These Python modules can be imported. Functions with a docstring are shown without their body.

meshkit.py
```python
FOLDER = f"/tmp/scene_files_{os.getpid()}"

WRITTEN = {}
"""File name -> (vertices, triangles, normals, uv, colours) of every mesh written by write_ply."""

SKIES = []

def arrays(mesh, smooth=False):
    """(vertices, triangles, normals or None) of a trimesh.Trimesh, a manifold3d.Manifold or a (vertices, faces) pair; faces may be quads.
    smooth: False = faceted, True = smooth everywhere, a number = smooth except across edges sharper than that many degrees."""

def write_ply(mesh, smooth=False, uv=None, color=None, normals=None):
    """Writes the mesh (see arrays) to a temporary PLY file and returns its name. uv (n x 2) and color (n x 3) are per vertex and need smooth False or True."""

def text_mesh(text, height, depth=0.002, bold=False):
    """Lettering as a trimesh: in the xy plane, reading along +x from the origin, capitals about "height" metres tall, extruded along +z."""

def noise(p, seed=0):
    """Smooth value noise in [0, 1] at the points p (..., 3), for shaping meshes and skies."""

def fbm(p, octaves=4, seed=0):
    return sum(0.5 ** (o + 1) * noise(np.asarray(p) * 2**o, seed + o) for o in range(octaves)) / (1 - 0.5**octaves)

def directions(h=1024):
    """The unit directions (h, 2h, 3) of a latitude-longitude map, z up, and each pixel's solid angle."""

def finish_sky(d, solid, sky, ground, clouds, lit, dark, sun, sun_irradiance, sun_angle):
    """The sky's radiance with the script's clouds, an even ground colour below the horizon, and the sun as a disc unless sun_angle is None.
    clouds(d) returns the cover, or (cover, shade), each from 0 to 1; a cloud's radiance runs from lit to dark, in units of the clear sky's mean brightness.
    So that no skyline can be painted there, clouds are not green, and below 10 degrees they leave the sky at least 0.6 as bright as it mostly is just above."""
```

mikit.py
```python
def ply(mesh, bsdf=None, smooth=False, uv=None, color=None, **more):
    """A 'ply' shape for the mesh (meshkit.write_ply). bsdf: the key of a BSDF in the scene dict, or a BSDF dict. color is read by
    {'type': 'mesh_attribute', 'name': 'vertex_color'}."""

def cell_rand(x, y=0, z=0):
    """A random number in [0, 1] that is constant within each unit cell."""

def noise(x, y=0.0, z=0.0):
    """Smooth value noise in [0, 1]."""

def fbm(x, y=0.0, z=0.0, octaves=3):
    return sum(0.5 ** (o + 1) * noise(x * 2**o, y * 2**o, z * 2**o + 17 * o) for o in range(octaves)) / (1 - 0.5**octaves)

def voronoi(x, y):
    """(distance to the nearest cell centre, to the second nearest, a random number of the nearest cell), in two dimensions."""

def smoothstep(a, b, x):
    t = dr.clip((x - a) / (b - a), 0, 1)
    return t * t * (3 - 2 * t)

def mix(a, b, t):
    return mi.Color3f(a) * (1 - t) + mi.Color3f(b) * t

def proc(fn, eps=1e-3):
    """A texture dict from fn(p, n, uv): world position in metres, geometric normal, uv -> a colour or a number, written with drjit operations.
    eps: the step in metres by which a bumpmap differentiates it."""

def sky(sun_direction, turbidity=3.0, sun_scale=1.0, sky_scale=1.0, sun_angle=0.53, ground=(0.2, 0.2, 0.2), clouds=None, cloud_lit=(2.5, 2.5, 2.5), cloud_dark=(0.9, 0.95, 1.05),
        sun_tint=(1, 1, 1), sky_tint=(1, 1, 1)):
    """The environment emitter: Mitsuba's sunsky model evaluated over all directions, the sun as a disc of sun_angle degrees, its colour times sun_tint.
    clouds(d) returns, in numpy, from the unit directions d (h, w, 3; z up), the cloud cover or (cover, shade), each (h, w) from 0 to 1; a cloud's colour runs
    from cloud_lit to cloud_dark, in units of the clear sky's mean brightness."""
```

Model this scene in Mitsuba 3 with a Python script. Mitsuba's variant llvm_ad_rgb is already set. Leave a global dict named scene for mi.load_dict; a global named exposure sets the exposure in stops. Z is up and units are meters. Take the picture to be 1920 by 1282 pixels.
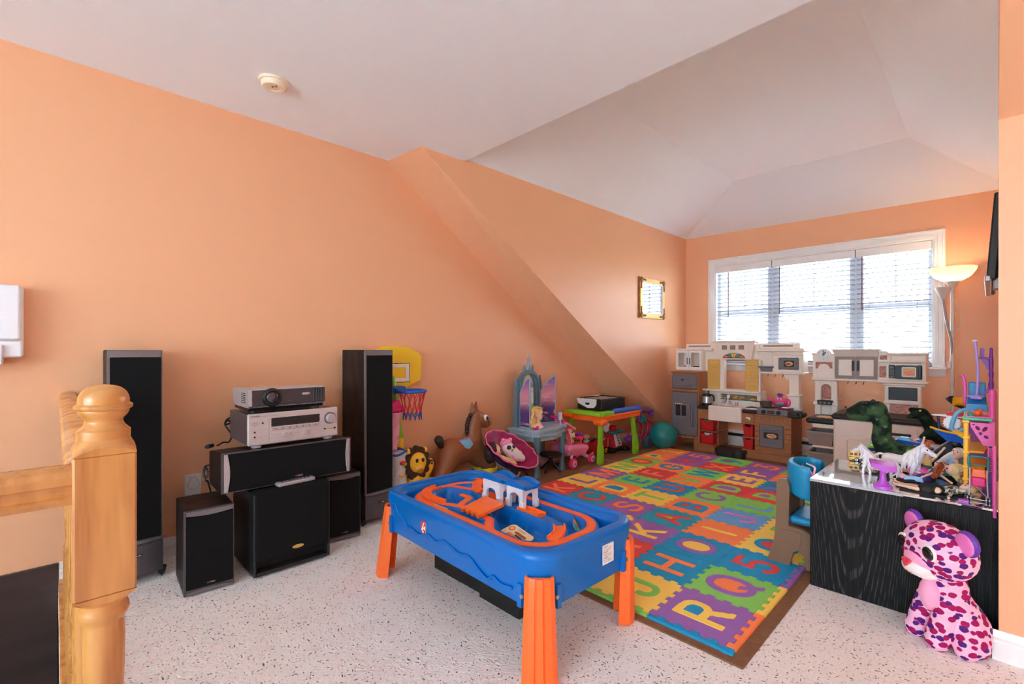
import math, numpy as np, trimesh, mitsuba as mi, drjit as dr, mikit, meshkit
import manifold3d as m3
from shapely.geometry import Polygon, Point, LineString, box as sbox
from shapely import affinity
from shapely.ops import unary_union

# ---------------------------------------------------------------- camera, sky, lights, exposure
scene, labels = {}, {}
exposure = 1.15
Tm = mi.ScalarTransform4f
CAM_H, YAW = 1.083, math.radians(45.65)
scene['camera'] = {'type': 'perspective', 'fov_axis': 'x', 'fov': math.degrees(2*math.atan(960/877.0)),
    'near_clip': 0.05, 'far_clip': 500.0, 'principal_point_offset_x': 0.0, 'principal_point_offset_y': -15/1282.0,
    'to_world': Tm().look_at(origin=[0, 0, CAM_H], target=[-math.sin(YAW), math.cos(YAW), CAM_H], up=[0, 0, 1])}

def overcast(d):
    z = np.clip(d[..., 2], 0, 1)
    return 0.9 + 0.1*meshkit.fbm(d*4, 3), 0.25*meshkit.fbm(d*3+5, 3)
scene['sky'] = mikit.sky((-0.5, 0.4, 0.75), turbidity=5.0, sun_scale=0.0, sky_scale=1.0, clouds=overcast,
                         cloud_lit=(0.9, 1.0, 1.08), cloud_dark=(0.74, 0.82, 0.9), sky_tint=(0.86, 1.0, 1.1), ground=(0.45, 0.5, 0.52))
scene['sky']['scale'] = 58.0

# ---------------------------------------------------------------- helpers
def lin(c):
    c = np.asarray(c, float)/255.0
    return [float(x) for x in np.where(c <= 0.04045, c/12.92, ((c+0.055)/1.055)**2.4)]
def mat(name, rgb, rough=0.45, spec=0.5, metal=0.0, **kw):
    """an sRGB-coloured principled material"""
    col = rgb if isinstance(rgb, dict) else {'type': 'rgb', 'value': lin(rgb)}
    d = {'type': 'principled', 'base_color': col, 'roughness': float(rough), 'metallic': float(metal), 'specular': float(spec)}
    d.update(kw)
    scene['m_'+name] = {'type': 'twosided', 'bsdf': d}
    return name
def bump(name, fn, scale, eps=1e-3):
    inner = scene['m_'+name]['bsdf']
    scene['m_'+name] = {'type': 'twosided', 'bsdf': {'type': 'bumpmap', 'scale': float(scale), 'tex': mikit.proc(fn, eps), 'bsdf': inner}}
def free(key):
    if key not in scene and key not in labels: return key
    n = 1
    while f'{key}_{n:03d}' in scene or f'{key}_{n:03d}' in labels: n += 1
    return f'{key}_{n:03d}'
class Thing(str): pass
def thing(name, label, cat, group=None, kind=None):
    k = free(name); labels[k] = {'label': label, 'category': cat}
    if group: labels[k]['group'] = group
    if kind: labels[k]['kind'] = kind
    return k
def tmesh(m):
    if isinstance(m, trimesh.Trimesh): return m
    if isinstance(m, (list, tuple)) and len(m) and not isinstance(m[0], np.ndarray):
        return trimesh.util.concatenate([tmesh(x) for x in m])
    if hasattr(m, 'to_mesh'):
        q = m.to_mesh(); return trimesh.Trimesh(np.array(q.vert_properties[:, :3], float), np.array(q.tri_verts), process=False)
    return trimesh.Trimesh(*m, process=False)
_T = [np.eye(4)]
def add(parent, name, mesh, material, smooth=35, label=None, color=None, uv=None, kind=None, T=None, **more):
    """one entry of scene: mesh under parent (None: top level), placed by the current frame"""
    m = tmesh(mesh).copy(); m.apply_transform(_T[-1] if T is None else T)
    k = free(f'{parent}__{name}' if parent else name)
    scene[k] = mikit.ply(m, 'm_'+material, smooth=smooth, color=color, uv=uv, **more)
    if label: labels.setdefault(k, {})['label'] = label
    if kind: labels.setdefault(k, {})['kind'] = kind
    return k
def one(name, mesh, material, label, cat, group=None, smooth=35, kind=None, **kw):
    k = thing(name, label, cat, group, kind); keep = labels.pop(k)
    k = add(None, k, mesh, material, smooth=smooth, **kw); labels[k] = keep
    return k
def struct(name, mesh, material, smooth=False, parent=None, label=None, **kw):
    k = add(parent, name, mesh, material, smooth=smooth, label=label, **kw)
    if not parent: labels.setdefault(k, {})['kind'] = 'structure'
    return k
class frame:
    """with frame(x,y,z,rz): parts are built in a local frame"""
    def __init__(s, x=0, y=0, z=0, rz=0, rx=0, ry=0, sc=1.0):
        R = trimesh.transformations.euler_matrix(math.radians(rx), math.radians(ry), math.radians(rz), 'sxyz')
        R[:3, :3] *= sc; R[:3, 3] = (x, y, z); s.M = R
    def __enter__(s): _T.append(_T[-1] @ s.M); return s
    def __exit__(s, *a): _T.pop()
def xf(mesh, x=0, y=0, z=0, rz=0, rx=0, ry=0, sc=1.0):
    m = tmesh(mesh).copy(); m.apply_transform(frame(x, y, z, rz, rx, ry, sc).M); return m
# --- shapes
def bx(x0, y0, z0, x1, y1, z1, b=0.004):
    """a box with chamfered edges"""
    x0, x1 = min(x0, x1), max(x0, x1); y0, y1 = min(y0, y1), max(y0, y1); z0, z1 = min(z0, z1), max(z0, z1)
    b = min(b, 0.45*(x1-x0), 0.45*(y1-y0), 0.45*(z1-z0))
    if b <= 0: return trimesh.creation.box(bounds=[[x0, y0, z0], [x1, y1, z1]])
    p = []
    for X, sx in ((x0, 1), (x1, -1)):
        for Y, sy in ((y0, 1), (y1, -1)):
            for Z, sz in ((z0, 1), (z1, -1)):
                p += [(X+sx*b, Y+sy*b, Z), (X+sx*b, Y, Z+sz*b), (X, Y+sy*b, Z+sz*b)]
    return hull(p)
def hull(pts):
    return tmesh(m3.Manifold.hull_points(np.asarray(pts, float)))
def rbox(x0, y0, z0, x1, y1, z1, r=0.02, n=12):
    """a box with rounded edges"""
    r = min(r, 0.499*abs(x1-x0), 0.499*abs(y1-y0), 0.499*abs(z1-z0))
    s = _sphere(n)*r
    c = [(x, y, z) for x in (x0+r, x1-r) for y in (y0+r, y1-r) for z in (z0+r, z1-r)]
    return hull(np.vstack([s+np.array(q) for q in c]))
_sp = {}
def _sphere(n=12):
    if n not in _sp:
        m = trimesh.creation.uv_sphere(1.0, count=[max(5, n//2+1), n]); _sp[n] = np.array(m.vertices)
    return _sp[n]
def ell(x, y, z, rx, ry=None, rz=None, n=24):
    ry = rx if ry is None else ry; rz = rx if rz is None else rz
    m = trimesh.creation.uv_sphere(1.0, count=[max(6, n//2), n]); m.apply_scale([rx, ry, rz]); m.apply_translation([x, y, z]); return m
def cone(p0, p1, r0, r1=None, n=20):
    """a frustum between two points"""
    r1 = r0 if r1 is None else r1
    p0, p1 = np.array(p0, float), np.array(p1, float); t = p1-p0; L = np.linalg.norm(t); t /= L
    m = lathe([(0, 0), (r0, 0), (r1, L), (0, L)], n)
    return _orient(m, p0, t)
def _orient(m, p0, t):
    a = np.cross([0, 0, 1.0], t); s = np.linalg.norm(a)
    R = np.eye(4)
    if s > 1e-9: R = trimesh.transformations.rotation_matrix(math.atan2(s, t[2]), a/s)
    elif t[2] < 0: R = trimesh.transformations.rotation_matrix(math.pi, [1, 0, 0])
    R[:3, 3] = p0; m.apply_transform(R); return m
def lathe(prof, n=24, x=0, y=0, z=0):
    """revolve (r, z) profile about z; closed where r reaches 0"""
    prof = [(max(r, 0), h) for r, h in prof]
    v, f = [], []; rings = []
    a = np.arange(n)*2*math.pi/n
    for r, h in prof:
        if r < 1e-7: rings.append((len(v), 1)); v.append((0, 0, h))
        else: rings.append((len(v), n)); v += [(r*c, r*s, h) for c, s in zip(np.cos(a), np.sin(a))]
    for (i, ni), (j, nj) in zip(rings, rings[1:]):
        for k in range(n):
            k2 = (k+1) % n
            if ni == 1 and nj == 1: break
            if ni == 1: f.append((i, j+k2, j+k))
            elif nj == 1: f.append((i+k, i+k2, j))
            else: f += [(i+k, i+k2, j+k2), (i+k, j+k2, j+k)]
    m = trimesh.Trimesh(np.array(v, float), np.array(f), process=False)
    m.apply_translation([x, y, z]); return m
def tube(path, r, n=8, close=False):
    """a round tube along a polyline, r a number or one per point"""
    p = np.asarray(path, float); N = len(p); r = np.broadcast_to(np.asarray(r, float), (N,))
    t = np.gradient(p, axis=0) if not close else np.roll(p, -1, 0)-np.roll(p, 1, 0)
    t /= np.linalg.norm(t, axis=1, keepdims=True)+1e-12
    ref = np.array([0, 0, 1.0]) if abs(t[0][2]) < 0.9 else np.array([1.0, 0, 0])
    a = np.cross(t[0], ref); a /= np.linalg.norm(a); v = []
    for i in range(N):
        a = a-t[i]*np.dot(a, t[i]); a /= np.linalg.norm(a)+1e-12; b = np.cross(t[i], a)
        ang = np.arange(n)*2*math.pi/n
        v.append(p[i]+r[i]*(np.cos(ang)[:, None]*a+np.sin(ang)[:, None]*b))
    v = np.vstack(v); f = []
    M = N if close else N-1
    for i in range(M):
        j = (i+1) % N
        for k in range(n):
            k2 = (k+1) % n; f += [(i*n+k, i*n+k2, j*n+k2), (i*n+k, j*n+k2, j*n+k)]
    if not close:
        v = np.vstack([v, p[0], p[-1]]); A, B = N*n, N*n+1
        for k in range(n):
            k2 = (k+1) % n; f += [(A, k2, k), (B, (N-1)*n+k, (N-1)*n+k2)]
    return trimesh.Trimesh(v, np.array(f), process=False)
def smoothpath(pts, k=6):
    """Catmull-Rom through the points"""
    p = np.asarray(pts, float); q = np.vstack([2*p[0]-p[1], p, 2*p[-1]-p[-2]]); out = []
    for i in range(1, len(q)-2):
        for s in np.arange(k)/k:
            out.append(0.5*((2*q[i])+(-q[i-1]+q[i+1])*s+(2*q[i-1]-5*q[i]+4*q[i+1]-q[i+2])*s*s+(-q[i-1]+3*q[i]-3*q[i+1]+q[i+2])*s**3))
    out.append(p[-1]); return np.array(out)
def prism(poly, h0, h1, axis='z', bev=0.0):
    """extrude a 2-D outline; axis z: (x,y); x: (y,z); y: (x,z)"""
    if not isinstance(poly, (Polygon,)) and not hasattr(poly, 'geoms'): poly = Polygon(poly)
    gs = [g for g in getattr(poly, 'geoms', [poly]) if g.area > 1e-9]
    out = []
    for g in gs:
        g = Polygon(g.exterior, g.interiors).buffer(0)
        for gg in getattr(g, 'geoms', [g]):
            if bev and abs(h1-h0) > 2*bev:
                top = gg.buffer(-bev, join_style=2)
                a = trimesh.creation.extrude_polygon(gg, h1-h0-bev, engine='earcut')
                out.append(a)
                if not top.is_empty and top.geom_type == 'Polygon' and len(top.interiors) == len(gg.interiors):
                    b = trimesh.creation.extrude_polygon(top, bev, engine='earcut'); b.apply_translation([0, 0, h1-h0-bev]); out.append(b)
            else: out.append(trimesh.creation.extrude_polygon(gg, h1-h0, engine='earcut'))
    m = trimesh.util.concatenate(out); m.apply_translation([0, 0, h0])
    return orient_axis(m, axis)
def orient_axis(m, axis):
    v = np.array(m.vertices)
    if axis == 'z': return m
    if axis == 'x': m = trimesh.Trimesh(v[:, [2, 0, 1]], m.faces, process=False)
    else: m = trimesh.Trimesh(v[:, [0, 2, 1]], np.array(m.faces)[:, ::-1], process=False)
    return m
def quad(a, b, c, d):
    return trimesh.Trimesh(np.array([a, b, c, d], float), np.array([[0, 1, 2], [0, 2, 3]]), process=False)
def slab(pts, th):
    """a flat polygon in space made thick along -normal*th"""
    p = np.array(pts, float); n = np.cross(p[1]-p[0], p[2]-p[0]); n /= np.linalg.norm(n)
    return hull(np.vstack([p, p+n*th]))
def rrect(x0, y0, x1, y1, r, n=6):
    return sbox(x0+r, y0+r, x1-r, y1-r).buffer(r, quad_segs=n)
def bones(joints, links, seg=10, edge=0.012, it=8, extra=()):
    """an organic body: hulls of spheres at two joints joined, refined and smoothed. joints: name -> (x,y,z,r)"""
    s = _sphere(seg); ms = []
    for a, b in links:
        A, B = joints[a], joints[b]
        ms.append(m3.Manifold.hull_points(np.vstack([s*A[3]+np.array(A[:3]), s*B[3]+np.array(B[:3])])))
    for e in extra: ms.append(e)
    m = m3.Manifold.batch_boolean(ms, m3.OpType.Add)
    if edge: m = m.refine_to_length(edge)
    t = tmesh(m); t.merge_vertices()
    if it: trimesh.smoothing.filter_taubin(t, iterations=it)
    return t
def man(m):
    m = tmesh(m).copy(); m.merge_vertices()
    return m3.Manifold(m3.Mesh(np.array(m.vertices, np.float32), np.array(m.faces, np.uint32)))
def text(s, h, depth=0.001, bold=False):
    m = meshkit.text_mesh(s, h, depth, bold); m.apply_translation([-m.bounds[:, 0].mean(), -m.bounds[:, 1].mean(), 0]); return m
def wallpos(m, axis):
    """a flat xy mesh (facing +z) turned to stand upright: 'x+' faces +x, 'y-' faces -y, 'y+' faces +y, 'x-' faces -x"""
    v = np.array(m.vertices); x, y, z = v.T
    w = {'x+': (z, x, y), 'x-': (-z, -x, y), 'y-': (x, -z, y), 'y+': (-x, z, y)}[axis]
    return trimesh.Trimesh(np.stack(w, 1), m.faces, process=False)
nz, fbm, ss, mix = mikit.noise, mikit.fbm, mikit.smoothstep, mikit.mix
C3 = lambda c: mi.Color3f(*lin(c))
# ---------------------------------------------------------------- room materials
def wall_col(p, n, uv):
    return mix(C3((236,175,134)), C3((234,173,132)), fbm(p.x*3, p.y*3, p.z*3))
mat('peach', mikit.proc(wall_col), 0.42, 0.35)
mat('ceil', (236, 237, 240), 0.8, 0.2)
mat('trim', (240, 238, 236), 0.35)
def carpet(p, n, uv):
    x, y = p.x+0.004*nz(p.x*90, p.y*90), p.y+0.004*nz(p.x*90+9, p.y*90)
    d, s, r = mikit.voronoi(x*120, y*120)
    base = mix(C3((248, 244, 240)), C3((224, 216, 211)), dr.clip(d*1.25, 0, 1)*0.8)
    base = mix(base, C3((234, 226, 221)), ss(0.4, 0.75, fbm(p.x*14, p.y*14)) * 0.5)
    d2, s2, r2 = mikit.voronoi(p.x*78+1.2*nz(p.x*70, p.y*70), p.y*78+.8*nz(p.x*70+5, p.y*70))
    dark = dr.select((r2 > 0.62) & (d2 < 0.13+0.30*(r2-0.62)), 1.0, 0.0)
    fleck = mix(C3((150, 108, 90)), C3((58, 46, 46)), ss(0.66, 0.9, r2))
    return mix(base, fleck, dark*0.85)
mat('carpet', mikit.proc(carpet), 0.95, 0.1, sheen=0.3)
def carpet_h(p, n, uv):
    d, s, r = mikit.voronoi(p.x*120, p.y*120)
    return 1-d+0.6*nz(p.x*60, p.y*60)
bump('carpet', carpet_h, 0.0035, 2e-3)
mat('darkwood_floor', (52, 40, 36), 0.5)

# ---------------------------------------------------------------- room shell
X1, X2, XR, YW, HC, HT, YD, ZT = -3.02, -2.65, 0.02, 5.62, 2.44, 2.80, 2.10, 2.46
YB, XB = -4.2, 3.2            # back and right ends of the room behind the camera
th = 0.06
# floor with the stairwell cut out
fl = sbox(X1-.1, YB, XB, YW+.1).difference(sbox(X1-.2, YB-.1, -1.18, 0.012))
struct('floor', prism(fl, -0.12, 0.0), 'carpet')
# walls
struct('wall_left', bx(X1-th, YB, -2.2, X1, YW+.1, HC+.5, 0), 'peach')
slope = [(X1, 1.71, HC), (X2, 1.746, HC), (X2, 5.52, 0.0), (X1, 5.16, 0.0)]
alc = [(1.746, HC), (YD, HC), (YD, ZT), (YW, ZT), (YW, 0), (5.52, 0.0)]
struct('wall_alcove_left', prism(alc, X2-0.05, X2, 'x'), 'peach')
struct('ceiling_slope_left', hull(np.vstack([np.array(slope), np.array(slope)+[-0.0, 0.05, 0.06]])), 'peach')
win = (-2.29, 0.93, -0.352, 2.08)
ww = sbox(X2-.4, -0.1, XR+.2, ZT+.5).difference(sbox(win[0], win[1], win[2], win[3]))
struct('wall_window', prism(ww, YW, YW+0.14, 'y'), 'peach')
struct('wall_right', bx(0.075, 2.42, 0, 0.095, YW, ZT+.04, 0), 'peach')
struct('wall_knee_right', bx(XR, 2.37, -.01, XB, 2.43, 1.9, 0), 'peach')
sr = [(XR, 2.37, 1.89), (XB, 2.37, 1.89), (XB, 1.53, HC), (XR, 1.53, HC)]
struct('ceiling_slope_right', hull(np.vstack([np.array(sr), np.array(sr)+[0, 0.05, 0.06]])), 'peach')
# the cheek between right slope and the dormer
struct('wall_cheek_right', prism([(2.37, 1.89), (1.53, HC), (YD, HC), (YD, ZT), (2.43, ZT), (2.43, 1.89)], XR, XR+.02, 'x'), 'peach')
struct('wall_back', bx(X1, YB-th, -2.2, XB, YB, HC, 0), 'peach')
struct('wall_east', bx(XB, YB, 0, XB+th, 2.45, HC, 0), 'peach')
# ceilings
struct('ceiling_main', bx(X1, YB, HC, XB, YD, HC+.012, 0), 'ceil')
xl, xr, yf = -1.83, -0.46, 4.93
tr = lambda *p: slab(p, 0.05)
struct('ceiling_tray_left', hull(np.array([(X2, YD, ZT), (X2, YW, ZT), (xl, yf, HT), (xl, YD, HT), (X2, YD, ZT+.05), (X2, YW, ZT+.05), (xl, yf, HT+.05), (xl, YD, HT+.05)])), 'ceil')
struct('ceiling_tray_flat', bx(xl, YD, HT, xr, yf, HT+.05, 0), 'ceil')
struct('ceiling_tray_right', hull(np.array([(XR+.1, YD, ZT-.042), (XR+.1, YW, ZT-.042), (xr, yf, HT), (xr, YD, HT), (XR+.1, YD, ZT+.05), (XR+.1, YW, ZT+.05), (xr, yf, HT+.05), (xr, YD, HT+.05)])), 'ceil')
struct('ceiling_tray_front', hull(np.array([(X2, YW, ZT), (XR+.1, YW, ZT-.042), (xr, yf, HT), (xl, yf, HT), (X2, YW, ZT+.05), (XR+.1, YW, ZT+.05), (xr, yf, HT+.05), (xl, yf, HT+.05)])), 'ceil')
struct('wall_tray_end', bx(X2, YD, HC, XR+.1, YD+.006, HT+.05, 0), 'ceil')
# baseboards
def baseboard(name, pts):
    """profile (depth, height) swept along a straight run: pts (x0,y0),(x1,y1), the room on the left"""
    (x0, y0), (x1, y1) = pts; d = np.array([x1-x0, y1-y0]); L = np.linalg.norm(d); d /= L
    prof = [(0, 0), (0.016, 0), (0.016, 0.062), (0.012, 0.068), (0.013, 0.078), (0.007, 0.092), (0.004, 0.1), (0, 0.1)]
    m = prism(prof, 0, L, 'z'); v = np.array(m.vertices)
    n = np.array([-d[1], d[0]])
    w = np.stack([x0+d[0]*v[:, 2]+n[0]*v[:, 0], y0+d[1]*v[:, 2]+n[1]*v[:, 0], v[:, 1]], 1)
    struct(name, trimesh.Trimesh(w, m.faces, process=False), 'trim')
baseboard('baseboard_left', ((X1, 5.1), (X1, 0.014)))
baseboard('baseboard_right', ((XB, 2.37), (XR-.016, 2.37)))
baseboard('baseboard_alcove_right', ((.075, 2.46), (.075, YW)))
baseboard('baseboard_alcove_left', ((X2, YW), (X2, 5.5)))
# stairwell lining
def dkwood(p, n, uv):
    g = fbm(p.x*6, p.y*2, p.z*18, 3)
    return mix(C3((70, 52, 47)), C3((58, 43, 40)), g)
mat('stairwood', mikit.proc(dkwood), 0.35)
struct('stairwell_panel', bx(X1, YB, -2.2, X1+0.015, 0.012, 0.10, 0.003), 'stairwood')
struct('stairwell_side', bx(X1, 0.012, -2.2, -1.18, 0.03, -.12, 0), 'stairwood')
struct('stairwell_side_right', bx(-1.18, YB, -2.2, -1.16, -0.0, -.12, 0), 'stairwood')
struct('stairwell_bottom', bx(X1, YB, -2.3, -1.1, 0.0, -2.2, 0), 'stairwood')
# ---------------------------------------------------------------- window, blinds, heater
mat('pvc', (216, 220, 230), 0.35)  # bluish grey puts the backlit shade of the frame into its colour
scene['m_pane'] = {'type': 'thindielectric', 'int_ior': 1.33}
W = 'window_1'
x0, x1, z0, z1 = win[0], win[2], win[1], win[3]
struct(W, [bx(x0-.0, YW-.002, z1-.012, x1, YW+.14, z1+.0, 0), bx(x0, YW-.002, z0, x0+.012, YW+.14, z1, 0), bx(x1-.012, YW-.002, z0, x1, YW+.14, z1, 0)], 'trim')
# casing with a stepped profile
def casing(a, b, c, d):
    """an upright or level board with three steps"""
    return [bx(a, YW-.014, b, c, YW, d, .002)]
cw = 0.075
add(W, 'casing', [bx(x0-cw, YW-.016, z0-.02, x0, YW, z1+cw, .003), bx(x0-cw, YW-.024, z0-.02, x0-cw+.02, YW, z1+cw, .004), bx(x0-.03, YW-.02, z0-.02, x0-.022, YW, z1+.03, .002)], 'trim')
add(W, 'casing', [bx(x1, YW-.016, z0-.02, x1+cw, YW, z1+cw, .003), bx(x1+cw-.02, YW-.024, z0-.02, x1+cw, YW, z1+cw, .004), bx(x1+.022, YW-.02, z0-.02, x1+.03, YW, z1+.03, .002)], 'trim')
add(W, 'casing', [bx(x0-cw, YW-.016, z1, x1+cw, YW, z1+cw, .003), bx(x0-cw, YW-.024, z1+cw-.02, x1+cw, YW, z1+cw, .004), bx(x0, YW-.02, z1+.022, x1, YW, z1+.03, .002)], 'trim')
add(W, 'sill', [bx(x0-cw-.015, YW-.055, z0-.022, x1+cw+.015, YW+.1, z0, .006), hull([(x, y, z) for x in (x0-cw, x1+cw) for y, z in ((YW-.034, z0-.022), (YW, z0-.022), (YW-.012, z0-.085), (YW, z0-.085), (YW-.018, z0-.05))])], 'trim')
yg = YW+.10
bays = [(-2.245, -1.735), (-1.615, -0.985), (-0.865, -0.395)]
# frame: mullions and outer stiles
add(W, 'frame', [bx(x0, yg-.045, z0, -2.245, yg+.03, z1, .004), bx(-1.735, yg-.05, z0, -1.615, yg+.03, z1, .006), bx(-.985, yg-.05, z0, -.865, yg+.03, z1, .006), bx(-.395, yg-.045, z0, x1, yg+.03, z1, .004), bx(x0, yg-.045, z1-.05, x1, yg+.03, z1, .004), bx(x0, yg-.045, z0, x1, yg+.03, z0+.04, .004)], 'pvc')
for a, b in bays:
    zm = 1.50
    k = add(W, 'meeting_rail', bx(a, yg-.03, zm-.03, b, yg+.02, zm+.03, .004), 'pvc')
    c = (a+b)/2; zc = (zm+.03+z1-.05)/2
    add(W, 'muntin', bx(c-.009, yg-.004, zm+.03, c+.009, yg+.012, z1-.05, .002), 'pvc')
    add(W, 'muntin', bx(a, yg-.003, zc-.009, b, yg+.011, zc+.009, .002), 'pvc')
    add(W, 'pane', quad((a, yg+.004, z0+.04), (b, yg+.004, z0+.04), (b, yg+.004, z1-.05), (a, yg+.004, z1-.05)), 'pane', smooth=False)
for zz in (1.83, 1.79): add(W, 'latch', bx(-.95, yg-.058, zz, -.925, yg-.05, zz+.025, .003), 'paper' if 0 else 'pvc')
# blinds, one per bay
mat('slat', (158, 162, 170), 0.5); mat('wand', (108, 84, 84), 0.3)  # slat grey carries the backlit shade of white slats
yb = YW+.022
for n_, (a, b, tilt, where) in enumerate([(x0+.016, -1.68, -17, 'left'), (-1.672, -.93, -13, 'middle'), (-.922, x1-.016, -7, 'right')]):
    t = thing('window_blind', f'white horizontal slat blind over the {where} part of the window', 'blind', 'white blinds on the window')
    add(t, 'head_rail', bx(a, yb-.028, z1-.088, b, yb+.026, z1-.014, .003), 'trim')
    sl = bx(a+.004, -.0245, -.0018, b-.004, .0245, .0018, .0008); ply_ = None
    N = 22; zt_ = z1-.115; dz = (zt_-(z0+.035))/(N-1)
    for i in range(N):
        M = frame(0, yb, zt_-i*dz, 0, tilt).M
        k = free(f'{t}__slat')
        if ply_ is None: ply_ = mikit.ply(sl, 'm_slat', smooth=False)
        scene[k] = {**ply_, 'to_world': mi.ScalarTransform4f(M)}
    add(t, 'bottom_rail', bx(a+.004, yb-.025, z0+.004, b-.004, yb+.025, z0+.022, .003), 'slat')
    for xx in ((a+.1), (b-.1)):
        add(t, 'ladder_cord', [cone((xx, yb+s*.0255, z0+.02), (xx, yb+s*.0255, z1-.08), .0011, n=6) for s in (-1, 1)], 'slat')
    xw = a+.14 if n_ == 0 else (a+.075 if n_ == 1 else a+.05)
    add(t, 'wand', cone((xw, yb-.036, 1.47), (xw, yb-.034, z1-.09), .005, n=8), 'wand')
# electric baseboard heater on the window wall
t = thing('baseboard_heater', 'white electric baseboard heater with a dark slot under the window behind the toy kitchens', 'heater')
hx0, hx1 = -2.35, -0.12
add(t, 'cabinet', [bx(hx0, YW-.062, .0, hx1, YW, .1, .004), bx(hx0, YW-.065, .135, hx1, YW, .165, .005), bx(hx0, YW-.06, 0, hx0+.08, YW, .15, .004), bx(hx1-.08, YW-.06, 0, hx1, YW, .15, .004)], 'trim')
add(t, 'outlet_slot', bx(hx0+.08, YW-.03, .098, hx1-.08, YW-.005, .138, 0), 'toy_black')
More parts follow.
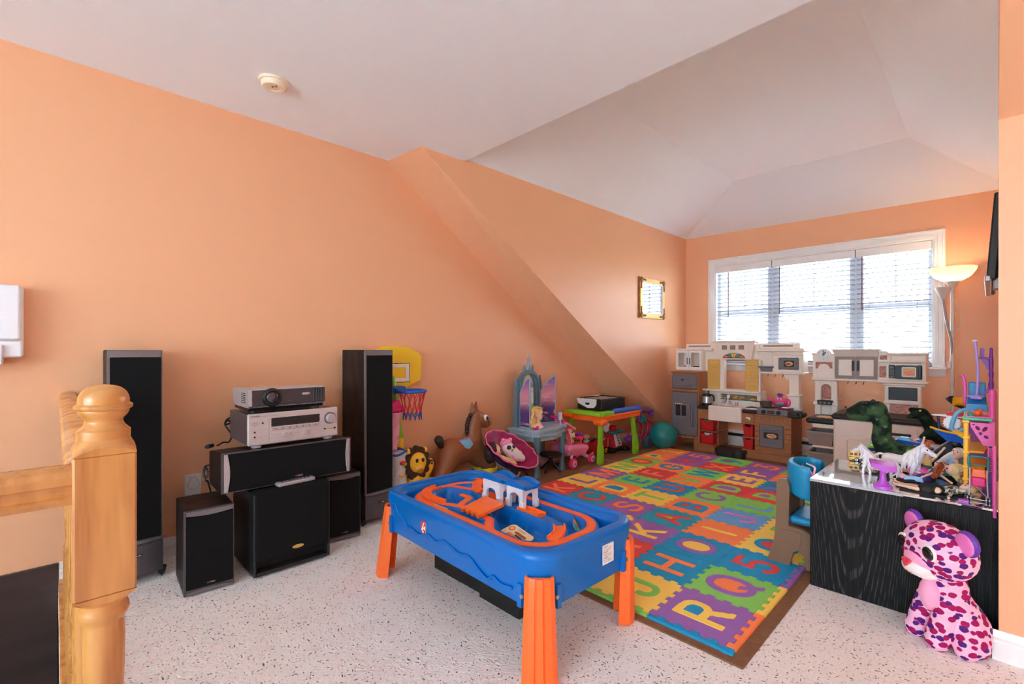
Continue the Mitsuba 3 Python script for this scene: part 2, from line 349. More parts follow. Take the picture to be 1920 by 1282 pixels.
# the world outside: garden, trees, a neighbour's roof
mat('lawn', (150, 156, 136), 0.9); mat('roof_grey', (120, 118, 122), 0.9); mat('siding', (190, 188, 184), 0.8)
def hazed_leafcol(p, n, uv): return mix(C3((150, 168, 136)), C3((186, 200, 168)), nz(p.x*3, p.y*3, p.z*3))  # pale tones paint window glare and haze into the leaves
mat('leaf', mikit.proc(hazed_leafcol), 0.8); mat('bark', (96, 80, 66), 0.9)
struct('ground_outside', bx(-160, 12, -3.6, 160, 300, -3.4, 0), 'lawn')
rng = np.random.default_rng(11)
def tree(x, y, h, w, label):
    t = thing('tree', label, 'tree', 'trees outside the window')
    add(t, 'trunk', tube(smoothpath([(x, y, -3.5), (x+.1, y, -3.5+h*.3), (x, y, -3.5+h*.7)]), [.2*w/3]*12+[.06] if 0 else .12*w/2, 8), 'bark', smooth=True)
    n = 900; d = rng.normal(size=(n, 3)); d /= np.linalg.norm(d, axis=1, keepdims=True); r = rng.uniform(.35, 1, n)**.5
    r = r*(0.75+.5*meshkit.noise(d*2.3+x, 1))
    c = d*r[:, None]*[w, w, h*.42]+[x, y, -3.5+h*.62]
    a = rng.normal(size=(n, 3)); a /= np.linalg.norm(a, axis=1, keepdims=True); b = np.cross(a, rng.normal(size=(n, 3))); b /= np.linalg.norm(b, axis=1, keepdims=True)
    s = rng.uniform(.1, .22, n)[:, None]*w/2.2
    v = np.stack([c-a*s, c-b*s*.6, c+a*s, c+b*s*.6], 1).reshape(-1, 3); f = np.arange(n*4).reshape(n, 4)
    add(t, 'foliage', (v, f), 'leaf', smooth=False, kind='stuff')
tree(-5.0, 40, 6.6, 1.25, 'leafy tree outside, seen through the lower right window pane')
tree(-3.1, 38, 5.0, 1.0, 'small bush-like tree right of the leafy tree outside the right window pane')
tree(-9.8, 55, 5.2, 2.4, 'broad low tree far outside, seen low in the middle window pane')
tree(-14.5, 60, 5.0, 2.5, 'distant tree at the left end of the middle window pane')
t = thing('house', 'pale distant house with grey gable roof seen low through the left window', 'house')
add(t, 'wall', bx(-31, 70, -3.5, -19, 78, 1.2, 0), 'siding')
add(t, 'roof', prism([(69.2, 1.1), (78.8, 1.1), (74, 3.6)], -31.6, -18.4, 'x'), 'roof_grey')
# ---------------------------------------------------------------- the room behind the camera: unseen window and glowing globe, placed to light it
mat('lampwhite', (245, 240, 232), 0.5)
def lamp_emit(rgb, s): return {'emitter': {'type': 'area', 'radiance': {'type': 'rgb', 'value': [float(c*s) for c in rgb]}}}
t = thing('window_lamp_dummy','x','x'); labels.pop(t)
def unseen_backwin(x0, x1, z0, z1, s):
    k = 'window_2'
    struct(k, [bx(x0-.08, YB, z0-.08, x1+.08, YB+.03, z0), bx(x0-.08, YB, z1, x1+.08, YB+.03, z1+.08), bx(x0-.08, YB, z0, x0, YB+.03, z1), bx(x1, YB, z0, x1+.08, YB+.03, z1), bx((x0+x1)/2-.03, YB, z0, (x0+x1)/2+.03, YB+.03, z1)], 'trim')
    p = quad((x0, YB+.012, z0), (x0, YB+.012, z1), (x1, YB+.012, z1), (x1, YB+.012, z0))
    add(k, 'unseen_glow_pane', p, 'lampwhite', smooth=False, **lamp_emit((0.66, 0.99, 1.19), s))  # emitting panel out of view, lights the room from behind
unseen_backwin(-1.6, 2.0, 0.3, 2.25, 4.1)
mat('brass_dark', (120, 96, 60), .4, .5, .6)
t = thing('unseen_globe_light', 'unseen glowing globe behind the camera, placed to light the ceiling and walls', 'unseen light')  # out of view, placed to light ceiling and walls from behind the camera
with frame(-0.65, -0.9, 0.1):
    add(t, 'stand', [lathe([(0, .62), (.09, .62), (.09, .64), (.02, .66), (.016, .9), (.03, 1.0), (0, 1.0)], 24)], 'brass_dark'); add(t, 'globe', ell(0, 0, 1.12, .13, n=28), 'lampwhite', smooth=True, **lamp_emit((0.68, 0.99, 1.18), 10.0))
t = thing('unseen_side_table', 'unseen small round table behind the camera, put under the glowing globe', 'table')  # out of view, only holds up the glowing globe
with frame(-0.65, -0.9, 0.1): add(t, 'top', lathe([(0, .59), (.25, .59), (.25, .62), (0, .62)], 32), 'stairwood'); add(t, 'leg', [cone((.15*math.cos(a), .15*math.sin(a), -.1), (.1*math.cos(a), .1*math.sin(a), .59), .015) for a in (0, 2.1, 4.2)], 'stairwood')
# ---------------------------------------------------------------- audio equipment along the left wall
def vinyl(p, n, uv):
    g = fbm(p.x*22, p.y*22, p.z*5, 3); h = nz(p.x*160, p.y*160, p.z*14)
    return mix(mix(C3((24, 18, 16)), C3((42, 31, 28)), ss(0.35, 0.7, g)), C3((24, 18, 17)), h*0.45)
mat('vinyl', mikit.proc(vinyl), 0.5, 0.3)
mat('black_cloth', (22, 21, 22), 0.9, 0.15)
mat('black_plastic', (24, 23, 25), 0.4)
mat('black_vinyl', (26, 25, 26), 0.5)
mat('silver', (182, 176, 178), 0.35, 0.5, 0.35); mat('trim_metal', (118, 114, 118), 0.35, 0.5, 0.4)
mat('silver_dark', (88, 84, 88), 0.4, 0.5, 0.4)
mat('white_print', (228, 226, 226), 0.5)
mat('red_print', (200, 40, 36), 0.5)
mat('grey_print', (96, 92, 94), 0.5)
mat('gold', (214, 176, 96), 0.35, 0.5, 0.6)
def badge(parent, x, y, z, s=1.0):
    """a small oval maker's badge: a red mark and light lettering"""
    add(parent, 'badge', [prism(Point(0, 0).buffer(1, 16), 0, 0.0015, 'x')], 'black_plastic', T=_T[-1] @ trimesh.transformations.translation_matrix([x, y, z]) @ np.diag([1, 0.026*s, 0.008*s, 1]))
    with frame(x+0.0016, y, z):
        add(parent, 'badge_mark', wallpos(xf(text('polk', 0.0065*s, 0.0006, True), -0.009*s), 'x+'), 'red_print', smooth=False)
        add(parent, 'badge_lettering', wallpos(xf(text('audio', 0.0065*s, 0.0006), 0.010*s), 'x+'), 'white_print', smooth=False)
def tower(x, y, rz, label, dp=0.33):
    """front at local x=0 looking to +x, width along y"""
    t = thing('tower_speaker', label, 'speaker')
    w, z0, z1 = 0.2, 0.085, 1.083
    with frame(x, y, 0, rz):
        add(t, 'cabinet', bx(-dp, 0, 0.03, -0.016, w, z1, 0.004), 'vinyl')
        # thin metal edge of the front baffle
        fr = sbox(0, 0.19, w, z1).difference(sbox(0.009, 0.2, w-0.004, z1-0.006))
        add(t, 'trim_frame', prism(fr, -0.016, 0.0, 'x', 0.002), 'trim_metal')
        add(t, 'grille', prism(rrect(0.009, 0.2, w-0.004, z1-0.036, 0.004, 2), -0.015, 0.002, 'x', 0.002), 'black_cloth')
        a = np.linspace(0, 1, 13); arc = [(0.018*math.sin(math.pi*q), w*q) for q in a]
        add(t, 'top_band', prism([(-0.015, 0.006)]+[(r*0.25-0.002, min(max(s, .006), w-.006)) for r, s in arc]+[(-0.015, w-0.006)], z1-0.034, z1-0.006), 'trim_metal')
        add(t, 'lower_band', prism([(-0.015, 0)]+[(r, s) for r, s in arc]+[(-0.015, w)], 0.185, 0.2, bev=0.002), 'trim_metal')
        k = add(t, 'base', prism([(-0.05, -0.002)]+[(r+0.002, s*1.02-.002) for r, s in arc]+[(-0.05, w+0.002)], 0.04, 0.182, bev=0.004), 'silver_dark')
        badge(k, 0.0205, w/2, 0.135, 0.9)
        for yy in (-0.02, w-0.02):
            for xx in (-0.02, -dp+.03):
                f = add(t, 'foot', [cone((xx, yy+.02, 0.012), (xx, yy+.02, 0.045), 0.012, 0.02, 14), cone((xx, yy+.02, 0.0), (xx, yy+.02, 0.014), 0.002, 0.009, 10)], 'black_plastic')
    return t
tower(-2.765, 0.168, 0, 'tall dark brown tower speaker behind the wooden newel post')
tower(-2.673, 1.360, 6.2, 'tall dark brown tower speaker beside the yellow toy backboard', 0.265)
def bookshelf(x, y, rz, label, h=0.373):
    t = thing('bookshelf_speaker', label, 'speaker')
    w, dp = 0.192, 0.28
    with frame(x, y, 0, rz):
        add(t, 'cabinet', bx(-dp, 0, 0.004, -0.014, w, h, 0.003), 'vinyl')
        add(t, 'trim_frame', prism(sbox(0, 0.004, w, h).difference(sbox(0.008, 0.03, w-0.004, h-.01)), -0.014, 0.0, 'x', 0.002), 'silver_dark')
        add(t, 'grille', prism(rrect(0.009, 0.028, w-0.004, h-0.028, 0.003, 2), -0.013, 0.003, 'x', 0.002), 'black_cloth')
        a = np.linspace(0, 1, 13)
        for nm, za, zb in (('top_band', h-0.027, h-0.003), ('bottom_band', 0.006, 0.027)):
            # bowed metal strip: higher in the middle
            up = [(w*q, za+0.008-0.008*math.sin(math.pi*q) if nm == 'top_band' else za) for q in a]
            dn = [(w*q, zb if nm == 'top_band' else zb-0.008+0.008*math.sin(math.pi*q)-.004) for q in a[::-1]]
            add(t, nm, prism([(min(max(p[0], 0.009), w-.004), p[1]) for p in up+dn], -0.013, 0.006, 'x', 0.002), 'trim_metal')
        badge(t, 0.0035, w*0.52, 0.044, 0.75)
        for yy in (0.02, w-0.02): add(t, 'foot', cone((-.03, yy, 0), (-.03, yy, 0.006), 0.01, n=12), 'black_plastic')
    return t
bookshelf(-2.457, 0.402, -3, 'small brown bookshelf speaker standing alone on the carpet left of the subwoofer')
bookshelf(-2.59, 1.085, -6, 'small brown bookshelf speaker squeezed between the subwoofer and the right tower')
# subwoofer
t = thing('subwoofer', 'large black subwoofer box with rounded cloth grille under the center speaker', 'subwoofer')
with frame(-2.416, 0.668, 0):
    w, h, dp = 0.362, 0.41, 0.36
    add(t, 'cabinet', [bx(-dp, 0, 0.01, -0.06, w, h-0.012, 0.004), bx(-.06, 0, 0.01, -0.002, 0.012, h-.012, .003), bx(-.06, w-.012, 0.01, -0.002, w, h-.012, .003), bx(-.06, .012, 0.01, -.002, w-.012, 0.026, .003), bx(-.06, .012, .06, -.03, w-.012, .1, .003)], 'black_vinyl')
    add(t, 'grille', rbox(-0.075, -0.002, 0.07, 0.004, w+0.002, h, 0.022), 'black_cloth')
    add(t, 'badge', prism(affinity.scale(Point(0, 0).buffer(1, 16), 0.028, 0.009), 0, 0.002, 'x'), 'gold', T=_T[-1] @ trimesh.transformations.translation_matrix([0.004, w*0.55, 0.108]))
    for yy in (0.03, w-0.03): add(t, 'foot', cone((-.04, yy, 0), (-.04, yy, 0.012), 0.016, n=14), 'black_plastic')
# remote on the subwoofer
t = thing('remote_control', 'slim silver remote control lying on the black subwoofer', 'remote control')
with frame(-2.44, 0.78, 0.411, 4):
    add(t, 'body', rbox(-0.035, 0, 0, 0.012, 0.185, 0.018, 0.006), 'silver')
    for i in range(8): add(t, 'button', rbox(-0.02, 0.02+i*0.019, 0.0175, 0.0, 0.031+i*0.019, 0.0205, 0.0015, 8), 'silver_dark')
# centre speaker
t = thing('center_speaker', 'long black center speaker with silver ends lying on the subwoofer', 'speaker')
with frame(-2.49, 0.552, 0.412, -1.0):
    L, h = 0.622, 0.188
    add(t, 'cabinet', hull([(x, y, z) for y in (0, L) for x, z in ((-0.015, 0), (-0.015, h), (-0.05, h), (-0.24, h-.02), (-0.26, h-.035), (-0.26, 0.02), (-.24, 0))]), 'vinyl', smooth=20)
    add(t, 'trim_frame', prism(sbox(0, 0, L, h).difference(sbox(0.012, 0.008, L-0.012, h-0.008)), -0.014, 0, 'x', 0.002), 'silver_dark')
    add(t, 'grille', prism(rrect(0.03, 0.006, L-0.03, h-0.006, 0.004, 2), -0.013, 0.006, 'x', 0.003), 'black_cloth')
    for s in (0, 1):
        a = np.linspace(0, 1, 11)
        bow = [((0.030-0.012*math.sin(math.pi*q)) if 0 else 0.010, 0.006+(h-.012)*q) for q in a]+[(0.030+0.010*math.sin(math.pi*q)-.006, 0.006+(h-.012)*q) for q in a[::-1]]
        if s: bow = [(L-p, q) for p, q in bow]
        add(t, 'end_band', prism(bow, -0.013, 0.010, 'x', 0.003), 'silver')
    badge(t, 0.0065, L*0.55, 0.03, 0.9)
# receiver
def rc_col(p, n, uv): return mix(C3((204, 196, 194)), C3((188, 180, 180)), nz(p.y*6, p.z*700))
mat('brushed', mikit.proc(rc_col), 0.38, 0.5, 0.3)
t = thing('av_receiver', 'silver stereo receiver with round volume knob stacked on the center speaker', 'receiver')
with frame(-2.5, 0.665, 0.602, 0):
    w, h, dp = 0.445, 0.155, 0.34
    z0 = 0.014
    add(t, 'case', bx(-dp, 0.004, z0, -0.02, w-0.004, z0+h-0.006, 0.004), 'silver_dark')
    add(t, 'front_panel', bx(-0.022, 0, z0, 0, w, z0+h, 0.005), 'brushed')
    add(t, 'display', bx(-0.002, 0.105, z0+0.085, 0.001, 0.345, z0+0.128, 0.001), 'black_plastic')
    add(t, 'button_strip', bx(-0.002, 0.105, z0+0.066, 0.004, 0.345, z0+0.082, 0.002), 'silver')
    for i in range(7): add(t, 'button', cone((0.004, 0.125+i*0.033, z0+0.074), (0.0065, 0.125+i*0.033, z0+0.074), 0.003, n=10), 'silver_dark')
    k = add(t, 'volume_knob', [cone((0, 0.4, z0+0.1), (0.02, 0.4, z0+0.1), 0.026, 0.0245, 32), cone((0.02, 0.4, z0+.1), (0.022, 0.4, z0+.1), 0.0245, .022, 32)], 'silver')
    add(t, 'knob_ring', cone((0, 0.4, z0+0.1), (0.003, 0.4, z0+0.1), 0.031, n=32), 'silver_dark')
    for yy in (0.172, 0.274): add(t, 'knob', [cone((0, yy, z0+0.038), (0.014, yy, z0+0.038), 0.0145, 0.0135, 24)], 'silver')
    add(t, 'power_button', cone((0, 0.032, z0+0.106), (0.006, 0.032, z0+0.106), 0.0115, 0.0105, 20), 'silver')
    for yy, zz in ((0.066, 0.108), (0.03, 0.066), (0.03, 0.042)): add(t, 'jack', cone((0, yy, z0+zz), (0.003, yy, z0+zz), 0.004, n=12), 'black_plastic')
    for i, m_ in enumerate(('black_plastic', 'gold', 'gold', 'gold', 'black_plastic')): add(t, 'jack', cone((0, 0.372+i*0.0135, z0+0.045), (0.003, 0.372+i*0.0135, z0+0.045), 0.0048, n=12), m_)
    for yy in (0.2, 0.232, 0.058, 0.085): add(t, 'button', cone((0, yy, z0+0.04), (0.003, yy, z0+0.04), 0.0042, n=10), 'silver')
    add(t, 'maker_name', wallpos(text('YAMAHA', 0.0065, 0.0006, True), 'x+'), 'grey_print', smooth=False, T=_T[-1] @ trimesh.transformations.translation_matrix([0.0003, 0.034, z0+0.143]))
    add(t, 'model_lettering', wallpos(text('NATURAL SOUND AV RECEIVER', 0.0035, 0.0005), 'x+'), 'grey_print', smooth=False, T=_T[-1] @ trimesh.transformations.translation_matrix([0.0003, 0.1, z0+0.142]))
    add(t, 'panel_seam', bx(-0.001, 0.0935, z0+0.004, 0.0004, 0.0945, z0+0.13, 0), 'grey_print')
    for yy in (0.045, w-0.045):
        for xx in (-0.03, -dp+.04): add(t, 'foot', [cone((xx, yy, 0), (xx, yy, z0), 0.022, 0.024, 20)], 'silver')
# projector
t = thing('projector', 'dark grey and silver video projector sitting on top of the receiver', 'projector')
mat('proj_grey', (52, 50, 56), 0.35)
with frame(-2.52, 0.672, 0.771):
    w, dp = 0.372, 0.27
    side = [(-dp, 0.028), (-dp, 0.112), (-0.02, 0.122), (0, 0.117), (0.004, 0.04), (-0.005, 0.028)]
    add(t, 'case', hull([(x, y, z) for x, z in side for y in (0.0, w)]+[(-dp*.5, -.003, .06), (-dp*.5, w+.003, .06)]), 'silver', smooth=25)
    add(t, 'front_panel', hull([(x, y, z) for x, z in ((-0.01, 0.115), (0.004, 0.113), (0.009, 0.04), (-0.01, 0.03)) for y in (0.016, w)]), 'proj_grey', smooth=25)
    add(t, 'lower_case', hull([(x, y, z) for x, z in ((-dp+.01, 0.03), (-dp+.03, 0.012), (-0.02, 0.012), (0.0, 0.034), (-.01, .04)) for y in (0.004, w-0.004)]), 'black_plastic', smooth=25)
    k = add(t, 'lens_housing', lathe([(0, 0), (0.046, 0), (0.047, 0.008), (0.038, 0.02), (0.034, 0.02), (0.032, 0.012), (0, 0.012)], 32), 'black_plastic', T=_T[-1] @ trimesh.transformations.translation_matrix([0.002, 0.105, 0.075]) @ trimesh.transformations.rotation_matrix(math.pi/2, [0, 1, 0]))
    mat('lens_glass', (16, 18, 40), 0.05, 0.9, clearcoat=1.0)
    add(k, 'lens', ell(0.012, 0.105, 0.075, 0.012, 0.03, 0.03), 'lens_glass', smooth=True)
    for i in range(4): add(t, 'vent_rib', bx(0.0, w-0.062+i*0.013, 0.042, 0.011-.0, w-0.055+i*0.013, 0.112, 0.002), 'black_plastic')
    for i in range(6): add(t, 'side_vent', bx(-0.11, -0.0035, 0.05+i*0.009, -0.045, 0.001, 0.0535+i*0.009, 0.0008), 'black_plastic')
    add(t, 'maker_name', wallpos(text('SONY', 0.0105, 0.0008, True), 'x+'), 'white_print', smooth=False, T=_T[-1] @ trimesh.transformations.translation_matrix([0.0075, 0.272, 0.085]))
    add(t, 'model_lettering', wallpos(text('BRAVIA', 0.004, 0.0008), 'x+'), 'grey_print', smooth=False, T=_T[-1] @ trimesh.transformations.translation_matrix([0.0085, 0.19, 0.052]))
    for yy in (0.03, w-0.03): add(t, 'foot', cone((-0.03, yy, 0), (-0.03, yy, 0.014), 0.011, n=14), 'black_plastic')
    add(t, 'foot', cone((-dp+0.03, w/2, 0), (-dp+.03, w/2, 0.014), 0.012, n=14), 'black_plastic')
# cable behind
cp = np.array([0, .035, 0])+smoothpath([(-2.86, 0.655, 0.72), (-2.86, 0.63, 0.715), (-2.85, 0.615, 0.70), (-2.86, 0.62, 0.685), (-2.87, 0.645, 0.69), (-2.86, 0.63, 0.705), (-2.85, 0.612, 0.69), (-2.84, 0.625, 0.66), (-2.83, 0.64, 0.63), (-2.80, 0.62, 0.60), (-2.76, 0.585, 0.608), (-2.72, 0.56, 0.606), (-2.70, 0.545, 0.606)])
t = thing('power_cable', 'coiled black power cable hanging behind the silver receiver', 'cable')
add(t, 'cord', tube(cp, 0.0042, 8), 'black_plastic', smooth=True)
add(t, 'plug', [cone((-2.72, 0.565, 0.607), (-2.69, 0.535, 0.607), 0.009, 0.011), cone((-2.69, 0.535, 0.607), (-2.675, 0.52, 0.607), 0.002)], 'black_plastic')
cp = smoothpath([(-2.77, 0.56, 0.5), (-2.79, 0.545, 0.49), (-2.79, 0.54, 0.46), (-2.77, 0.55, 0.44), (-2.775, 0.555, 0.47), (-2.79, 0.548, 0.485), (-2.785, 0.54, 0.45), (-2.77, 0.548, 0.42), (-2.78, 0.56, 0.40), (-2.80, 0.60, 0.2), (-2.82, 0.62, 0.02)])
one('speaker_wire', tube(cp, 0.004, 8), 'black_plastic', 'bunched black speaker wire behind the left end of the center speaker', 'cable', smooth=True)
# vacuum outlet on the wall
t = thing('wall_outlet', 'white central vacuum outlet plate on the peach wall above the small speaker', 'wall outlet')
with frame(X1, 0.497, 0.3):
    add(t, 'plate', bx(0, 0, 0, 0.006, 0.076, 0.112, 0.002), 'trim')
    pts = Point(0.04, 0.056).buffer(0.026, 12).union(sbox(0.027, 0.072, 0.053, 0.092))
    add(t, 'flap', prism(pts, 0.005, 0.0085, 'x', 0.001), 'lampwhite0' if 0 else 'trim')
    add(t, 'flap_groove', prism(pts.buffer(0.0016).difference(pts), 0.004, 0.0068, 'x'), 'grey_print')
# white unit on the wall at the left edge
t = thing('wall_unit', 'white plastic wall box with rounded cover at the left edge of the photo', 'wall unit')
mat('unit_white', (236, 234, 236), 0.35)
with frame(X1, -0.42, 1.05):
    add(t, 'body', rbox(0, 0, 0.0, 0.085, 0.322, 0.312, 0.012), 'unit_white')
    add(t, 'cover', rbox(0.03, 0.006, 0.075, 0.1, 0.316, 0.312, 0.012), 'unit_white')
    add(t, 'tray', rbox(0.02, 0.03, -0.03, 0.105, 0.262, 0.055, 0.006), 'unit_white')
    add(t, 'cover_seam', bx(0.0845, 0.01, 0.07, 0.087, 0.312, 0.0745, 0.0005), 'silver')
# ---------------------------------------------------------------- stair newel and rails
def maple(p, n, uv):
    g = fbm(p.x*30+4*fbm(p.x*5, p.y*5, p.z*2.0), p.y*30, p.z*2.2, 3)
    f = nz(p.x*300, p.y*300, p.z*18)
    c = mix(C3((196, 136, 72)), C3((164, 100, 46)), ss(0.3, 0.75, g))
    c = mix(c, C3((160, 98, 48)), ss(0.62, 0.68, fbm(p.x*20, p.y*20, p.z*3.5+7, 2))*0.35)
    return mix(c, C3((204, 146, 84)), f*0.25)
mat('maple', mikit.proc(maple), 0.28, 0.5, clearcoat=0.4, clearcoat_gloss=0.9)
xc, yc, hw = -1.092, 0.062, 0.0415
t = thing('newel_post', 'varnished maple newel post with turned ball top in the left foreground', 'newel post')
blk = bx(xc-hw, yc-hw, 0.664, xc+hw, yc+hw, 0.905, 0.003)
# the block's shoulders: arched faces that run up to a round seat
ring_ = lambda r, z: [(xc+r*math.cos(a), yc+r*math.sin(a), z) for a in np.linspace(0, 2*math.pi, 33)[:-1]]
sq_ = lambda z, k=1.0: [(xc+sx*hw*k, yc+sy*hw*k, z) for sx in (-1, 1) for sy in (-1, 1)]
arch_ = lambda z0, dz: [(xc+sx*hw, yc+q*hw, z0+dz*(1-q*q)) for sx in (-1, 1) for q in np.linspace(-1, 1, 9)]+[(xc+q*hw, yc+sx*hw, z0+dz*(1-q*q)) for sx in (-1, 1) for q in np.linspace(-1, 1, 9)]
sh = hull(sq_(.904)+arch_(.905, .012)+ring_(.035, .931))
low = hull(sq_(.665)+arch_(.664, -.012)+ring_(.033, .644))
add(t, 'block', [blk, sh, low], 'maple', smooth=14)
add(t, 'finial', lathe([(.036, .926), (.0368, .930), (.0368, .943), (.0345, .945), (.0325, .947), (.0290, .951), (.0266, .956), (.0262, .959), (.0275, .963), (.0315, .968), (.0345, .973), (.0352, .976), (.0350, .978), (.0385, .980), (.0402, .983), (.0402, .986), (.0378, .9885), (.0352, .9893), (.0354, .996), (.0342, 1.003), (.0305, 1.0105), (.0235, 1.017), (.013, 1.021), (0, 1.0225)], 48, xc, yc), 'maple', smooth=32)
add(t, 'turned_shaft', lathe([(0.0, 0.22), (0.034, 0.22), (0.034, 0.25), (0.028, 0.258), (0.031, 0.27), (0.022, 0.285), (0.02, 0.30), (0.024, 0.4), (0.0285, 0.52), (0.0295, 0.58), (0.028, 0.605), (0.029, 0.612), (0.033, 0.617), (0.0355, 0.624), (0.0345, 0.632), (0.032, 0.638), (0.034, 0.645), (0.034, 0.66)], 40, xc, yc), 'maple', smooth=40)
add(t, 'foot_block', bx(xc-hw, yc-hw, 0.0, xc+hw, yc+hw, 0.222, 0.003), 'maple')
railprof = [(-0.026, 0), (0.026, 0), (0.028, 0.006), (0.020, 0.014), (0.018, 0.022), (0.020, 0.030), (0.03, 0.034), (0.031, 0.046), (0.026, 0.056), (0.014, 0.0615), (0, 0.063), (-0.014, 0.0615), (-0.026, 0.056), (-0.031, 0.046), (-0.03, 0.034), (-0.024, 0.028), (-0.018, 0.022), (-0.020, 0.014), (-0.028, 0.006)]
def rail(name, axis, a, b, c, z, label):
    m = prism(railprof, a, b, 'y' if axis == 'y' else 'x')
    m.apply_translation((c, 0, z) if axis == 'y' else (0, c, z))
    return one(name, m, 'maple', label, 'handrail', smooth=30)
rail('handrail', 'y', -2.4, yc-hw, xc+0.0, 0.826, 'maple handrail running left from the newel post along the stairwell')
rail('handrail', 'x', X1, xc-hw, yc-0.02, 0.826, 'maple handrail running from the newel post back to the peach wall')
mat('maple_dim', mikit.proc(maple), 0.35)
def baluster(x, y, label):
    pr_ = [(0, 0.0), (0.016, 0.0), (0.016, 0.18), (0.012, 0.19), (0.016, 0.2), (0.011, 0.215), (0.009, 0.24), (0.013, 0.34), (0.0155, 0.42), (0.013, 0.46), (0.016, 0.475), (0.013, 0.49), (0.016, 0.51), (0.016, 0.828), (0, 0.828)]
    one('baluster', lathe(pr_, 16, x, y), 'maple', label, 'baluster', 'balusters under the back handrail', smooth=40)
for i in range(16): baluster(xc-0.13-i*0.112, yc-0.02, 'turned maple baluster of the stair rail between newel post and peach wall')
one('rail_shoe', bx(X1, yc-0.05, 0, xc-hw, yc+0.012, 0.025), 'maple', 'maple base rail on the floor carrying the balusters', 'rail')
# ---------------------------------------------------------------- blue play table with race tracks
def loft(rings, cap=True):
    """join closed rings (lists of 3-D points, same count), ends capped"""
    n = len(rings[0]); v = np.vstack(rings); f = []
    for i in range(len(rings)-1):
        for k in range(n):
            k2 = (k+1) % n; f += [(i*n+k, i*n+k2, (i+1)*n+k2), (i*n+k, (i+1)*n+k2, (i+1)*n+k)]
    m = [trimesh.Trimesh(v, np.array(f), process=False)]
    if cap:
        for ring, s in ((rings[0], -1), (rings[-1], 1)):
            r = np.asarray(ring, float); c = r-r.mean(0); u, sv, w = np.linalg.svd(c, full_matrices=False)
            q = c @ w[:2].T; pv, pf = trimesh.creation.triangulate_polygon(Polygon(q).buffer(0), engine='earcut')
            vv = pv @ w[:2]+r.mean(0); nn = np.cross(w[0], w[1])
            ax = np.asarray(rings[-1]).mean(0)-np.asarray(rings[0]).mean(0)
            if np.dot(nn, ax)*s < 0: pf = np.array(pf)[:, ::-1]
            m.append(trimesh.Trimesh(vv, pf, process=False))
    return trimesh.util.concatenate(m)
def ringz(poly, z, n=None):
    c = np.array(poly.exterior.coords)[:-1]; return np.column_stack([c, np.full(len(c), z)])
mat('toy_blue', (0, 104, 186), 0.3, 0.4)
mat('toy_orange', (248, 108, 40), 0.38, 0.5)
mat('track_red', (236, 84, 62), 0.4)
mat('toy_white', (226, 224, 230), 0.4)
mat('metal', (180, 180, 184), 0.3, 0.5, 0.8)
mat('paper', (238, 238, 240), 0.6)
mat('beige_print', (206, 190, 160), 0.5); mat('brown_print', (168, 84, 40), 0.5); mat('green_print', (70, 150, 70), 0.5)
mat('orange_print', (240, 130, 50), 0.5); mat('cream_print', (240, 214, 170), 0.5); mat('lime_print', (120, 210, 70), 0.5); mat('teal_print', (60, 150, 170), 0.5)
mat('toy_black', (20, 19, 20), 0.45)
t = thing('play_table', 'blue race track play table with orange legs on the beige carpet', 'play table')
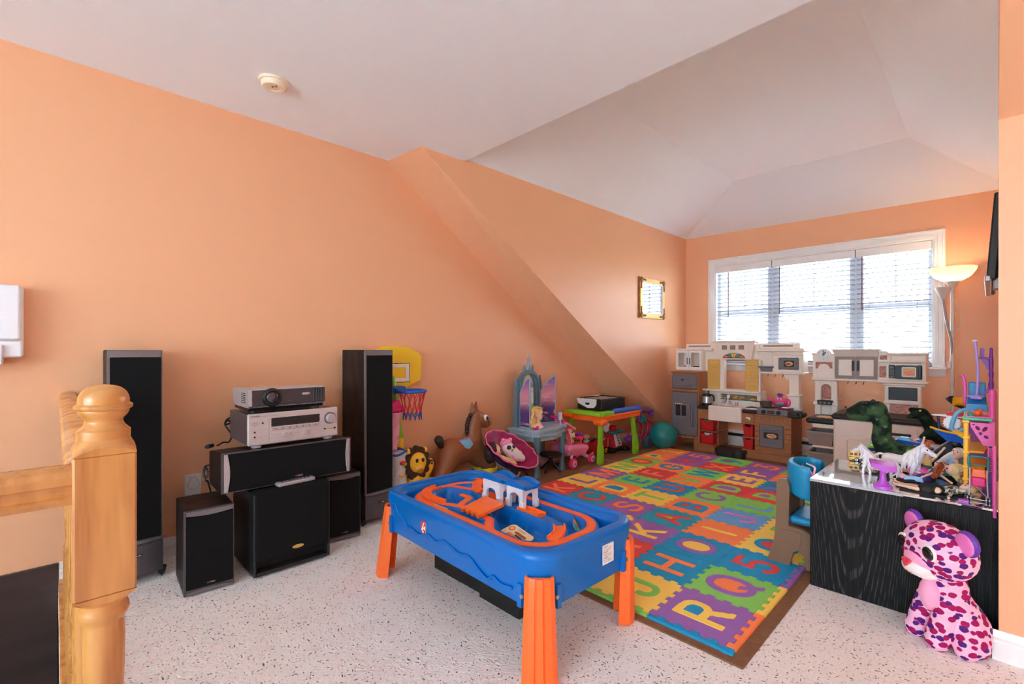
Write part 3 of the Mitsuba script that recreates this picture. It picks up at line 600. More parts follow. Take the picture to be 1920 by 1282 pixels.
with frame(-1.535, 1.415, 0, -1.5):
    hx, hy = 0.535, 0.292
    R = lambda a, b, r, z: ringz(rrect(-a, -b, a, b, r, 8), z)
    zt = 0.412
    rings = [R(hx-.012, hy-.012, .1, 0.226), R(hx-.006, hy-.006, .105, 0.30), R(hx, hy, .11, 0.36), R(hx+.003, hy+.003, .11, .385), R(hx+.001, hy+.001, .11, .4), R(hx-.006, hy-.006, .105, zt-.003), R(hx-.014, hy-.014, .1, zt),
             R(hx-.03, hy-.03, .09, zt), R(hx-.034, hy-.034, .088, zt-.003), R(hx-.036, hy-.036, .086, zt-.012), R(hx-.042, hy-.042, .08, zt-.014), R(hx-.058, hy-.058, .066, zt-.022), R(hx-.063, hy-.063, .062, zt-.04), R(hx-.066, hy-.066, .06, .30)]
    add(t, 'basin', loft(rings, cap=False), 'toy_blue', smooth=50)
    # skirt with a soft mountain relief line along the long sides
    for sgn, nm in ((-1, 'front'), (1, 'rear')):
        pass
    rng = np.random.default_rng(5)
    ridge = smoothpath([(-0.46, 0.375), (-0.43, 0.36), (-0.40, 0.368), (-0.37, 0.33), (-0.33, 0.315), (-0.29, 0.285), (-0.26, 0.292), (-0.2, 0.28), (-0.13, 0.30), (-0.06, 0.29), (-0.01, 0.31), (0.05, 0.30), (0.1, 0.29), (0.16, 0.30), (0.22, 0.27), (0.27, 0.255), (0.30, 0.275), (0.34, 0.262), (0.40, 0.27)], 4)
    for sgn in (-1, 1):
        add(t, 'mountain_relief', tube([(x*-sgn, sgn*(hy-0.002-.012*(0.36-z)), z) for x, z in ridge], 0.005, 6), 'toy_blue', smooth=True)
    # inside: terrain with tracks, just below the rim
    _T.append(_T[-1] @ trimesh.transformations.translation_matrix([0, 0, .024]))
    oval = Polygon([(p[0]*1.0, p[1]*1.0) for p in np.array(rrect(-0.437, -0.198, 0.437, 0.198, 0.14, 10).exterior.coords)])
    outer = LineString(oval.exterior.coords)
    sm = lambda pts, k=6: LineString(smoothpath(pts, k))
    arcL = sm([(-0.437, -0.02), (-0.42, -0.09), (-0.375, -0.135), (-0.31, -0.155), (-0.22, -0.15)])
    cross = sm([(-0.22, -0.15), (-0.15, -0.12), (-0.09, -0.10), (0.0, -0.11), (0.08, -0.12), (0.115, -0.15), (0.17, -0.19), (0.22, -0.2)])
    sline = sm([(-0.41, 0.17), (-0.37, 0.19), (-0.33, 0.15), (-0.28, 0.10), (-0.2, 0.075), (-0.10, 0.07), (0.03, 0.068), (0.15, 0.066), (0.25, 0.06), (0.33, 0.03), (0.385, -0.03), (0.41, -0.1)])
    link = sm([(-0.437, 0.02), (-0.40, 0.05), (-0.33, 0.075), (-0.28, 0.10)])
    sp = sm([(-0.14, -0.11), (-0.17, -0.06), (-0.2, -0.01), (-0.26, -0.005)])
    tracks = [outer, arcL, cross, sline, link, sp]
    import shapely
    nx, ny = 200, 104
    xs, ys = np.linspace(-0.47, 0.47, nx), np.linspace(-0.228, 0.228, ny)
    Xg, Yg = np.meshgrid(xs, ys, indexing='ij')
    allt = unary_union(tracks)
    D = shapely.distance(shapely.points(Xg.ravel(), Yg.ravel()), allt).reshape(Xg.shape)
    P3 = np.stack([Xg*14, Yg*14, 0*Xg], -1)
    ground = 0.262+0.055*meshkit.fbm(P3, 4, 3)+0.012*meshkit.noise(P3*5, 2)
    wgt = np.clip((D-0.024)/0.034, 0, 1); wgt = wgt*wgt*(3-2*wgt)
    Zg = 0.352*(1-wgt)+ground*wgt
    lip = np.exp(-((D-0.0235)/0.004)**2)*0.006
    Zg = Zg+lip
    idx = np.arange(nx*ny).reshape(nx, ny)
    q = np.stack([idx[:-1, :-1], idx[1:, :-1], idx[1:, 1:], idx[:-1, 1:]], -1).reshape(-1, 4)
    ter = trimesh.Trimesh(np.column_stack([Xg.ravel(), Yg.ravel(), Zg.ravel()]), np.vstack([q[:, [0, 1, 2]], q[:, [0, 2, 3]]]), process=False)
    add(t, 'terrain', ter, 'toy_blue', smooth=True)
    red = unary_union([outer.buffer(0.0195), link.buffer(0.017), cross.buffer(0.0185), sp.buffer(0.017)])
    add(t, 'painted_track', prism(red, 0.348, 0.3555), 'track_red')
    hi = unary_union([outer.buffer(0.012), cross.buffer(0.011), sp.buffer(.01)])
    add(t, 'track_lane', prism(hi, 0.35, 0.3565), 'toy_orange')
    from shapely.ops import substring
    def piece(line, a, b, w=0.024, z=0.36):
        s = substring(line, a, b, normalized=True)
        base = s.buffer(w, cap_style=2); lipo = base.difference(s.buffer(w-0.005, cap_style=2))
        add(t, 'orange_track_piece', [prism(base, z-0.008, z), prism(lipo, z, z+0.009)], 'toy_orange')
    piece(arcL, 0.02, 1.0); piece(sline, 0.02, 0.24); piece(sline, 0.30, 0.47); piece(sline, 0.56, 0.70); piece(sline, 0.84, 0.99)
    # the drawbridge plate
    add(t, 'drawbridge', [hull([(-0.075, -0.135, .372), (0.05, -0.14, .372), (0.06, -0.02, .392), (-0.085, -0.005, .392), (-0.075, -0.135, .36), (0.05, -0.14, .36), (0.06, -0.02, .38), (-0.085, -0.005, .38)])]+[bx(-0.08+i*.035, -0.15, .352, -0.062+i*.035, -0.125, .372, .003) for i in range(4)], 'toy_orange')
    # bridge towers: white arches with blue roofs
    def arch_wall(x0, x1, z0, z1, aw, ah):
        p = sbox(x0, z0, x1, z1); c = (x0+x1)/2
        return p.difference(sbox(c-aw/2, z0-.01, c+aw/2, z0+ah).union(affinity.scale(Point(c, z0+ah).buffer(aw/2, 8), 1, 0.7)))
    for cx_, cy_, ln, zt_ in ((-0.075, 0.07, 0.115, 0.465), (0.045, 0.105, 0.105, 0.452)):
        k = add(t, 'bridge_arch', [prism(arch_wall(cx_-ln/2, cx_+ln/2, 0.35, zt_, ln*0.58, 0.05), cy_+s*0.042-.006, cy_+s*0.042+.006, 'y') for s in (-1, 1)]
                + [prism(arch_wall(cy_-.045, cy_+.045, 0.35, zt_, 0.05, 0.055), cx_+s*(ln/2-.006)-.006, cx_+s*(ln/2-.006)+.006, 'x') for s in (-1, 1)]
                + [bx(cx_+a*(ln/2-.008)-.014, cy_+b*.042-.011, .35, cx_+a*(ln/2-.008)+.014, cy_+b*.042+.011, .39, .004) for a in (-1, 1) for b in (-1, 1)], 'toy_white')
        rf = [(cx_-ln/2-.012, zt_-.004), (cx_-ln/2-.012, zt_+.006), (cx_-ln*.2, zt_+.022), (cx_+ln*.2, zt_+.022), (cx_+ln/2+.012, zt_+.006), (cx_+ln/2+.012, zt_-.004)]
        add(t, 'bridge_roof', [prism(rf, cy_-.056, cy_-.03, 'y', .003), prism(rf, cy_+.03, cy_+.056, 'y', .003), prism([(a, b-.008) for a, b in rf], cy_-.04, cy_+.04, 'y')], 'toy_blue')
    # printed pictures on the terrain
    def sticker(c, u, v, w, h, parts_):
        """flat printed panel with centre c and unit axes u, v"""
        c, u, v = (np.array(q, float) for q in (c, u, v)); u /= np.linalg.norm(u); n = np.cross(u, v); n /= np.linalg.norm(n); v = np.cross(n, u)
        M = np.eye(4); M[:3, 0], M[:3, 1], M[:3, 2], M[:3, 3] = u, v, n, c
        M = _T[-1] @ M
        k = add(t, 'printed_panel', prism(rrect(-w/2, -h/2, w/2, h/2, min(w, h)*.25, 4), 0, 0.002), parts_[0][1], T=M)
        for i, (pl, mm) in enumerate(parts_[1:]): add(k, 'print', prism(pl, 0.0015, 0.0026+0.0003*i), mm, T=M)
    E_ = lambda x, y, a, b: affinity.scale(Point(x, y).buffer(1, 8), a, b)
    sticker((-0.19, -0.196, 0.325), (1, 0.06, 0), (0, -0.4, 1.0) if 0 else (0, 0.55, 1), 0.13, 0.075, [(None, 'beige_print'), (rrect(-.045, -.028, .05, .022, .02).difference(rrect(-.025, -.012, .03, .008, .009)), 'brown_print'), (E_(-.012, -.002, .012, .007), 'green_print'), (E_(.02, -.004, .01, .006), 'green_print'), (E_(.05, .026, .01, .008), 'orange_print')])
    sticker((0.20, -0.075, 0.312), (1, -0.2, -0.05), (0.1, 1, 0.25), 0.16, 0.075, [(None, 'cream_print'), (E_(-.055, .012, .018, .014), 'orange_print'), (E_(-.055, .012, .009, .007), 'cream_print'), (rrect(-.04, -.028, .03, -.01, .006), 'orange_print'), (rrect(-.02, .0, .055, .012, .005), 'brown_print'), (rrect(0, -.012, .05, -.004, .002), 'toy_black'), (E_(.04, -.024, .025, .008), 'orange_print'), (E_(0, .025, .03, .006), 'beige_print')])
    sticker((0.335, 0.145, 0.325), (-0.6, 0.75, 0), (-0.5, -0.4, 0.9), 0.14, 0.07, [(None, 'teal_print'), (E_(.04, .01, .03, .03), 'brown_print'), (E_(-.035, -.012, .03, .022), 'lime_print'), (E_(-.03, -.01, .012, .012), 'paper'), (E_(.0, .015, .014, .018), 'orange_print'), (E_(-.008, -.02, .012, .006), 'green_print')])
    _T.pop()
    # maker's mark: red square, white swoosh
    T0 = _T[-1].copy()
    def plate(nm, poly, m_, h0, h1, at_, ax):
        M = T0 @ trimesh.transformations.translation_matrix(at_); mm = wallpos(prism(poly, h0, h1), ax); return add(t, nm, mm, m_, T=M, smooth=False)
    lg = (-0.155, -hy+0.0025, 0.325)
    plate('logo_border', rrect(-.019, -.027, .019, .027, .004, 3), 'paper', 0, 0.0012, lg, 'y-')
    plate('logo_field', rrect(-.0175, -.0255, .0175, .0255, .003, 3), 'red_print', 0, 0.0018, lg, 'y-')
    plate('logo_mark', Polygon([(-.015, -.012), (.004, .022), (.010, .022), (-.004, -.004), (.012, .004), (.014, .010), (.016, -.006), (.012, -.012), (.004, -.006), (-.006, -.016), (.004, -.018), (.008, -.022), (-.002, -.023)]).buffer(0), 'paper', 0, 0.0023, lg, 'y-')
    wl = (hx+0.0005, 0.075, 0.325)
    plate('warning_label', rrect(-.034, -.036, .034, .036, .002, 2), 'paper', 0, 0.0012, wl, 'x+')
    for i in range(9):
        w_ = .05 if i % 3 else .03
        plate('label_line', sbox(-.03, .027-i*.0068, -.03+w_, .0282-i*.0068+(.001 if i % 3 == 0 else 0)), 'grey_print', 0, 0.0016, wl, 'x+')
    # legs
    prof = np.array([(-.05, -.045), (-.05, -.008), (-.036, 0.006), (-.016, 0.013), (-.0145, .0085), (-.0115, .0085), (-.010, .0165), (.010, .0165), (.0115, .0085), (.0145, .0085), (.016, .013), (.036, .006), (.05, -.008), (.05, -.045), (.042, -.045), (.042, -.01), (0.032, -.002), (-.032, -.002), (-.042, -.01), (-.042, -.045)])
    for sx in (-1, 1):
        for sy in (-1, 1):
            o = np.array([sx*.72, sy*.72]); tg = np.array([-o[1], o[0]])
            c0 = np.array([sx*(hx-.028), sy*(hy-.028)-(0.012 if sy > 0 else 0)]); spl = 0.040 if sy < 0 else 0.004; zb = 0.0 if sy < 0 else 0.0065
            rings = []
            for z, off, s in ((0.335, 0.0, 0.92), (0.328, 0.002, .96), (0.3, 0.006, 0.98), (0.006+zb, spl, 1.17), (zb, spl-.0005, 1.15)):
                c = c0+o*off; rings.append(np.array([np.append(c+tg*p[0]*s+o*p[1]*s, z) for p in prof]))
            add(t, 'leg', loft(rings), 'toy_orange', smooth=20)
            # bracket of the basin around the leg with a screw
            for sgn in (-1, 1):
                c = c0+tg*sgn*0.060-o*0.034
                add(t, 'leg_bracket', hull([(c[0]+a*.010, c[1]+b*.010, z) for a in (-1, 1) for b in (-1, 1) for z in (0.222, .30)]), 'toy_blue', smooth=20)
            c = c0+tg*0.062*(1 if sx*sy < 0 else -1)
            d_ = np.array([0, sy]) if abs(c[1]) > abs(c[0])*hy/hx else np.array([sx, 0])
            p_ = np.array([sx*(hx-.085), sy*(hy-0.004)]) if True else c
            add(t, 'screw', cone((p_[0], p_[1], .262), (p_[0], p_[1]+sy*.006, .262), 0.007, n=12), 'metal')
            p_ = np.array([sx*(hx-.004), sy*(hy-.085)])
            add(t, 'screw', cone((p_[0], p_[1], .262), (p_[0]+sx*.006, p_[1], .262), 0.007, n=12), 'metal')
# black boxes underneath
def black_box(x0, y0, x1, y1, h, label):
    t = thing('storage_box', label, 'box', 'black boxes under the play table')
    add(t, 'body', bx(x0, y0, 0.002, x1, y1, h, 0.006), 'toy_black'); add(t, 'lid', bx(x0-.004, y0-.004, h, x1+.004, y1+.004, h+.016, 0.004), 'toy_black')
black_box(-1.93, 1.345, -1.58, 1.6, 0.15, 'black box under the blue play table, the farther and lower of two')
black_box(-1.565, 1.325, -1.315, 1.62, 0.19, 'black box under the blue play table, right behind its front leg')
# ---------------------------------------------------------------- brown floor mats and the foam alphabet tiles
def felt(p, n, uv): return mix(C3((134, 98, 72)), C3((112, 80, 58)), fbm(p.x*60, p.y*60))
mat('brown_mat', mikit.proc(felt), 0.85, 0.15)
one('floor_mat', bx(X1+.02, 1.665, 0, -0.585, 3.872, 0.006, .002), 'brown_mat', 'thin brown floor mat under the near half of the alphabet tiles', 'floor mat')
one('floor_mat', bx(X1+.02, 3.886, 0, -0.585, 5.5, 0.006, .002), 'brown_mat', 'thin brown floor mat under the toy kitchens and far tiles', 'floor mat')
FOAM = {'r': (224, 74, 74), 'o': (254, 138, 82), 'y': (252, 212, 100), 'g': (134, 204, 96), 'b': (36, 152, 200), 'p': (154, 106, 182), 'k': (212, 70, 80), 't': (42, 158, 184), 'c': (106, 168, 220), 'm': (206, 132, 202)}
def foam_h(p, n, uv): return 0.5+0.5*dr.sin((p.x+p.y)*900)
for k_, c_ in FOAM.items():
    mat('foam_'+k_, c_, 0.75, 0.25)
bump('foam_p', foam_h, 0.0006, 4e-4); bump('foam_b', foam_h, 0.0006, 4e-4)
_glyph = {}
def glyph(ch, h):
    if ch == 'I': return rrect(-.014, -.098, .014, .098, .0135, 4)
    if (ch, h) not in _glyph:
        m = meshkit.text_mesh(ch, h, 0.01, True); v = np.array(m.vertices); f = np.array(m.faces)
        top = f[(np.abs(v[f][:, :, 2]-0.01) < 1e-6).all(1)]
        g = unary_union([Polygon(v[a][:, :2]).buffer(1e-6) for a in top]).buffer(-0.0012).buffer(0.0008, quad_segs=4).simplify(0.0006)
        b = g.bounds; _glyph[(ch, h)] = affinity.translate(g, -(b[0]+b[2])/2, -(b[1]+b[3])/2)
    return _glyph[(ch, h)]
S = 0.305; MX, MY = -2.491, 1.731
# (column, row): tile, letter, letter colour, counter colour
TILES = {(5, 0): 'p R y b', (5, 1): 'g Q p o', (5, 2): 'b 5 r', (5, 3): 'y O b r', (5, 4): 'y B g y', (5, 5): 'c 7 o', (5, 6): 'g 4 p o', (5, 7): 'o 8 g b', (5, 8): 'r Y b', (5, 9): 'y 2 r',
 (4, 0): 'y J g', (4, 1): 'b H o', (4, 2): 'b O p y', (4, 3): 'o I y', (4, 4): 'c J m', (4, 5): 'g L c', (4, 6): 'r P g p', (4, 7): 'b M p', (4, 8): 'o R b o', (4, 9): 'g 6 o r',
 (3, 0): 'y Z r', (3, 1): 'r A o y', (3, 2): 'p K y', (3, 3): 't A r g', (3, 4): 'o B b r', (3, 5): 'g C p', (3, 6): 'k D g p', (3, 7): 'y E p', (3, 8): 'p F y', (3, 9): 'p 3 o',
 (2, 0): 'g 2 r', (2, 1): 'o T b', (2, 2): 'y Y p', (2, 3): 'p S o', (2, 4): 'y T g', (2, 5): 'b U r', (2, 6): 'o V g', (2, 7): 'g W b', (2, 8): 'k X o', (2, 9): 'g 9 b r',
 (1, 0): 'b N y', (1, 1): 'r Z y', (1, 2): 'p B g o', (1, 3): 't C r', (1, 4): 'o D y b', (1, 5): 'g E b', (1, 6): 'k F o', (1, 7): 'o G b', (1, 8): 'p H r', (1, 9): 'p 5 o',
 (0, 0): 'y I p', (0, 1): 'g J o', (0, 2): 'b J y', (0, 3): 'r K o', (0, 4): 'y L p', (0, 5): 'p M o', (0, 6): 'y N g', (0, 7): 'g O r o', (0, 8): 'o P y t', (0, 9): 'o 1 y'}
NT = 9; DEP = 0.0085
def zig(flip):
    pts = []
    for k_ in range(NT):
        o = DEP*(1 if (k_ % 2) else -1)*flip
        a_ = 0.006 if 0 < k_ < NT-1 else 0
        w_ = S/NT
        pts += [(k_*w_+(0 if k_ else 0), o), ((k_+1)*w_, o)]
    return np.array(pts)
def tile_poly(i, j, ni, nj):
    """square with square teeth; the outline's edges match the neighbours'"""
    z = zig(1); e = []
    bot = [(x, o) for x, o in z]; right = [(S+o, y) for y, o in z]; top = [(x, S+o) for x, o in z][::-1]; left = [(o, y) for y, o in z][::-1]
    if i == 0: left = [(0, S), (0, 0)]
    if j == nj-1: top = [(S, S), (0, S)]
    return Polygon(bot+right+top+left).buffer(0)
t = thing('alphabet_mat', 'colourful interlocking foam alphabet and number mat on the floor', 'play mat')
ZM = 0.006; TH = 0.011
shrink = 0.0005
_pc = {}
for (i, j), spec in TILES.items():
    sp_ = spec.split(); x0, y0 = MX+i*S, MY+j*S
    pk = (i == 0, j == 9)
    if pk not in _pc: _pc[pk] = prism(tile_poly(i, j, 6, 10).buffer(-shrink, join_style=2), 0, TH, bev=0.0012)
    rng = np.random.default_rng(i*20+j); dz = rng.uniform(0, 0.0012)
    with frame(x0, y0, ZM, 0):
        k_ = add(t, 'tile', _pc[pk], 'foam_'+sp_[0], smooth=False)
        g = glyph(sp_[1], 0.195)
        if sp_[1] in 'I1': g = affinity.scale(g, 1.0, 1.05)
        # up = -x, right = +y
        g2 = affinity.affine_transform(g, [0, -1, 1, 0, S/2, S/2])
        add(k_, 'letter', prism(g2.buffer(-.0004), TH-0.003, TH+0.0012+dz, bev=.0006), 'foam_'+sp_[2], smooth=False)
        if len(sp_) > 3:
            holes = [Polygon(r_) for gg in getattr(g2, 'geoms', [g2]) for r_ in gg.interiors]
            if holes: add(k_, 'counter', prism(unary_union(holes).buffer(-.0008), TH-0.003, TH+0.0008), 'foam_'+sp_[3], smooth=False)
# border strips with teeth
def strip(i, j, side, col):
    z = zig(1); w = 0.028
    if side == 'near': p = [(x, o-0.0004) for x, o in z]+[(S, -w), (0, -w)]
    else: p = [(S+o+.0004, y) for y, o in z]+[(S+w, S), (S+w, 0)]
    with frame(MX+i*S, MY+j*S, ZM):
        add(t, 'border_strip', prism(Polygon(p).buffer(0).buffer(-.0005, join_style=2), 0, TH, bev=.0015), 'foam_'+col, smooth=False)
for i, c_ in enumerate('yrogtgb'[1:]): strip(i, 0, 'near', 'yrbogb'[i])
for j, c_ in enumerate('oypgbrogyb'): strip(5, j, 'right', c_)
with frame(MX, MY, ZM): add(t, 'border_strip', prism(rrect(6*S-.02, -.03, 6*S+.028, 0.0, .008, 3), 0, TH-.001), 'foam_b', smooth=False)
# ---------------------------------------------------------------- the two toy kitchens
mat('k_brown', (158, 102, 62), 0.5); mat('k_grey', (110, 106, 110), 0.42); mat('k_cream', (242, 230, 218), 0.45)
mat('k_dark', (40, 30, 30), 0.45); mat('k_tan', (216, 172, 92), 0.5); mat('k_red', (186, 26, 34), 0.4); mat('k_taupe', (146, 128, 122), 0.5)
mat('k_black', (28, 26, 28), 0.4); mat('pic_brown', (140, 70, 40), 0.5); mat('pic_cream', (226, 180, 130), 0.5); mat('pic_dark', (40, 26, 22), 0.5)
mat('stain_orange', (238, 110, 80), 0.4); mat('stain_yellow', (240, 176, 60), 0.4); mat('stain_teal', (70, 150, 150), 0.4)
mat('pink', (232, 70, 130), 0.4); mat('kettle_steel', (190, 190, 192), 0.3, 0.5, .6)
t = thing('toy_kitchen', 'large brown and cream toy kitchen with grey fridge, white sink and yellow shutters', 'toy kitchen')
yf, yb_ = 4.92, 5.28
P = lambda nm, m, mm, **k: add(t, nm, m, mm, **k)
# fridge
fx0, fx1 = -2.492, -2.19
P('fridge_body', [bx(fx0, yf+.02, .14, fx1, yb_, .842, .006), bx(fx0-.006, yf-.002, .832, fx1+.004, yb_, .85, .006), bx(fx0-.008, yf-.006, .63, fx1+.006, yf+.1, .652, .005), bx(fx0-.004, yf-.002, .124, fx1+.003, yb_, .146, .005)], 'k_brown')
for a, b in ((fx0, fx0+.045), (fx1-.045, fx1)): P('fridge_leg', bx(a, yf, .006, b, yf+.05, .126, .005), 'k_brown'); P('fridge_leg', bx(a, yb_-.05, .006, b, yb_, .126, .005), 'k_brown')
P('fridge_back_apron', bx(fx0+.04, yb_-.1, .04, fx1-.04, yb_-.08, .13, .003), 'k_brown')
k = P('freezer_drawer', [bx(fx0+.008, yf-.008, .658, fx1-.008, yf+.04, .815, .012), bx(fx0+.04, yf-.018, .69, fx1-.06, yf-.004, .704, .004)], 'k_grey')
add(k, 'handle_mark', [bx(-2.372, yf-.016, .752, -2.335, yf-.006, .76, .003), bx(-2.362, yf-.014, .758, -2.345, yf-.006, .766, .003)], 'k_dark')
k = P('fridge_door', bx(fx0+.006, yf-.008, .15, fx1-.006, yf+.04, .626, .012), 'k_grey')
add(k, 'dispenser', [prism(sbox(-2.447, .327, -2.262, .508).difference(sbox(-2.43, .365, -2.31, .482)), yf-.02, yf-.004, 'y', .003), bx(-2.378, yf-.018, .365, -2.364, yf-.006, .482, .003)], 'k_grey')
add(k, 'dispenser_recess', bx(-2.43, yf-.011, .365, -2.31, yf-.006, .482, .001), 'k_dark')
add(k, 'dispenser_marks', [bx(-2.438+i*.024, yf-.0215, .49, -2.425+i*.024, yf-.0195, .502, 0) for i in range(4)], 'pic_cream')
add(k, 'handle', tube([(-2.24, yf-.008, .515), (-2.24, yf-.03, .505), (-2.24, yf-.03, .275), (-2.24, yf-.008, .265)], .0095, 8), 'k_grey', smooth=True)
# upper cupboard with two windowed doors
uy = 5.08
ux0, ux1 = -2.515, -2.212
P('upper_cupboard', [bx(ux0, uy+.01, .85, ux0+.012, yb_, 1.09, .003), bx(ux1-.012, uy+.01, .85, ux1, yb_, 1.09, .003), bx(ux0-.006, uy-.006, 1.078, ux1+.006, yb_, 1.1, .006), bx(ux0, uy+.01, .85, ux1, yb_, .868, .004), bx(ux0, yb_-.02, .85, ux1, yb_, 1.09, .002)], 'k_cream')
for a, b in ((ux0+.004, -2.365), (-2.361, ux1-.004)):
    k = P('cupboard_door', prism(sbox(a, .866, b, 1.078).difference(sbox(a+.026, .893, b-.026, 1.052)), uy-.004, uy+.012, 'y', .003), 'trim')
    hx_ = b-.012 if a < -2.4 else a+.012
    add(k, 'handle', rbox(hx_-.006, uy-.016, .925, hx_+.006, uy-.002, .995, .005, 8), 'k_grey')
# cream wall panels behind
P('back_panel', [bx(ux1-.002, 5.17, .66, -2.13, yb_, 1.09, .004), bx(-1.66, 5.17, .87, -1.47, yb_, 1.09, .004), bx(-2.45, 5.2, 1.095, -1.3, yb_, 1.15, .005), bx(-2.13, 5.17, .98, -1.66, yb_, 1.14, .004)], 'k_cream')
P('top_slot', [bx(-2.42, 5.197, 1.116, -2.17, 5.206, 1.133, 0), bx(-1.63, 5.197, 1.116, -1.36, 5.206, 1.133, 0)], 'k_taupe')
P('cornice', bx(-2.22, 5.12, 1.073, -2.12, yb_, 1.1, .006), 'k_cream'); P('cornice', bx(-1.68, 5.12, 1.065, -1.25, yb_, 1.1, .008), 'k_cream')
hd = [(-2.075, .985), (-1.712, .985), (-1.68, 1.165), (-2.105, 1.165)]
k = P('header', [prism(hd, 5.09, 5.2, 'y', .004), bx(-2.118, 5.075, 1.16, -1.667, 5.22, 1.18, .007)], 'k_cream')
for i in range(3): add(k, 'square_inset', bx(-2.004+i*.0855, 5.086, 1.087, -1.95+i*.0855, 5.092, 1.133, .001), 'k_taupe')
arc = affinity.translate(affinity.scale(Point(0, 0).buffer(1, 24), .108, .048), -1.881, .998).intersection(sbox(-2, 1.0, -1.7, 1.06))
add(k, 'fanlight_frame', prism(arc.buffer(.003), 5.086, 5.092, 'y'), 'k_black')
for i, c_ in enumerate(('stain_orange', 'stain_teal', 'stain_yellow', 'stain_yellow', 'stain_teal', 'stain_orange')):
    a0, a1 = math.pi-(i*math.pi/6), math.pi-((i+1)*math.pi/6); ctr = (-1.881, .985)
    wd = Polygon([ctr, (ctr[0]+.2*math.cos(a0), ctr[1]+.2*math.sin(a0)), (ctr[0]+.2*math.cos(a1), ctr[1]+.2*math.sin(a1))]).buffer(-.0018)
    add(k, 'fanlight_glass', prism(arc.buffer(-.002).intersection(wd), 5.083, 5.089, 'y'), c_)
P('window_frame', [bx(-2.03, 5.1, .655, -1.985, 5.17, .99, .004), bx(-1.772, 5.1, .655, -1.735, 5.17, .99, .004)], 'k_cream')
for a, b in ((-2.155, -2.025), (-1.768, -1.642)):
    k = P('shutter', bx(a, 5.085, .66, b, 5.103, .982, .004), 'k_tan')
    for c_ in range(2):
        for r_ in range(8):
            u0 = a+.022+c_*.044; z_ = .69+r_*.034
            add(k, 'louvre', hull([(u0, 5.085, z_), (u0+.038, 5.085, z_), (u0, 5.085, z_+.028), (u0+.038, 5.085, z_+.028), (u0, 5.078, z_+.002), (u0+.038, 5.078, z_+.002)]), 'k_tan', smooth=False)
P('window_shelf', [bx(-2.2, 5.04, .642, -1.625, yb_, .662, .007)], 'k_cream')
P('splashback', [bx(-2.15, 5.12, .488, -1.625, yb_, .645, .004), bx(-1.66, 5.1, .488, -1.625, 5.17, .98, .004), bx(-2.2, 5.1, .49, -2.185, 5.17, .645, .003)], 'k_cream')
rng = np.random.default_rng(4); tv, tf, tc = [], [], []
cols = [lin(c) for c in ((178, 64, 40), (226, 160, 50), (70, 120, 116), (120, 140, 60), (200, 110, 50))]
tm = []; tcol = []
for r_ in range(5):
    for c_ in range(13):
        x_ = -2.028+c_*.0285+(.014 if r_ % 2 else 0)
        b_ = trimesh.creation.box(bounds=[[x_, 5.112, .556+r_*.0122], [min(x_+.0272, -1.66), 5.121, .556+r_*.0122+.0112]])
        tm.append(b_); tcol.append(np.tile(cols[(rng.integers(0, 5) if r_ not in (0, 4) else 2)], (8, 1)))
scene['m_vc'] = {'type': 'twosided', 'bsdf': {'type': 'principled', 'base_color': {'type': 'mesh_attribute', 'name': 'vertex_color'}, 'roughness': .45}}
P('mosaic_tiles', trimesh.util.concatenate(tm), 'vc', smooth=False, color=np.vstack(tcol), kind='stuff')
# counter, sink
P('counter', [bx(-2.19, yf-.015, .46, -2.07, 5.2, .49, .008), bx(-1.735, yf-.02, .46, -1.3, 5.2, .49, .008), bx(-1.33, yf-.03, .45, -1.212, 5.1, .488, .012), bx(-2.08, 5.08, .46, -1.72, 5.2, .49, .004)], 'k_dark')
P('counter_bracket', [rbox(-1.262, yf-.028, .488, -1.215, yf+.05, .515, .01), rbox(-1.235, yf-.035, .455, -1.205, yf+.03, .505, .012)], 'k_dark')
sk = m3.Manifold.batch_boolean([man(rbox(-2.068, 4.885, .35, -1.737, 5.1, .505, .014)), man(rbox(-2.045, 4.91, .39, -1.76, 5.08, .56, .02))], m3.OpType.Subtract)
k = P('sink', sk, 'k_cream', smooth=40)
add(k, 'apron_panel', prism(sbox(-2.045, .368, -1.76, .482).difference(sbox(-2.04, .373, -1.765, .477)), 4.882, 4.888, 'y'), 'k_cream')
k = P('faucet', [tube(smoothpath([(-1.97, 5.1, .5), (-1.97, 5.1, .55), (-1.96, 5.07, .575), (-1.95, 5.03, .56), (-1.945, 5.01, .53)]), .009, 8), cone((-2.0, 5.1, .495), (-2.0, 5.1, .54), .014, .009), cone((-1.92, 5.09, .495), (-1.91, 5.07, .545), .013, .008), cone((-1.855, 5.1, .492), (-1.855, 5.1, .535), .013, .011)], 'silver')
# base cabinets
P('base_cabinet', [bx(-2.19, yf, .0065, -2.012, yb_, .07, .006), bx(-2.19, yf, .35, -2.012, yb_, .46, .006), bx(-2.19, yf, .06, -2.168, yb_, .4, .005), bx(-2.03, yf+.1, .06, -2.01, yb_, .4, .005), bx(-2.19, yb_-.02, .06, -2.012, yb_, .4, .003), bx(-2.18, yf-.005, .07, -2.0, yb_, .088, .006), bx(-2.18, yf+.01, .215, -2.0, yb_, .23, .006)], 'k_brown')
P('oven_cabinet', [bx(-1.625, yf+.008, .09, -1.302, yb_, .458, .004), bx(-1.755, yf, .0065, -1.298, yb_, .09, .008), bx(-1.74, yf-.006, .08, -1.305, yf+.1, .098, .006), bx(-1.745, yf, .345, -1.62, yb_, .458, .005), bx(-1.745, yf+.1, .09, -1.73, yb_, .36, .004), bx(-1.745, yb_-.02, .09, -1.6, yb_, .36, .003), bx(-1.745, yf, .205, -1.625, yb_, .222, .005)], 'k_brown')
bk = t+'__oven_cabinet'
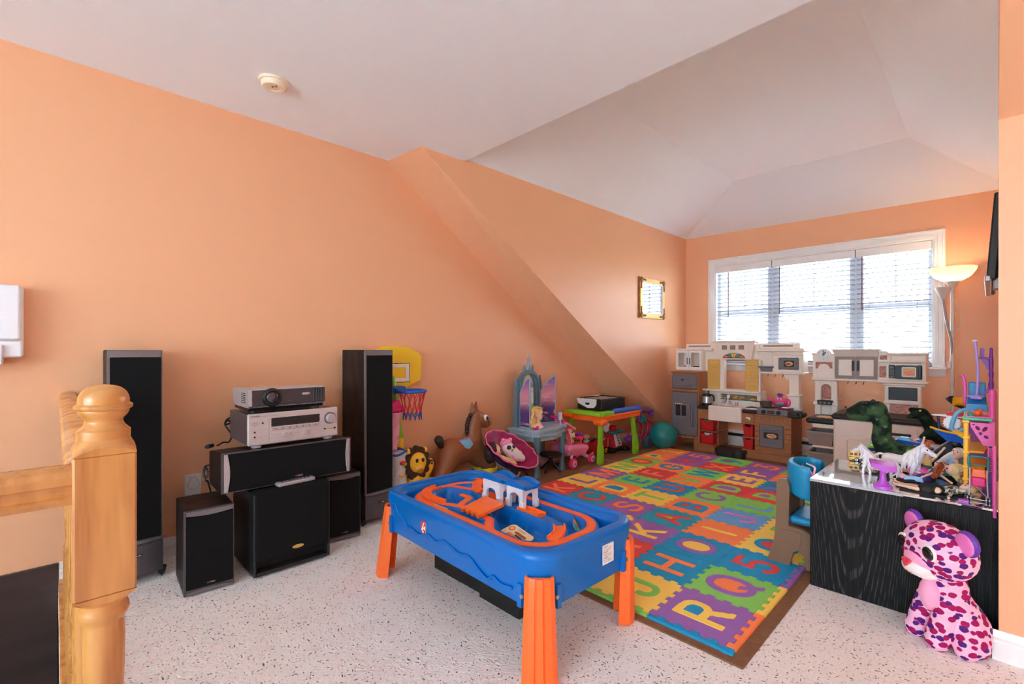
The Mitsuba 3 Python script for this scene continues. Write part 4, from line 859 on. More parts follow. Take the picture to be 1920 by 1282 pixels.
for r_ in range(6):
    z_ = .1+r_*.047
    add(bk, 'brick', bx(-1.622, yf, z_, -1.578, yf+.012, z_+.043, .004), 'k_brown'); add(bk, 'brick', bx(-1.362, yf, z_, -1.304, yf+.012, z_+.043, .004), 'k_brown')
for i in range(7): add(bk, 'brick', hull([(-1.6+i*.0385+.002, y, .4) for y in (yf, yf+.012)]+[(-1.6+i*.0385+.0365, y, .4) for y in (yf, yf+.012)]+[(-1.605+i*.0395+.002, y, .432) for y in (yf, yf+.012)]+[(-1.605+i*.0395+.0375, y, .432) for y in (yf, yf+.012)]), 'k_brown', smooth=False)
add(bk, 'arch_groove', [bx(-1.61, yf+.003, .434, -1.315, yf+.009, .437, 0)], 'k_brown')
add(bk, 'drawer_front', bx(-1.735, yf-.006, .365, -1.625, yf+.01, .452, .006), 'k_brown')
add(bk, 'drawer_pull', [rbox(-1.70, yf-.016, .402, -1.66, yf-.004, .418, .005, 8), rbox(-1.672, yf-.016, .388, -1.656, yf-.004, .414, .005, 8)], 'paper')
k = P('oven_door', bx(-1.574, yf-.012, .145, -1.366, yf+.01, .362, .006), 'k_grey')
add(k, 'handle', rbox(-1.552, yf-.034, .316, -1.395, yf-.014, .334, .007, 8), 'k_grey')
add(k, 'picture_window', bx(-1.535, yf-.015, .232, -1.407, yf-.011, .29, .001), 'pic_dark')
E2 = lambda x, z, a, b: affinity.translate(affinity.scale(Point(0, 0).buffer(1, 10), a, b), x, z)
add(k, 'pizza_picture', prism(E2(-1.465, .259, .044, .022), yf-.017, yf-.014, 'y'), 'pic_cream')
add(k, 'pizza_topping', [prism(E2(-1.465+dx, .26+dz, .009, .004), yf-.0185, yf-.016, 'y') for dx, dz in ((-.02, .004), (0, -.008), (.018, .006), (-.004, .01), (.024, -.006))], 'pic_brown')
k = P('stove_panel', hull([(x, y, z) for x in (-1.59, -1.325) for y, z in ((yf-.03, .464), (yf-.03, .5), (yf-.015, .518), (5.12, .518), (5.12, .464))]), 'k_grey', smooth=20)
for x_ in (-1.53, -1.4): add(k, 'knob', [cone((x_, yf-.03, .487), (x_, yf-.048, .487), .019, .017, 20), bx(x_-.004, yf-.054, .472, x_+.004, yf-.046, .502, .002)], 'k_black')
add(k, 'panel_picture', bx(-1.495, yf-.032, .472, -1.437, yf-.0285, .503, .0005), 'pic_dark'); add(k, 'panel_digits', [bx(-1.488+i*.012, yf-.0335, .482, -1.481+i*.012, yf-.031, .494, 0) for i in range(4)], 'pic_brown')
for x_ in (-1.51, -1.385): add(k, 'burner', lathe([(0, .518), (.055, .518), (.055, .522), (.045, .522), (.045, .52), (.03, .52), (.03, .522), (0, .522)], 24, x_, 5.03), 'k_black')
# microwave tower
P('microwave_housing', [bx(-1.515, 5.09, .862, -1.25, yb_, 1.075, .006), bx(-1.53, 5.07, 1.062, -1.232, yb_, 1.092, .01), bx(-1.522, 5.085, 1.03, -1.243, 5.11, 1.045, .005), bx(-1.64, 5.075, .845, -1.235, yb_, .868, .007)], 'k_cream')
k = P('microwave_door', [bx(-1.457, 5.078, .892, -1.281, 5.094, 1.008, .004), bx(-1.3, 5.068, .89, -1.283, 5.08, 1.01, .003)], 'k_grey')
add(k, 'picture_window', bx(-1.405, 5.074, .922, -1.32, 5.08, .98, .001), 'pic_dark'); add(k, 'meal_picture', prism(E2(-1.362, .95, .034, .02), 5.071, 5.075, 'y'), 'pic_cream'); add(k, 'meal_filling', prism(E2(-1.368, .948, .024, .011), 5.069, 5.073, 'y'), 'pic_brown')
P('column', [bx(-1.368, 5.09, .5, -1.282, 5.19, .862, .006), bx(-1.378, 5.075, .5, -1.272, 5.2, .635, .008), bx(-1.385, 5.07, .632, -1.268, 5.2, .655, .008), hull([(x, 5.12+dy, z) for dy in (0, .04) for x, z in ((-1.368, .845), (-1.43, .845), (-1.40, .80), (-1.368, .785))]), bx(-1.45, 5.11, .488, -1.27, 5.2, .515, .005)], 'k_cream')
for x_ in (-1.555, -1.488, -1.42): P('hook', tube(smoothpath([(x_, 5.1, .848), (x_, 5.1, .83), (x_-.004, 5.09, .82), (x_, 5.082, .823)], 3), .003, 6), 'k_dark', smooth=True)
# loose things on the kitchen
t = thing('toy_basket', 'dark grey toy basket on the shelf left of the toy microwave', 'basket')
add(t, 'bowl', hull([(x, y, z) for x0_, x1_, z in ((-1.615, -1.52, .869), (-1.63, -1.505, .912)) for x in (x0_, x1_) for y in (5.08, 5.16)]), 'k_grey'); add(t, 'rim', bx(-1.642, 5.07, .908, -1.495, 5.17, .922, .005), 'k_grey'); add(t, 'handle', bx(-1.66, 5.1, .91, -1.64, 5.13, .92, .004), 'k_grey')
one('toy_cup', rbox(-2.455, 5.12, .869, -2.39, 5.18, .905, .02), 'pink', 'pink toy behind the left glass of the white upper cupboard door', 'toy')
one('toy_pan', [rbox(-2.335, 5.12, .869, -2.25, 5.2, .895, .01), bx(-2.34, 5.13, .895, -2.24, 5.15, .902, .003)], 'k_dark', 'dark toy behind the right glass of the white upper cupboard door', 'toy')
t = thing('toy_kettle', 'silver and black toy coffee pot on the brown counter beside the toy fridge', 'toy coffee pot')
with frame(-2.125, 5.0, .491):
    add(t, 'body', lathe([(0, .02), (.042, .02), (.05, .03), (.045, .09), (.04, .1), (0, .1)], 24), 'kettle_steel', smooth=40)
    add(t, 'base', lathe([(0, 0), (.048, 0), (.05, .022), (0, .022)], 24), 'k_black'); add(t, 'lid', lathe([(0, .098), (.041, .098), (.04, .118), (.02, .126), (0, .126)], 24), 'k_black')
    add(t, 'handle', tube(smoothpath([(.03, -.01, .115), (.065, -.02, .115), (.085, -.025, .09), (.082, -.025, .05)], 5), [.009]*16, 8), 'k_black', smooth=True)
t = thing('toy_pot', 'dark olive toy saucepan on the toy stove in front of the pink teapot', 'toy pot')
mat('olive_dark', (74, 66, 56), .45)
with frame(-1.535, 4.975, .5225, 175):
    add(t, 'pan', lathe([(0, .003), (.04, .003), (.05, .012), (.056, .058), (.052, .058), (.046, .014), (0, .008)], 24), 'olive_dark', smooth=40); add(t, 'handle', cone((.05, .0, .05), (.11, .03, .055), .006), 'olive_dark')
t = thing('toy_teapot', 'bright pink smiling toy teapot with a purple lid knob on the toy stove', 'toy teapot')
mat('purple', (116, 52, 160), .4); mat('grey_toy', (130, 128, 140), .5)
with frame(-1.44, 5.075, .5225):
    add(t, 'body', ell(0, 0, .05, .075, .06, .052), 'pink', smooth=True); add(t, 'belly', ell(0.005, -.018, .042, .055, .045, .034), 'grey_toy', smooth=True)
    add(t, 'handle', tube([(.06+.034*math.cos(a)*.8, 0, .05+.036*math.sin(a)) for a in np.linspace(-1.9, 1.9, 14)], .009, 8), 'pink', smooth=True)
    add(t, 'spout', cone((-.06, 0, .045), (-.11, 0, .085), .018, .01), 'pink'); add(t, 'knob', [ell(-.008, 0, .122, .016), ell(.012, 0, .122, .016), ell(.002, 0, .11, .013)], 'purple', smooth=True)
    add(t, 'eye', [ell(-.012, -.05, .085, .012), ell(.016, -.05, .085, .012)], 'paper', smooth=True); add(t, 'pupil', [ell(-.012, -.061, .085, .005), ell(.016, -.061, .085, .005)], 'k_black', smooth=True)
t = thing('toy_plate', 'dark red toy plate with a white piece on the right end of the toy stove', 'toy plate')
mat('maroon', (92, 24, 30), .4)
add(t, 'plate', rbox(-1.41, 4.9, .519, -1.3, 5.0, .534, .007), 'maroon'); add(t, 'slice', rbox(-1.385, 4.92, .533, -1.325, 4.975, .541, .004), 'paper')
t = thing('toy_board', 'white toy cutting board with black cutlery on the counter beside the sink', 'toy tray')
add(t, 'board', rbox(-1.72, 4.93, .491, -1.6, 5.06, .503, .006), 'k_cream'); add(t, 'cutlery', [tube([(-1.715, 4.97, .507), (-1.67, 5.0, .511), (-1.61, 4.99, .508)], .005, 6), tube([(-1.70, 5.03, .507), (-1.66, 4.98, .515)], .006, 6)], 'k_black', smooth=True)
t = thing('toy_dish', 'white toy plate and upright spoon lying across the toy sink', 'toy dish')
with frame(-1.93, 4.985, .506, 0, 0, 8):
    add(t, 'plate', lathe([(0, .004), (.06, .004), (.085, .012), (.086, .015), (.06, .008), (0, .008)], 24), 'paper'); add(t, 'spoon', [ell(.02, 0, .10, .016, .006, .022), cone((.02, 0, .085), (.012, 0, .0), .005)], 'paper', smooth=True)
# red bins
def redbin(x0_, x1_, z0_, label, stuff_=None):
    t = thing('red_bin', label, 'bin', 'red bins in the brown toy kitchen')
    w_ = x1_-x0_; y0_ = yf-.012
    o = m3.Manifold.hull_points(np.array([(x0_+.008, y0_+.012, z0_), (x1_-.008, y0_+.012, z0_), (x0_+.008, y0_+.19, z0_), (x1_-.008, y0_+.19, z0_), (x0_, y0_, z0_+.112), (x1_, y0_, z0_+.112), (x0_, y0_+.2, z0_+.112), (x1_, y0_+.2, z0_+.112)]))
    i_ = man(bx(x0_+.012, y0_+.016, z0_+.008, x1_-.012, y0_+.185, z0_+.2, .002)); cut = man(bx((x0_+x1_)/2-.028, y0_-.02, z0_+.095, (x0_+x1_)/2+.028, y0_+.03, z0_+.2, .006))
    add(t, 'body', (o-i_)-cut, 'k_red', smooth=20)
    if stuff_: add(t, 'contents', [ell(x0_+.03+i*.03, y0_+.06, z0_+.095, .02, n=12) for i in range(3)], stuff_, smooth=True)
redbin(-2.155, -2.02, .232, 'red bin on the upper shelf between toy fridge and sink', 'green_print'); redbin(-2.155, -2.02, .09, 'red bin on the lower shelf between toy fridge and sink', 'paper')
redbin(-1.728, -1.632, .224, 'red bin on the upper shelf left of the toy oven'); redbin(-1.728, -1.632, .1, 'red bin on the lower shelf left of the toy oven')
t = thing('step_stool', 'low black plastic step on the floor under the toy sink', 'step stool')
stp = affinity.translate(rrect(-.14, -.1, .14, .1, .04, 5), -1.83, 4.90).union(E2(-1.76, 4.82, .05, .03)).union(E2(-1.9, 4.83, .04, .03))
add(t, 'top', prism(stp, .05, .085, bev=.008), 'k_dark'); add(t, 'base', prism(stp.buffer(-.012), .0065, .052), 'k_dark')

# ---------------------------------------------------------------- second kitchen
t = thing('toy_kitchen', 'cream toy kitchen with clock, taupe cupboard doors and black microwave', 'toy kitchen')
yb2 = 5.36; yu = 5.14
def brickwork(holder, x0_, x1_, z0_, z1_, y_, bw=.026, bh=.0105, clip=None, nm='brick_panel'):
    ms, cs = [], []; rng = np.random.default_rng(8)
    pal = [lin(c) for c in ((168, 84, 60), (196, 108, 78), (142, 66, 48), (180, 98, 70))]
    r_ = 0; z_ = z0_
    while z_ < z1_-.002:
        x_ = x0_-(bw/2 if r_ % 2 else 0)
        while x_ < x1_-.001:
            a, b = max(x_, x0_)+.0006, min(x_+bw, x1_)-.0012
            g = sbox(a, z_, b, min(z_+bh-.0015, z1_)) if b-a > .003 else None
            if g is not None and clip is not None: g = g.intersection(clip)
            if g is not None and g.area > 1e-6 and g.geom_type == 'Polygon':
                m_ = prism(g, y_-.003, y_, 'y'); ms.append(m_); cs.append(np.tile(pal[rng.integers(0, 4)], (len(m_.vertices), 1)))
            x_ += bw
        z_ += bh; r_ += 1
    add(holder, nm, trimesh.util.concatenate(ms), 'vc', smooth=False, color=np.vstack(cs), kind='stuff')
# left tower with the clock
k = P('clock_tower', [bx(-1.18, yu, .82, -1.0, yb2, 1.05, .006), bx(-1.188, yu-.012, 1.035, -1.145, yb2, 1.055, .006), prism(E2(-1.09, 1.035, .062, .062), yu-.004, yu+.03, 'y', .004), bx(-1.19, yu-.016, .795, -.985, yb2, .825, .008)], 'k_cream')
ck = add(t, 'clock', prism(E2(-1.09, 1.038, .05, .05), yu-.014, yu-.002, 'y', .003), 'paper')
add(ck, 'clock_face', prism(E2(-1.09, 1.038, .018, .018), yu-.016, yu-.013, 'y'), 'kettle_steel')
add(ck, 'numeral', [prism(affinity.rotate(sbox(-1.0915, 1.038+.034, -1.0885, 1.038+.043), -30*i, origin=(-1.09, 1.038)), yu-.0165, yu-.013, 'y') for i in range(12)], 'k_black')
add(ck, 'hand', [prism(affinity.rotate(sbox(-1.0935, 1.038-.006, -1.0865, 1.038+.036), 0, origin=(-1.09, 1.038)), yu-.019, yu-.016, 'y'), prism(affinity.rotate(sbox(-1.094, 1.038-.006, -1.086, 1.038+.032), -38, origin=(-1.09, 1.038)), yu-.019, yu-.016, 'y')], 'k_black')
brickwork(k, -1.155, -1.02, .91, .972, yu-.0, clip=sbox(-1.155, .91, -1.02, .972).difference(E2(-1.088, .905, .048, .05)))
add(k, 'flower_relief', [prism(E2(-1.09+dx, .9+dz, r, r), yu-.009, yu, 'y', .003) for dx, dz, r in ((0, .03, .022), (-.045, -.015, .025), (.045, -.015, .025), (0, 0, .045))], 'k_cream')
P('left_column', [bx(-1.165, yu+.01, .44, -1.115, yu+.06, .8, .005), bx(-1.035, yu+.01, .44, -.985, yu+.06, .8, .005), bx(-1.165, yu+.05, .44, -.985, yb2, .56, .004), bx(-1.175, yu-.005, .565, -1.11, yu+.06, .6, .006), bx(-1.04, yu-.005, .565, -.978, yu+.06, .6, .006), bx(-1.165, yu+.05, .6, -.985, yb2, .62, .003), bx(-1.115, yu+.07, .5, -1.035, yb2, .57, .003)]
  + [prism(sbox(-1.12, .6, -1.03, .8).difference(E2(-1.075, .72, .042, .045)).difference(sbox(-1.117, .6, -1.033, .72)), yu+.015, yu+.05, 'y')], 'k_cream')
brickwork(t+'__left_column', -1.118, -1.03, .62, .78, yu+.075)
P('niche_back', bx(-1.12, yu+.075, .6, -1.03, yu+.085, .8, 0), 'k_cream')
t2 = t
add(t2, 'phone_cradle', [rbox(-1.135, yu-.03, .575, -1.02, yu+.06, .61, .008), bx(-1.14, yu-.02, .60, -1.015, yu+.05, .615, .004)], 'k_black'); add(t2, 'phone_button', [rbox(-1.12+i*.035, yu-.034, .583, -1.10+i*.035, yu-.028, .597, .004, 8) for i in range(3)], 'grey_toy')
# cupboard
P('cupboard', [bx(-1.005, yu+.005, .815, -.685, yb2, 1.03, .005), hull([(x, y, z) for x, y, z in ((-1.0, yu, 1.03), (-.69, yu, 1.03), (-1.02, yu-.03, 1.085), (-.675, yu-.03, 1.085), (-1.0, yb2, 1.03), (-.69, yb2, 1.03), (-1.02, yb2, 1.085), (-.675, yb2, 1.085))]), bx(-1.03, yu-.035, 1.08, -.665, yb2, 1.092, .004), bx(-1.0, yu-.01, .80, -.69, yb2, .822, .006)], 'k_cream')
for a, b in ((-1.0, -.848), (-.842, -.69)):
    k = P('cupboard_door', prism(sbox(a, .825, b, 1.024).difference(sbox(a+.026, .852, b-.026, .996)), yu-.008, yu+.008, 'y', .003), 'k_taupe')
    add(k, 'door_panel', bx(a+.02, yu-.002, .846, b-.02, yu+.006, 1.002, 0), 'k_cream'); hx_ = b-.016 if a < -.9 else a+.016
    add(k, 'handle', rbox(hx_-.008, yu-.022, .895, hx_+.008, yu-.004, .985, .006, 8), 'k_black')
for x_ in (-.905, -.845, -.79): P('hook', tube(smoothpath([(x_, yu+.02, .802), (x_, yu+.02, .785), (x_-.004, yu+.008, .776), (x_, yu, .78)], 3), .003, 6), 'k_dark', smooth=True)
# right tower with microwave
P('microwave_tower', [bx(-.685, yu+.005, .815, -.37, yb2, .97, .005), bx(-.685, yu+.005, .965, -.62, yb2, 1.07, .005), bx(-.62, yu+.04, .96, -.37, yb2, 1.04, .004), bx(-.625, yu, .96, -.6, yb2, 1.05, .004), bx(-.4, yu, .96, -.37, yb2, 1.05, .004), bx(-.63, yu-.01, 1.04, -.365, yb2, 1.058, .006), bx(-.69, yu-.012, .975, -.362, yb2, .99, .005), bx(-.69, yu-.016, .795, -.36, yb2, .825, .008), bx(-.66, yu-.006, .775, -.375, yb2, .8, .008)], 'k_cream')
brickwork(t+'__microwave_tower', -.675, -.625, 1.0, 1.035, yu+.004); brickwork(t+'__microwave_tower', -.678, -.63, .845, .945, yu+.004)
k = P('microwave', [bx(-.612, yu-.012, .84, -.572, yu+.01, .955, .003)], 'k_black')
add(k, 'keypad', [bx(-.604+i*.010, yu-.015, .87+j*.013, -.598+i*.010, yu-.0115, .876+j*.013, 0) for i in range(3) for j in range(4)]+[bx(-.604, yu-.015, .847, -.58, yu-.0115, .856, 0), bx(-.604, yu-.015, .93, -.58, yu-.0115, .94, 0)], 'grey_toy')
k2 = P('microwave_door', [bx(-.568, yu-.014, .838, -.395, yu+.01, .952, .004), bx(-.418, yu-.024, .836, -.4, yu-.012, .956, .003)], 'k_black')
add(k2, 'window_rim', prism(rrect(-.525, .855, -.432, .938, .012).difference(rrect(-.52, .86, -.437, .933, .01)), yu-.018, yu-.012, 'y'), 'silver'); add(k2, 'meal_picture', prism(rrect(-.52, .86, -.437, .933, .01), yu-.0165, yu-.012, 'y'), 'pic_cream')
add(k2, 'meal_detail', [prism(E2(-.478+dx, .89+dz, .014, .006), yu-.0175, yu-.016, 'y') for dx, dz in ((-.02, 0), (.01, .006), (.02, -.01), (-.005, -.014))], 'stain_orange')
P('right_column', [bx(-.645, yu+.01, .5, -.4, yb2, .8, .005), bx(-.65, yu-.004, .62, -.398, yu+.05, .648, .006)], 'k_cream')
P('blackboard', bx(-.615, yu+.002, .655, -.425, yu+.014, .765, .003), 'k_black')
P('blackboard_rim', prism(sbox(-.635, .645, -.41, .78).difference(sbox(-.615, .655, -.425, .765)), yu+.0, yu+.014, 'y', .002), 'k_cream')
brickwork(t+'__right_column', -.61, -.42, .535, .618, yu+.012)
# counters and cabinets
y4 = 4.8
P('side_counter', [bx(-1.165, y4+.03, .43, -.93, yb2, .478, .016)], 'k_black'); P('serving_tray_line', bx(-1.1, y4+.1, .478, -.95, y4+.22, .484, .002), 'k_red' if 0 else 'pic_cream')
P('main_counter', [bx(-.96, y4-.045, .495, -.34, yb2, .54, .018), bx(-.88, y4+.05, .54, -.7, y4+.25, .546, .003)], 'k_black')
P('bin_rack', [bx(-1.12, y4+.06, .39, -.95, yb2, .435, .008), bx(-1.12, y4+.05, .215, -.95, yb2, .235, .006), bx(-1.12, y4+.05, .02, -.95, yb2, .05, .006), bx(-1.12, yb2-.03, .02, -.95, yb2, .43, .003)], 'k_cream')
P('main_cabinet', [bx(-.945, y4-.02, .0065, -.36, yb2, .5, .012)], 'k_cream')
k = P('cabinet_door', prism(sbox(-.87, .13, -.68, .36).difference(sbox(-.845, .16, -.705, .335)), y4-.034, y4-.016, 'y', .005), 'k_cream'); add(k, 'door_panel', bx(-.845, y4-.022, .16, -.705, y4-.014, .335, .003), 'k_cream')
add(k, 'handle', rbox(-.672, y4-.045, .21, -.65, y4-.016, .35, .007, 8), 'k_black')
k = P('oven_door', prism(sbox(-.58, .13, -.40, .465).difference(sbox(-.575, .2, -.455, .385)), y4-.036, y4-.016, 'y', .005), 'k_cream'); add(k, 'oven_glass', bx(-.578, y4-.024, .19, -.45, y4-.016, .39, 0), 'pic_dark'); add(k, 'handle', rbox(-.575, y4-.055, .405, -.43, y4-.03, .425, .007, 8), 'k_black')
add(k, 'roast_picture', [prism(E2(-.53, .25, .035, .03), y4-.027, y4-.023, 'y'), prism(E2(-.49, .235, .02, .015), y4-.027, y4-.023, 'y')], 'pic_brown')
def greybin(z_, label):
    t = thing('grey_bin', label, 'bin', 'grey bins in the cream toy kitchen')
    x0_, x1_, y0_ = -1.16, -.955, y4+.045
    o = m3.Manifold.hull_points(np.array([(x0_+.016, y0_+.016, z_), (x1_-.016, y0_+.016, z_), (x0_+.016, y0_+.25, z_), (x1_-.016, y0_+.25, z_), (x0_, y0_, z_+.12), (x1_, y0_, z_+.12), (x0_, y0_+.26, z_+.12), (x1_, y0_+.26, z_+.12)]))
    add(t, 'body', o-man(bx(x0_+.02, y0_+.022, z_+.01, x1_-.02, y0_+.24, z_+.2, .002)), 'k_taupe', smooth=20)
    for i in range(15):
        u = .02+i*(x1_-x0_-.04)/14; add(t, 'rib', hull([(x0_+u+d, y0_+e, zz) for d in (-.004, .004) for e, zz in ((.014, z_+.006), (-.004+.002, z_+.105), (.018, z_+.006), (.004, z_+.105))]), 'k_taupe', smooth=False)
    add(t, 'rim', prism(sbox(x0_-.004, y0_-.005, x1_+.004, y0_+.265).difference(sbox(x0_+.016, y0_+.018, x1_-.016, y0_+.245)), z_+.108, z_+.122), 'k_taupe')
greybin(.237, 'ribbed grey bin on the upper shelf of the cream toy kitchen'); greybin(.052, 'ribbed grey bin on the lower shelf of the cream toy kitchen')
t = t2
lg = _T[-1]
k = P('logo', prism(rrect(-.905, .055, -.85, .1, .006, 3), y4-.0225, y4-.0195, 'y'), 'red_print'); add(k, 'logo_mark', prism(Polygon([(-.895, .062), (-.88, .09), (-.874, .09), (-.884, .07), (-.868, .076), (-.862, .084), (-.858, .07), (-.87, .066), (-.882, .062)]).buffer(0), y4-.024, y4-.0215, 'y'), 'paper')
# ---------------------------------------------------------------- toys along the left wall
mat('yellow', (248, 204, 40), .4); mat('lime', (128, 200, 40), .4); mat('hoop_blue', (28, 86, 180), .4); mat('net_red', (206, 40, 56), .6); mat('net_blue', (40, 60, 140), .6)
mat('pink_pale', (240, 170, 196), .6); mat('pink_hot', (226, 40, 120), .5); mat('teal', (20, 124, 124), .4); mat('teal_cloth', (30, 110, 130), .7)
mat('navy', (34, 40, 92), .5); mat('skin', (240, 196, 166), .5); mat('hair_dark', (44, 28, 26), .5); mat('hair_blond', (222, 178, 110), .45); mat('cream_plush', (234, 216, 190), .9, .1, sheen=.4); mat('white_plush', (238, 232, 236), .9, .1, sheen=.4); mat('pink_plush', (236, 150, 180), .9, .1, sheen=.4)
mat('lion_yellow', (240, 176, 40), .5); mat('mane', (60, 34, 24), .5); mat('amber', (168, 104, 30), .45)
scene['m_clear'] = {'type': 'thindielectric', 'int_ior': 1.3}
# basketball hoop
t = thing('basketball_hoop', 'yellow toy basketball backboard with blue hoop and red net behind the right tower', 'basketball hoop')
bp = affinity.scale(Polygon([(1.50, .86), (1.58, .825), (1.80, .825), (1.905, .87), (1.915, 1.03), (1.89, 1.06), (1.80, 1.098), (1.71, 1.108), (1.60, 1.1), (1.50, 1.05), (1.48, .95)]), 1.022, 1.022, origin=(0, 1.083))
add(t, 'backboard', prism(bp.buffer(.008).buffer(-.004), -2.99, -2.966, 'x', .004), 'yellow')
add(t, 'target_border', prism(affinity.scale(sbox(1.62, .855, 1.813, .99).difference(sbox(1.626, .861, 1.807, .984)), 1.022, 1.022, origin=(0, 1.083)), -2.967, -2.9645, 'x'), 'toy_black')
add(t, 'target_square', prism(affinity.scale(sbox(1.624, .859, 1.809, .986).difference(sbox(1.65, .885, 1.78, .962)), 1.022, 1.022, origin=(0, 1.083)), -2.967, -2.9635, 'x'), 'paper')
add(t, 'rim', tube([(-2.79+.09*math.cos(a), 1.765+.09*math.sin(a), .80) for a in np.linspace(0, 2*math.pi, 33)[:-1]], .011, 8, True), 'hoop_blue', smooth=True)
add(t, 'rim_mount', [bx(-2.97, 1.66, .78, -2.86, 1.77, .83, .012), cone((-2.86, 1.69, .805), (-2.82, 1.73, .805), .014)], 'hoop_blue')
nr, nb = [], []
for i in range(12):
    a = i*math.pi/6
    for s in (-1, 1):
        p = [(-2.79+r*math.cos(a+s*d), 1.765+r*math.sin(a+s*d), z) for r, d, z in ((.09, 0, .80), (.078, .2, .75), (.066, .32, .70), (.06, .52, .655))]
        nr.append(tube(p, .0032, 5)); p2 = [(-2.79+r*math.cos(a+s*d), 1.765+r*math.sin(a+s*d), z) for r, d, z in ((.06, .52, .655), (.062, .7, .63), (.064, .8, .605))]
        nb.append(tube(p2, .0035, 5))
add(t, 'net', nr, 'net_red', smooth=True, kind='stuff'); add(t, 'net_fringe', nb, 'net_blue', smooth=True, kind='stuff')
add(t, 'pole', tube([(-2.95, 1.70, .9), (-2.94, 1.72, .7), (-2.92, 1.75, .45)], .02, 12), 'lime', smooth=True); add(t, 'lower_pole', tube([(-2.92, 1.75, .46), (-2.92, 1.755, .05)], .024, 12), 'yellow', smooth=True); add(t, 'base', rbox(-3.0, 1.66, 0, -2.86, 1.86, .06, .02), 'hoop_blue')
# pink doll dress bag and clear bag behind the tower
t = thing('toy_bag', 'pale pink fabric tube bag with hot pink ruffle between right tower and basketball pole', 'toy bag')
rng = np.random.default_rng(2)
def wob(m, amp, f, seed=0):
    m = tmesh(m).copy(); v = np.array(m.vertices); m.vertices = v+(np.stack([meshkit.fbm(v*f+k*7, 3, seed+k) for k in range(3)], 1)-.5)*amp; return m
def fine(m, e): return tmesh(man(m).refine_to_length(e))
add(t, 'sleeve', wob(fine(lathe([(0, .40), (.04, .40), (.045, .5), (.055, .62), (.06, .66), (0, .66)], 20, -2.88, 1.662), .012), .03, 22), 'pink_pale', smooth=True)
add(t, 'ruffle', wob(fine(lathe([(0, .655), (.065, .655), (.085, .675), (.06, .70), (.05, .73), (0, .735)], 20, -2.88, 1.66), .012), .045, 25, 4), 'pink_hot', smooth=True)
t = thing('toy_bucket', 'clear plastic bag of small toys with a blue rim below the basketball hoop', 'toy bag')
cloth = wob(fine(lathe([(0, .012), (.068, .012), (.075, .2), (.07, .385), (0, .385)], 20, -2.845, 1.672), .015), .02, 30, 2)
mat('clear_bag', (214, 216, 222), .15, .8); add(t, 'bag', cloth, 'clear_bag', smooth=True); add(t, 'rim', tube([(-2.845+.078*math.cos(a), 1.672+.078*math.sin(a), .387+.01*math.sin(3*a)) for a in np.linspace(0, 2*math.pi, 25)[:-1]], .008, 8, True), 'hoop_blue', smooth=True)
for i, (dz, da, m_) in enumerate(((.12, .5, 'navy'), (.17, -.1, 'skin'), (.31, .3, 'lime'), (.24, .0, 'hair_blond'), (.32, .1, 'net_red'), (.1, -.2, 'hoop_blue'))): add(t, 'toy_piece', ell(-2.845+.07*math.cos(da), 1.672+.07*math.sin(da), dz, .018, .022, .016, 14), m_, smooth=True)
# lion
t = thing('lion_toy', 'yellow lion toy with dark brown mane waving a paw behind the right tower', 'lion toy')
with frame(-2.80, 1.795, 0, -8):
    add(t, 'body', bones({'a': (0, 0, .06, .06), 'b': (0, 0, .2, .05), 'c': (.02, .06, .03, .035), 'd': (.02, -.05, .03, .035), 'e': (0, .07, .19, .03), 'f': (0.01, .105, .25, .024), 'g': (.01, .11, .29, .027)}, [('a', 'b'), ('a', 'c'), ('a', 'd'), ('b', 'e'), ('e', 'f'), ('f', 'g')]), 'lion_yellow', smooth=True)
    add(t, 'mane', [prism(affinity.scale(Point(0, 0).buffer(1, 14), .085, .105).union(unary_union([Point(.078*math.cos(a), .098*math.sin(a)).buffer(.022, 6) for a in np.linspace(0, 2*math.pi, 13)])), -.02, .025, 'x', .008)], 'mane', T=_T[-1] @ trimesh.transformations.translation_matrix([.02, 0, .30]))
    add(t, 'face', [ell(.045, 0, .31, .035, .06, .07), ell(.075, 0, .28, .02, .035, .028), ell(.02, .06, .385, .02, .022, .022), ell(.02, -.06, .385, .02, .022, .022)], 'lion_yellow', smooth=True)
    add(t, 'mouth', ell(.085, 0, .262, .012, .026, .022), 'amber', smooth=True); add(t, 'eye', [ell(.078, .022, .33, .008, .01, .014), ell(.078, -.022, .33, .008, .01, .014)], 'toy_black', smooth=True)
    add(t, 'paw_pad', [ell(.034, .11+a, .29+b, .006, .007, .008) for a, b in ((0, -.004), (-.014, .012), (0, .017), (.014, .012))], 'toy_black', smooth=True); add(t, 'belly', ell(.05, 0, .12, .02, .04, .06), 'amber', smooth=True)
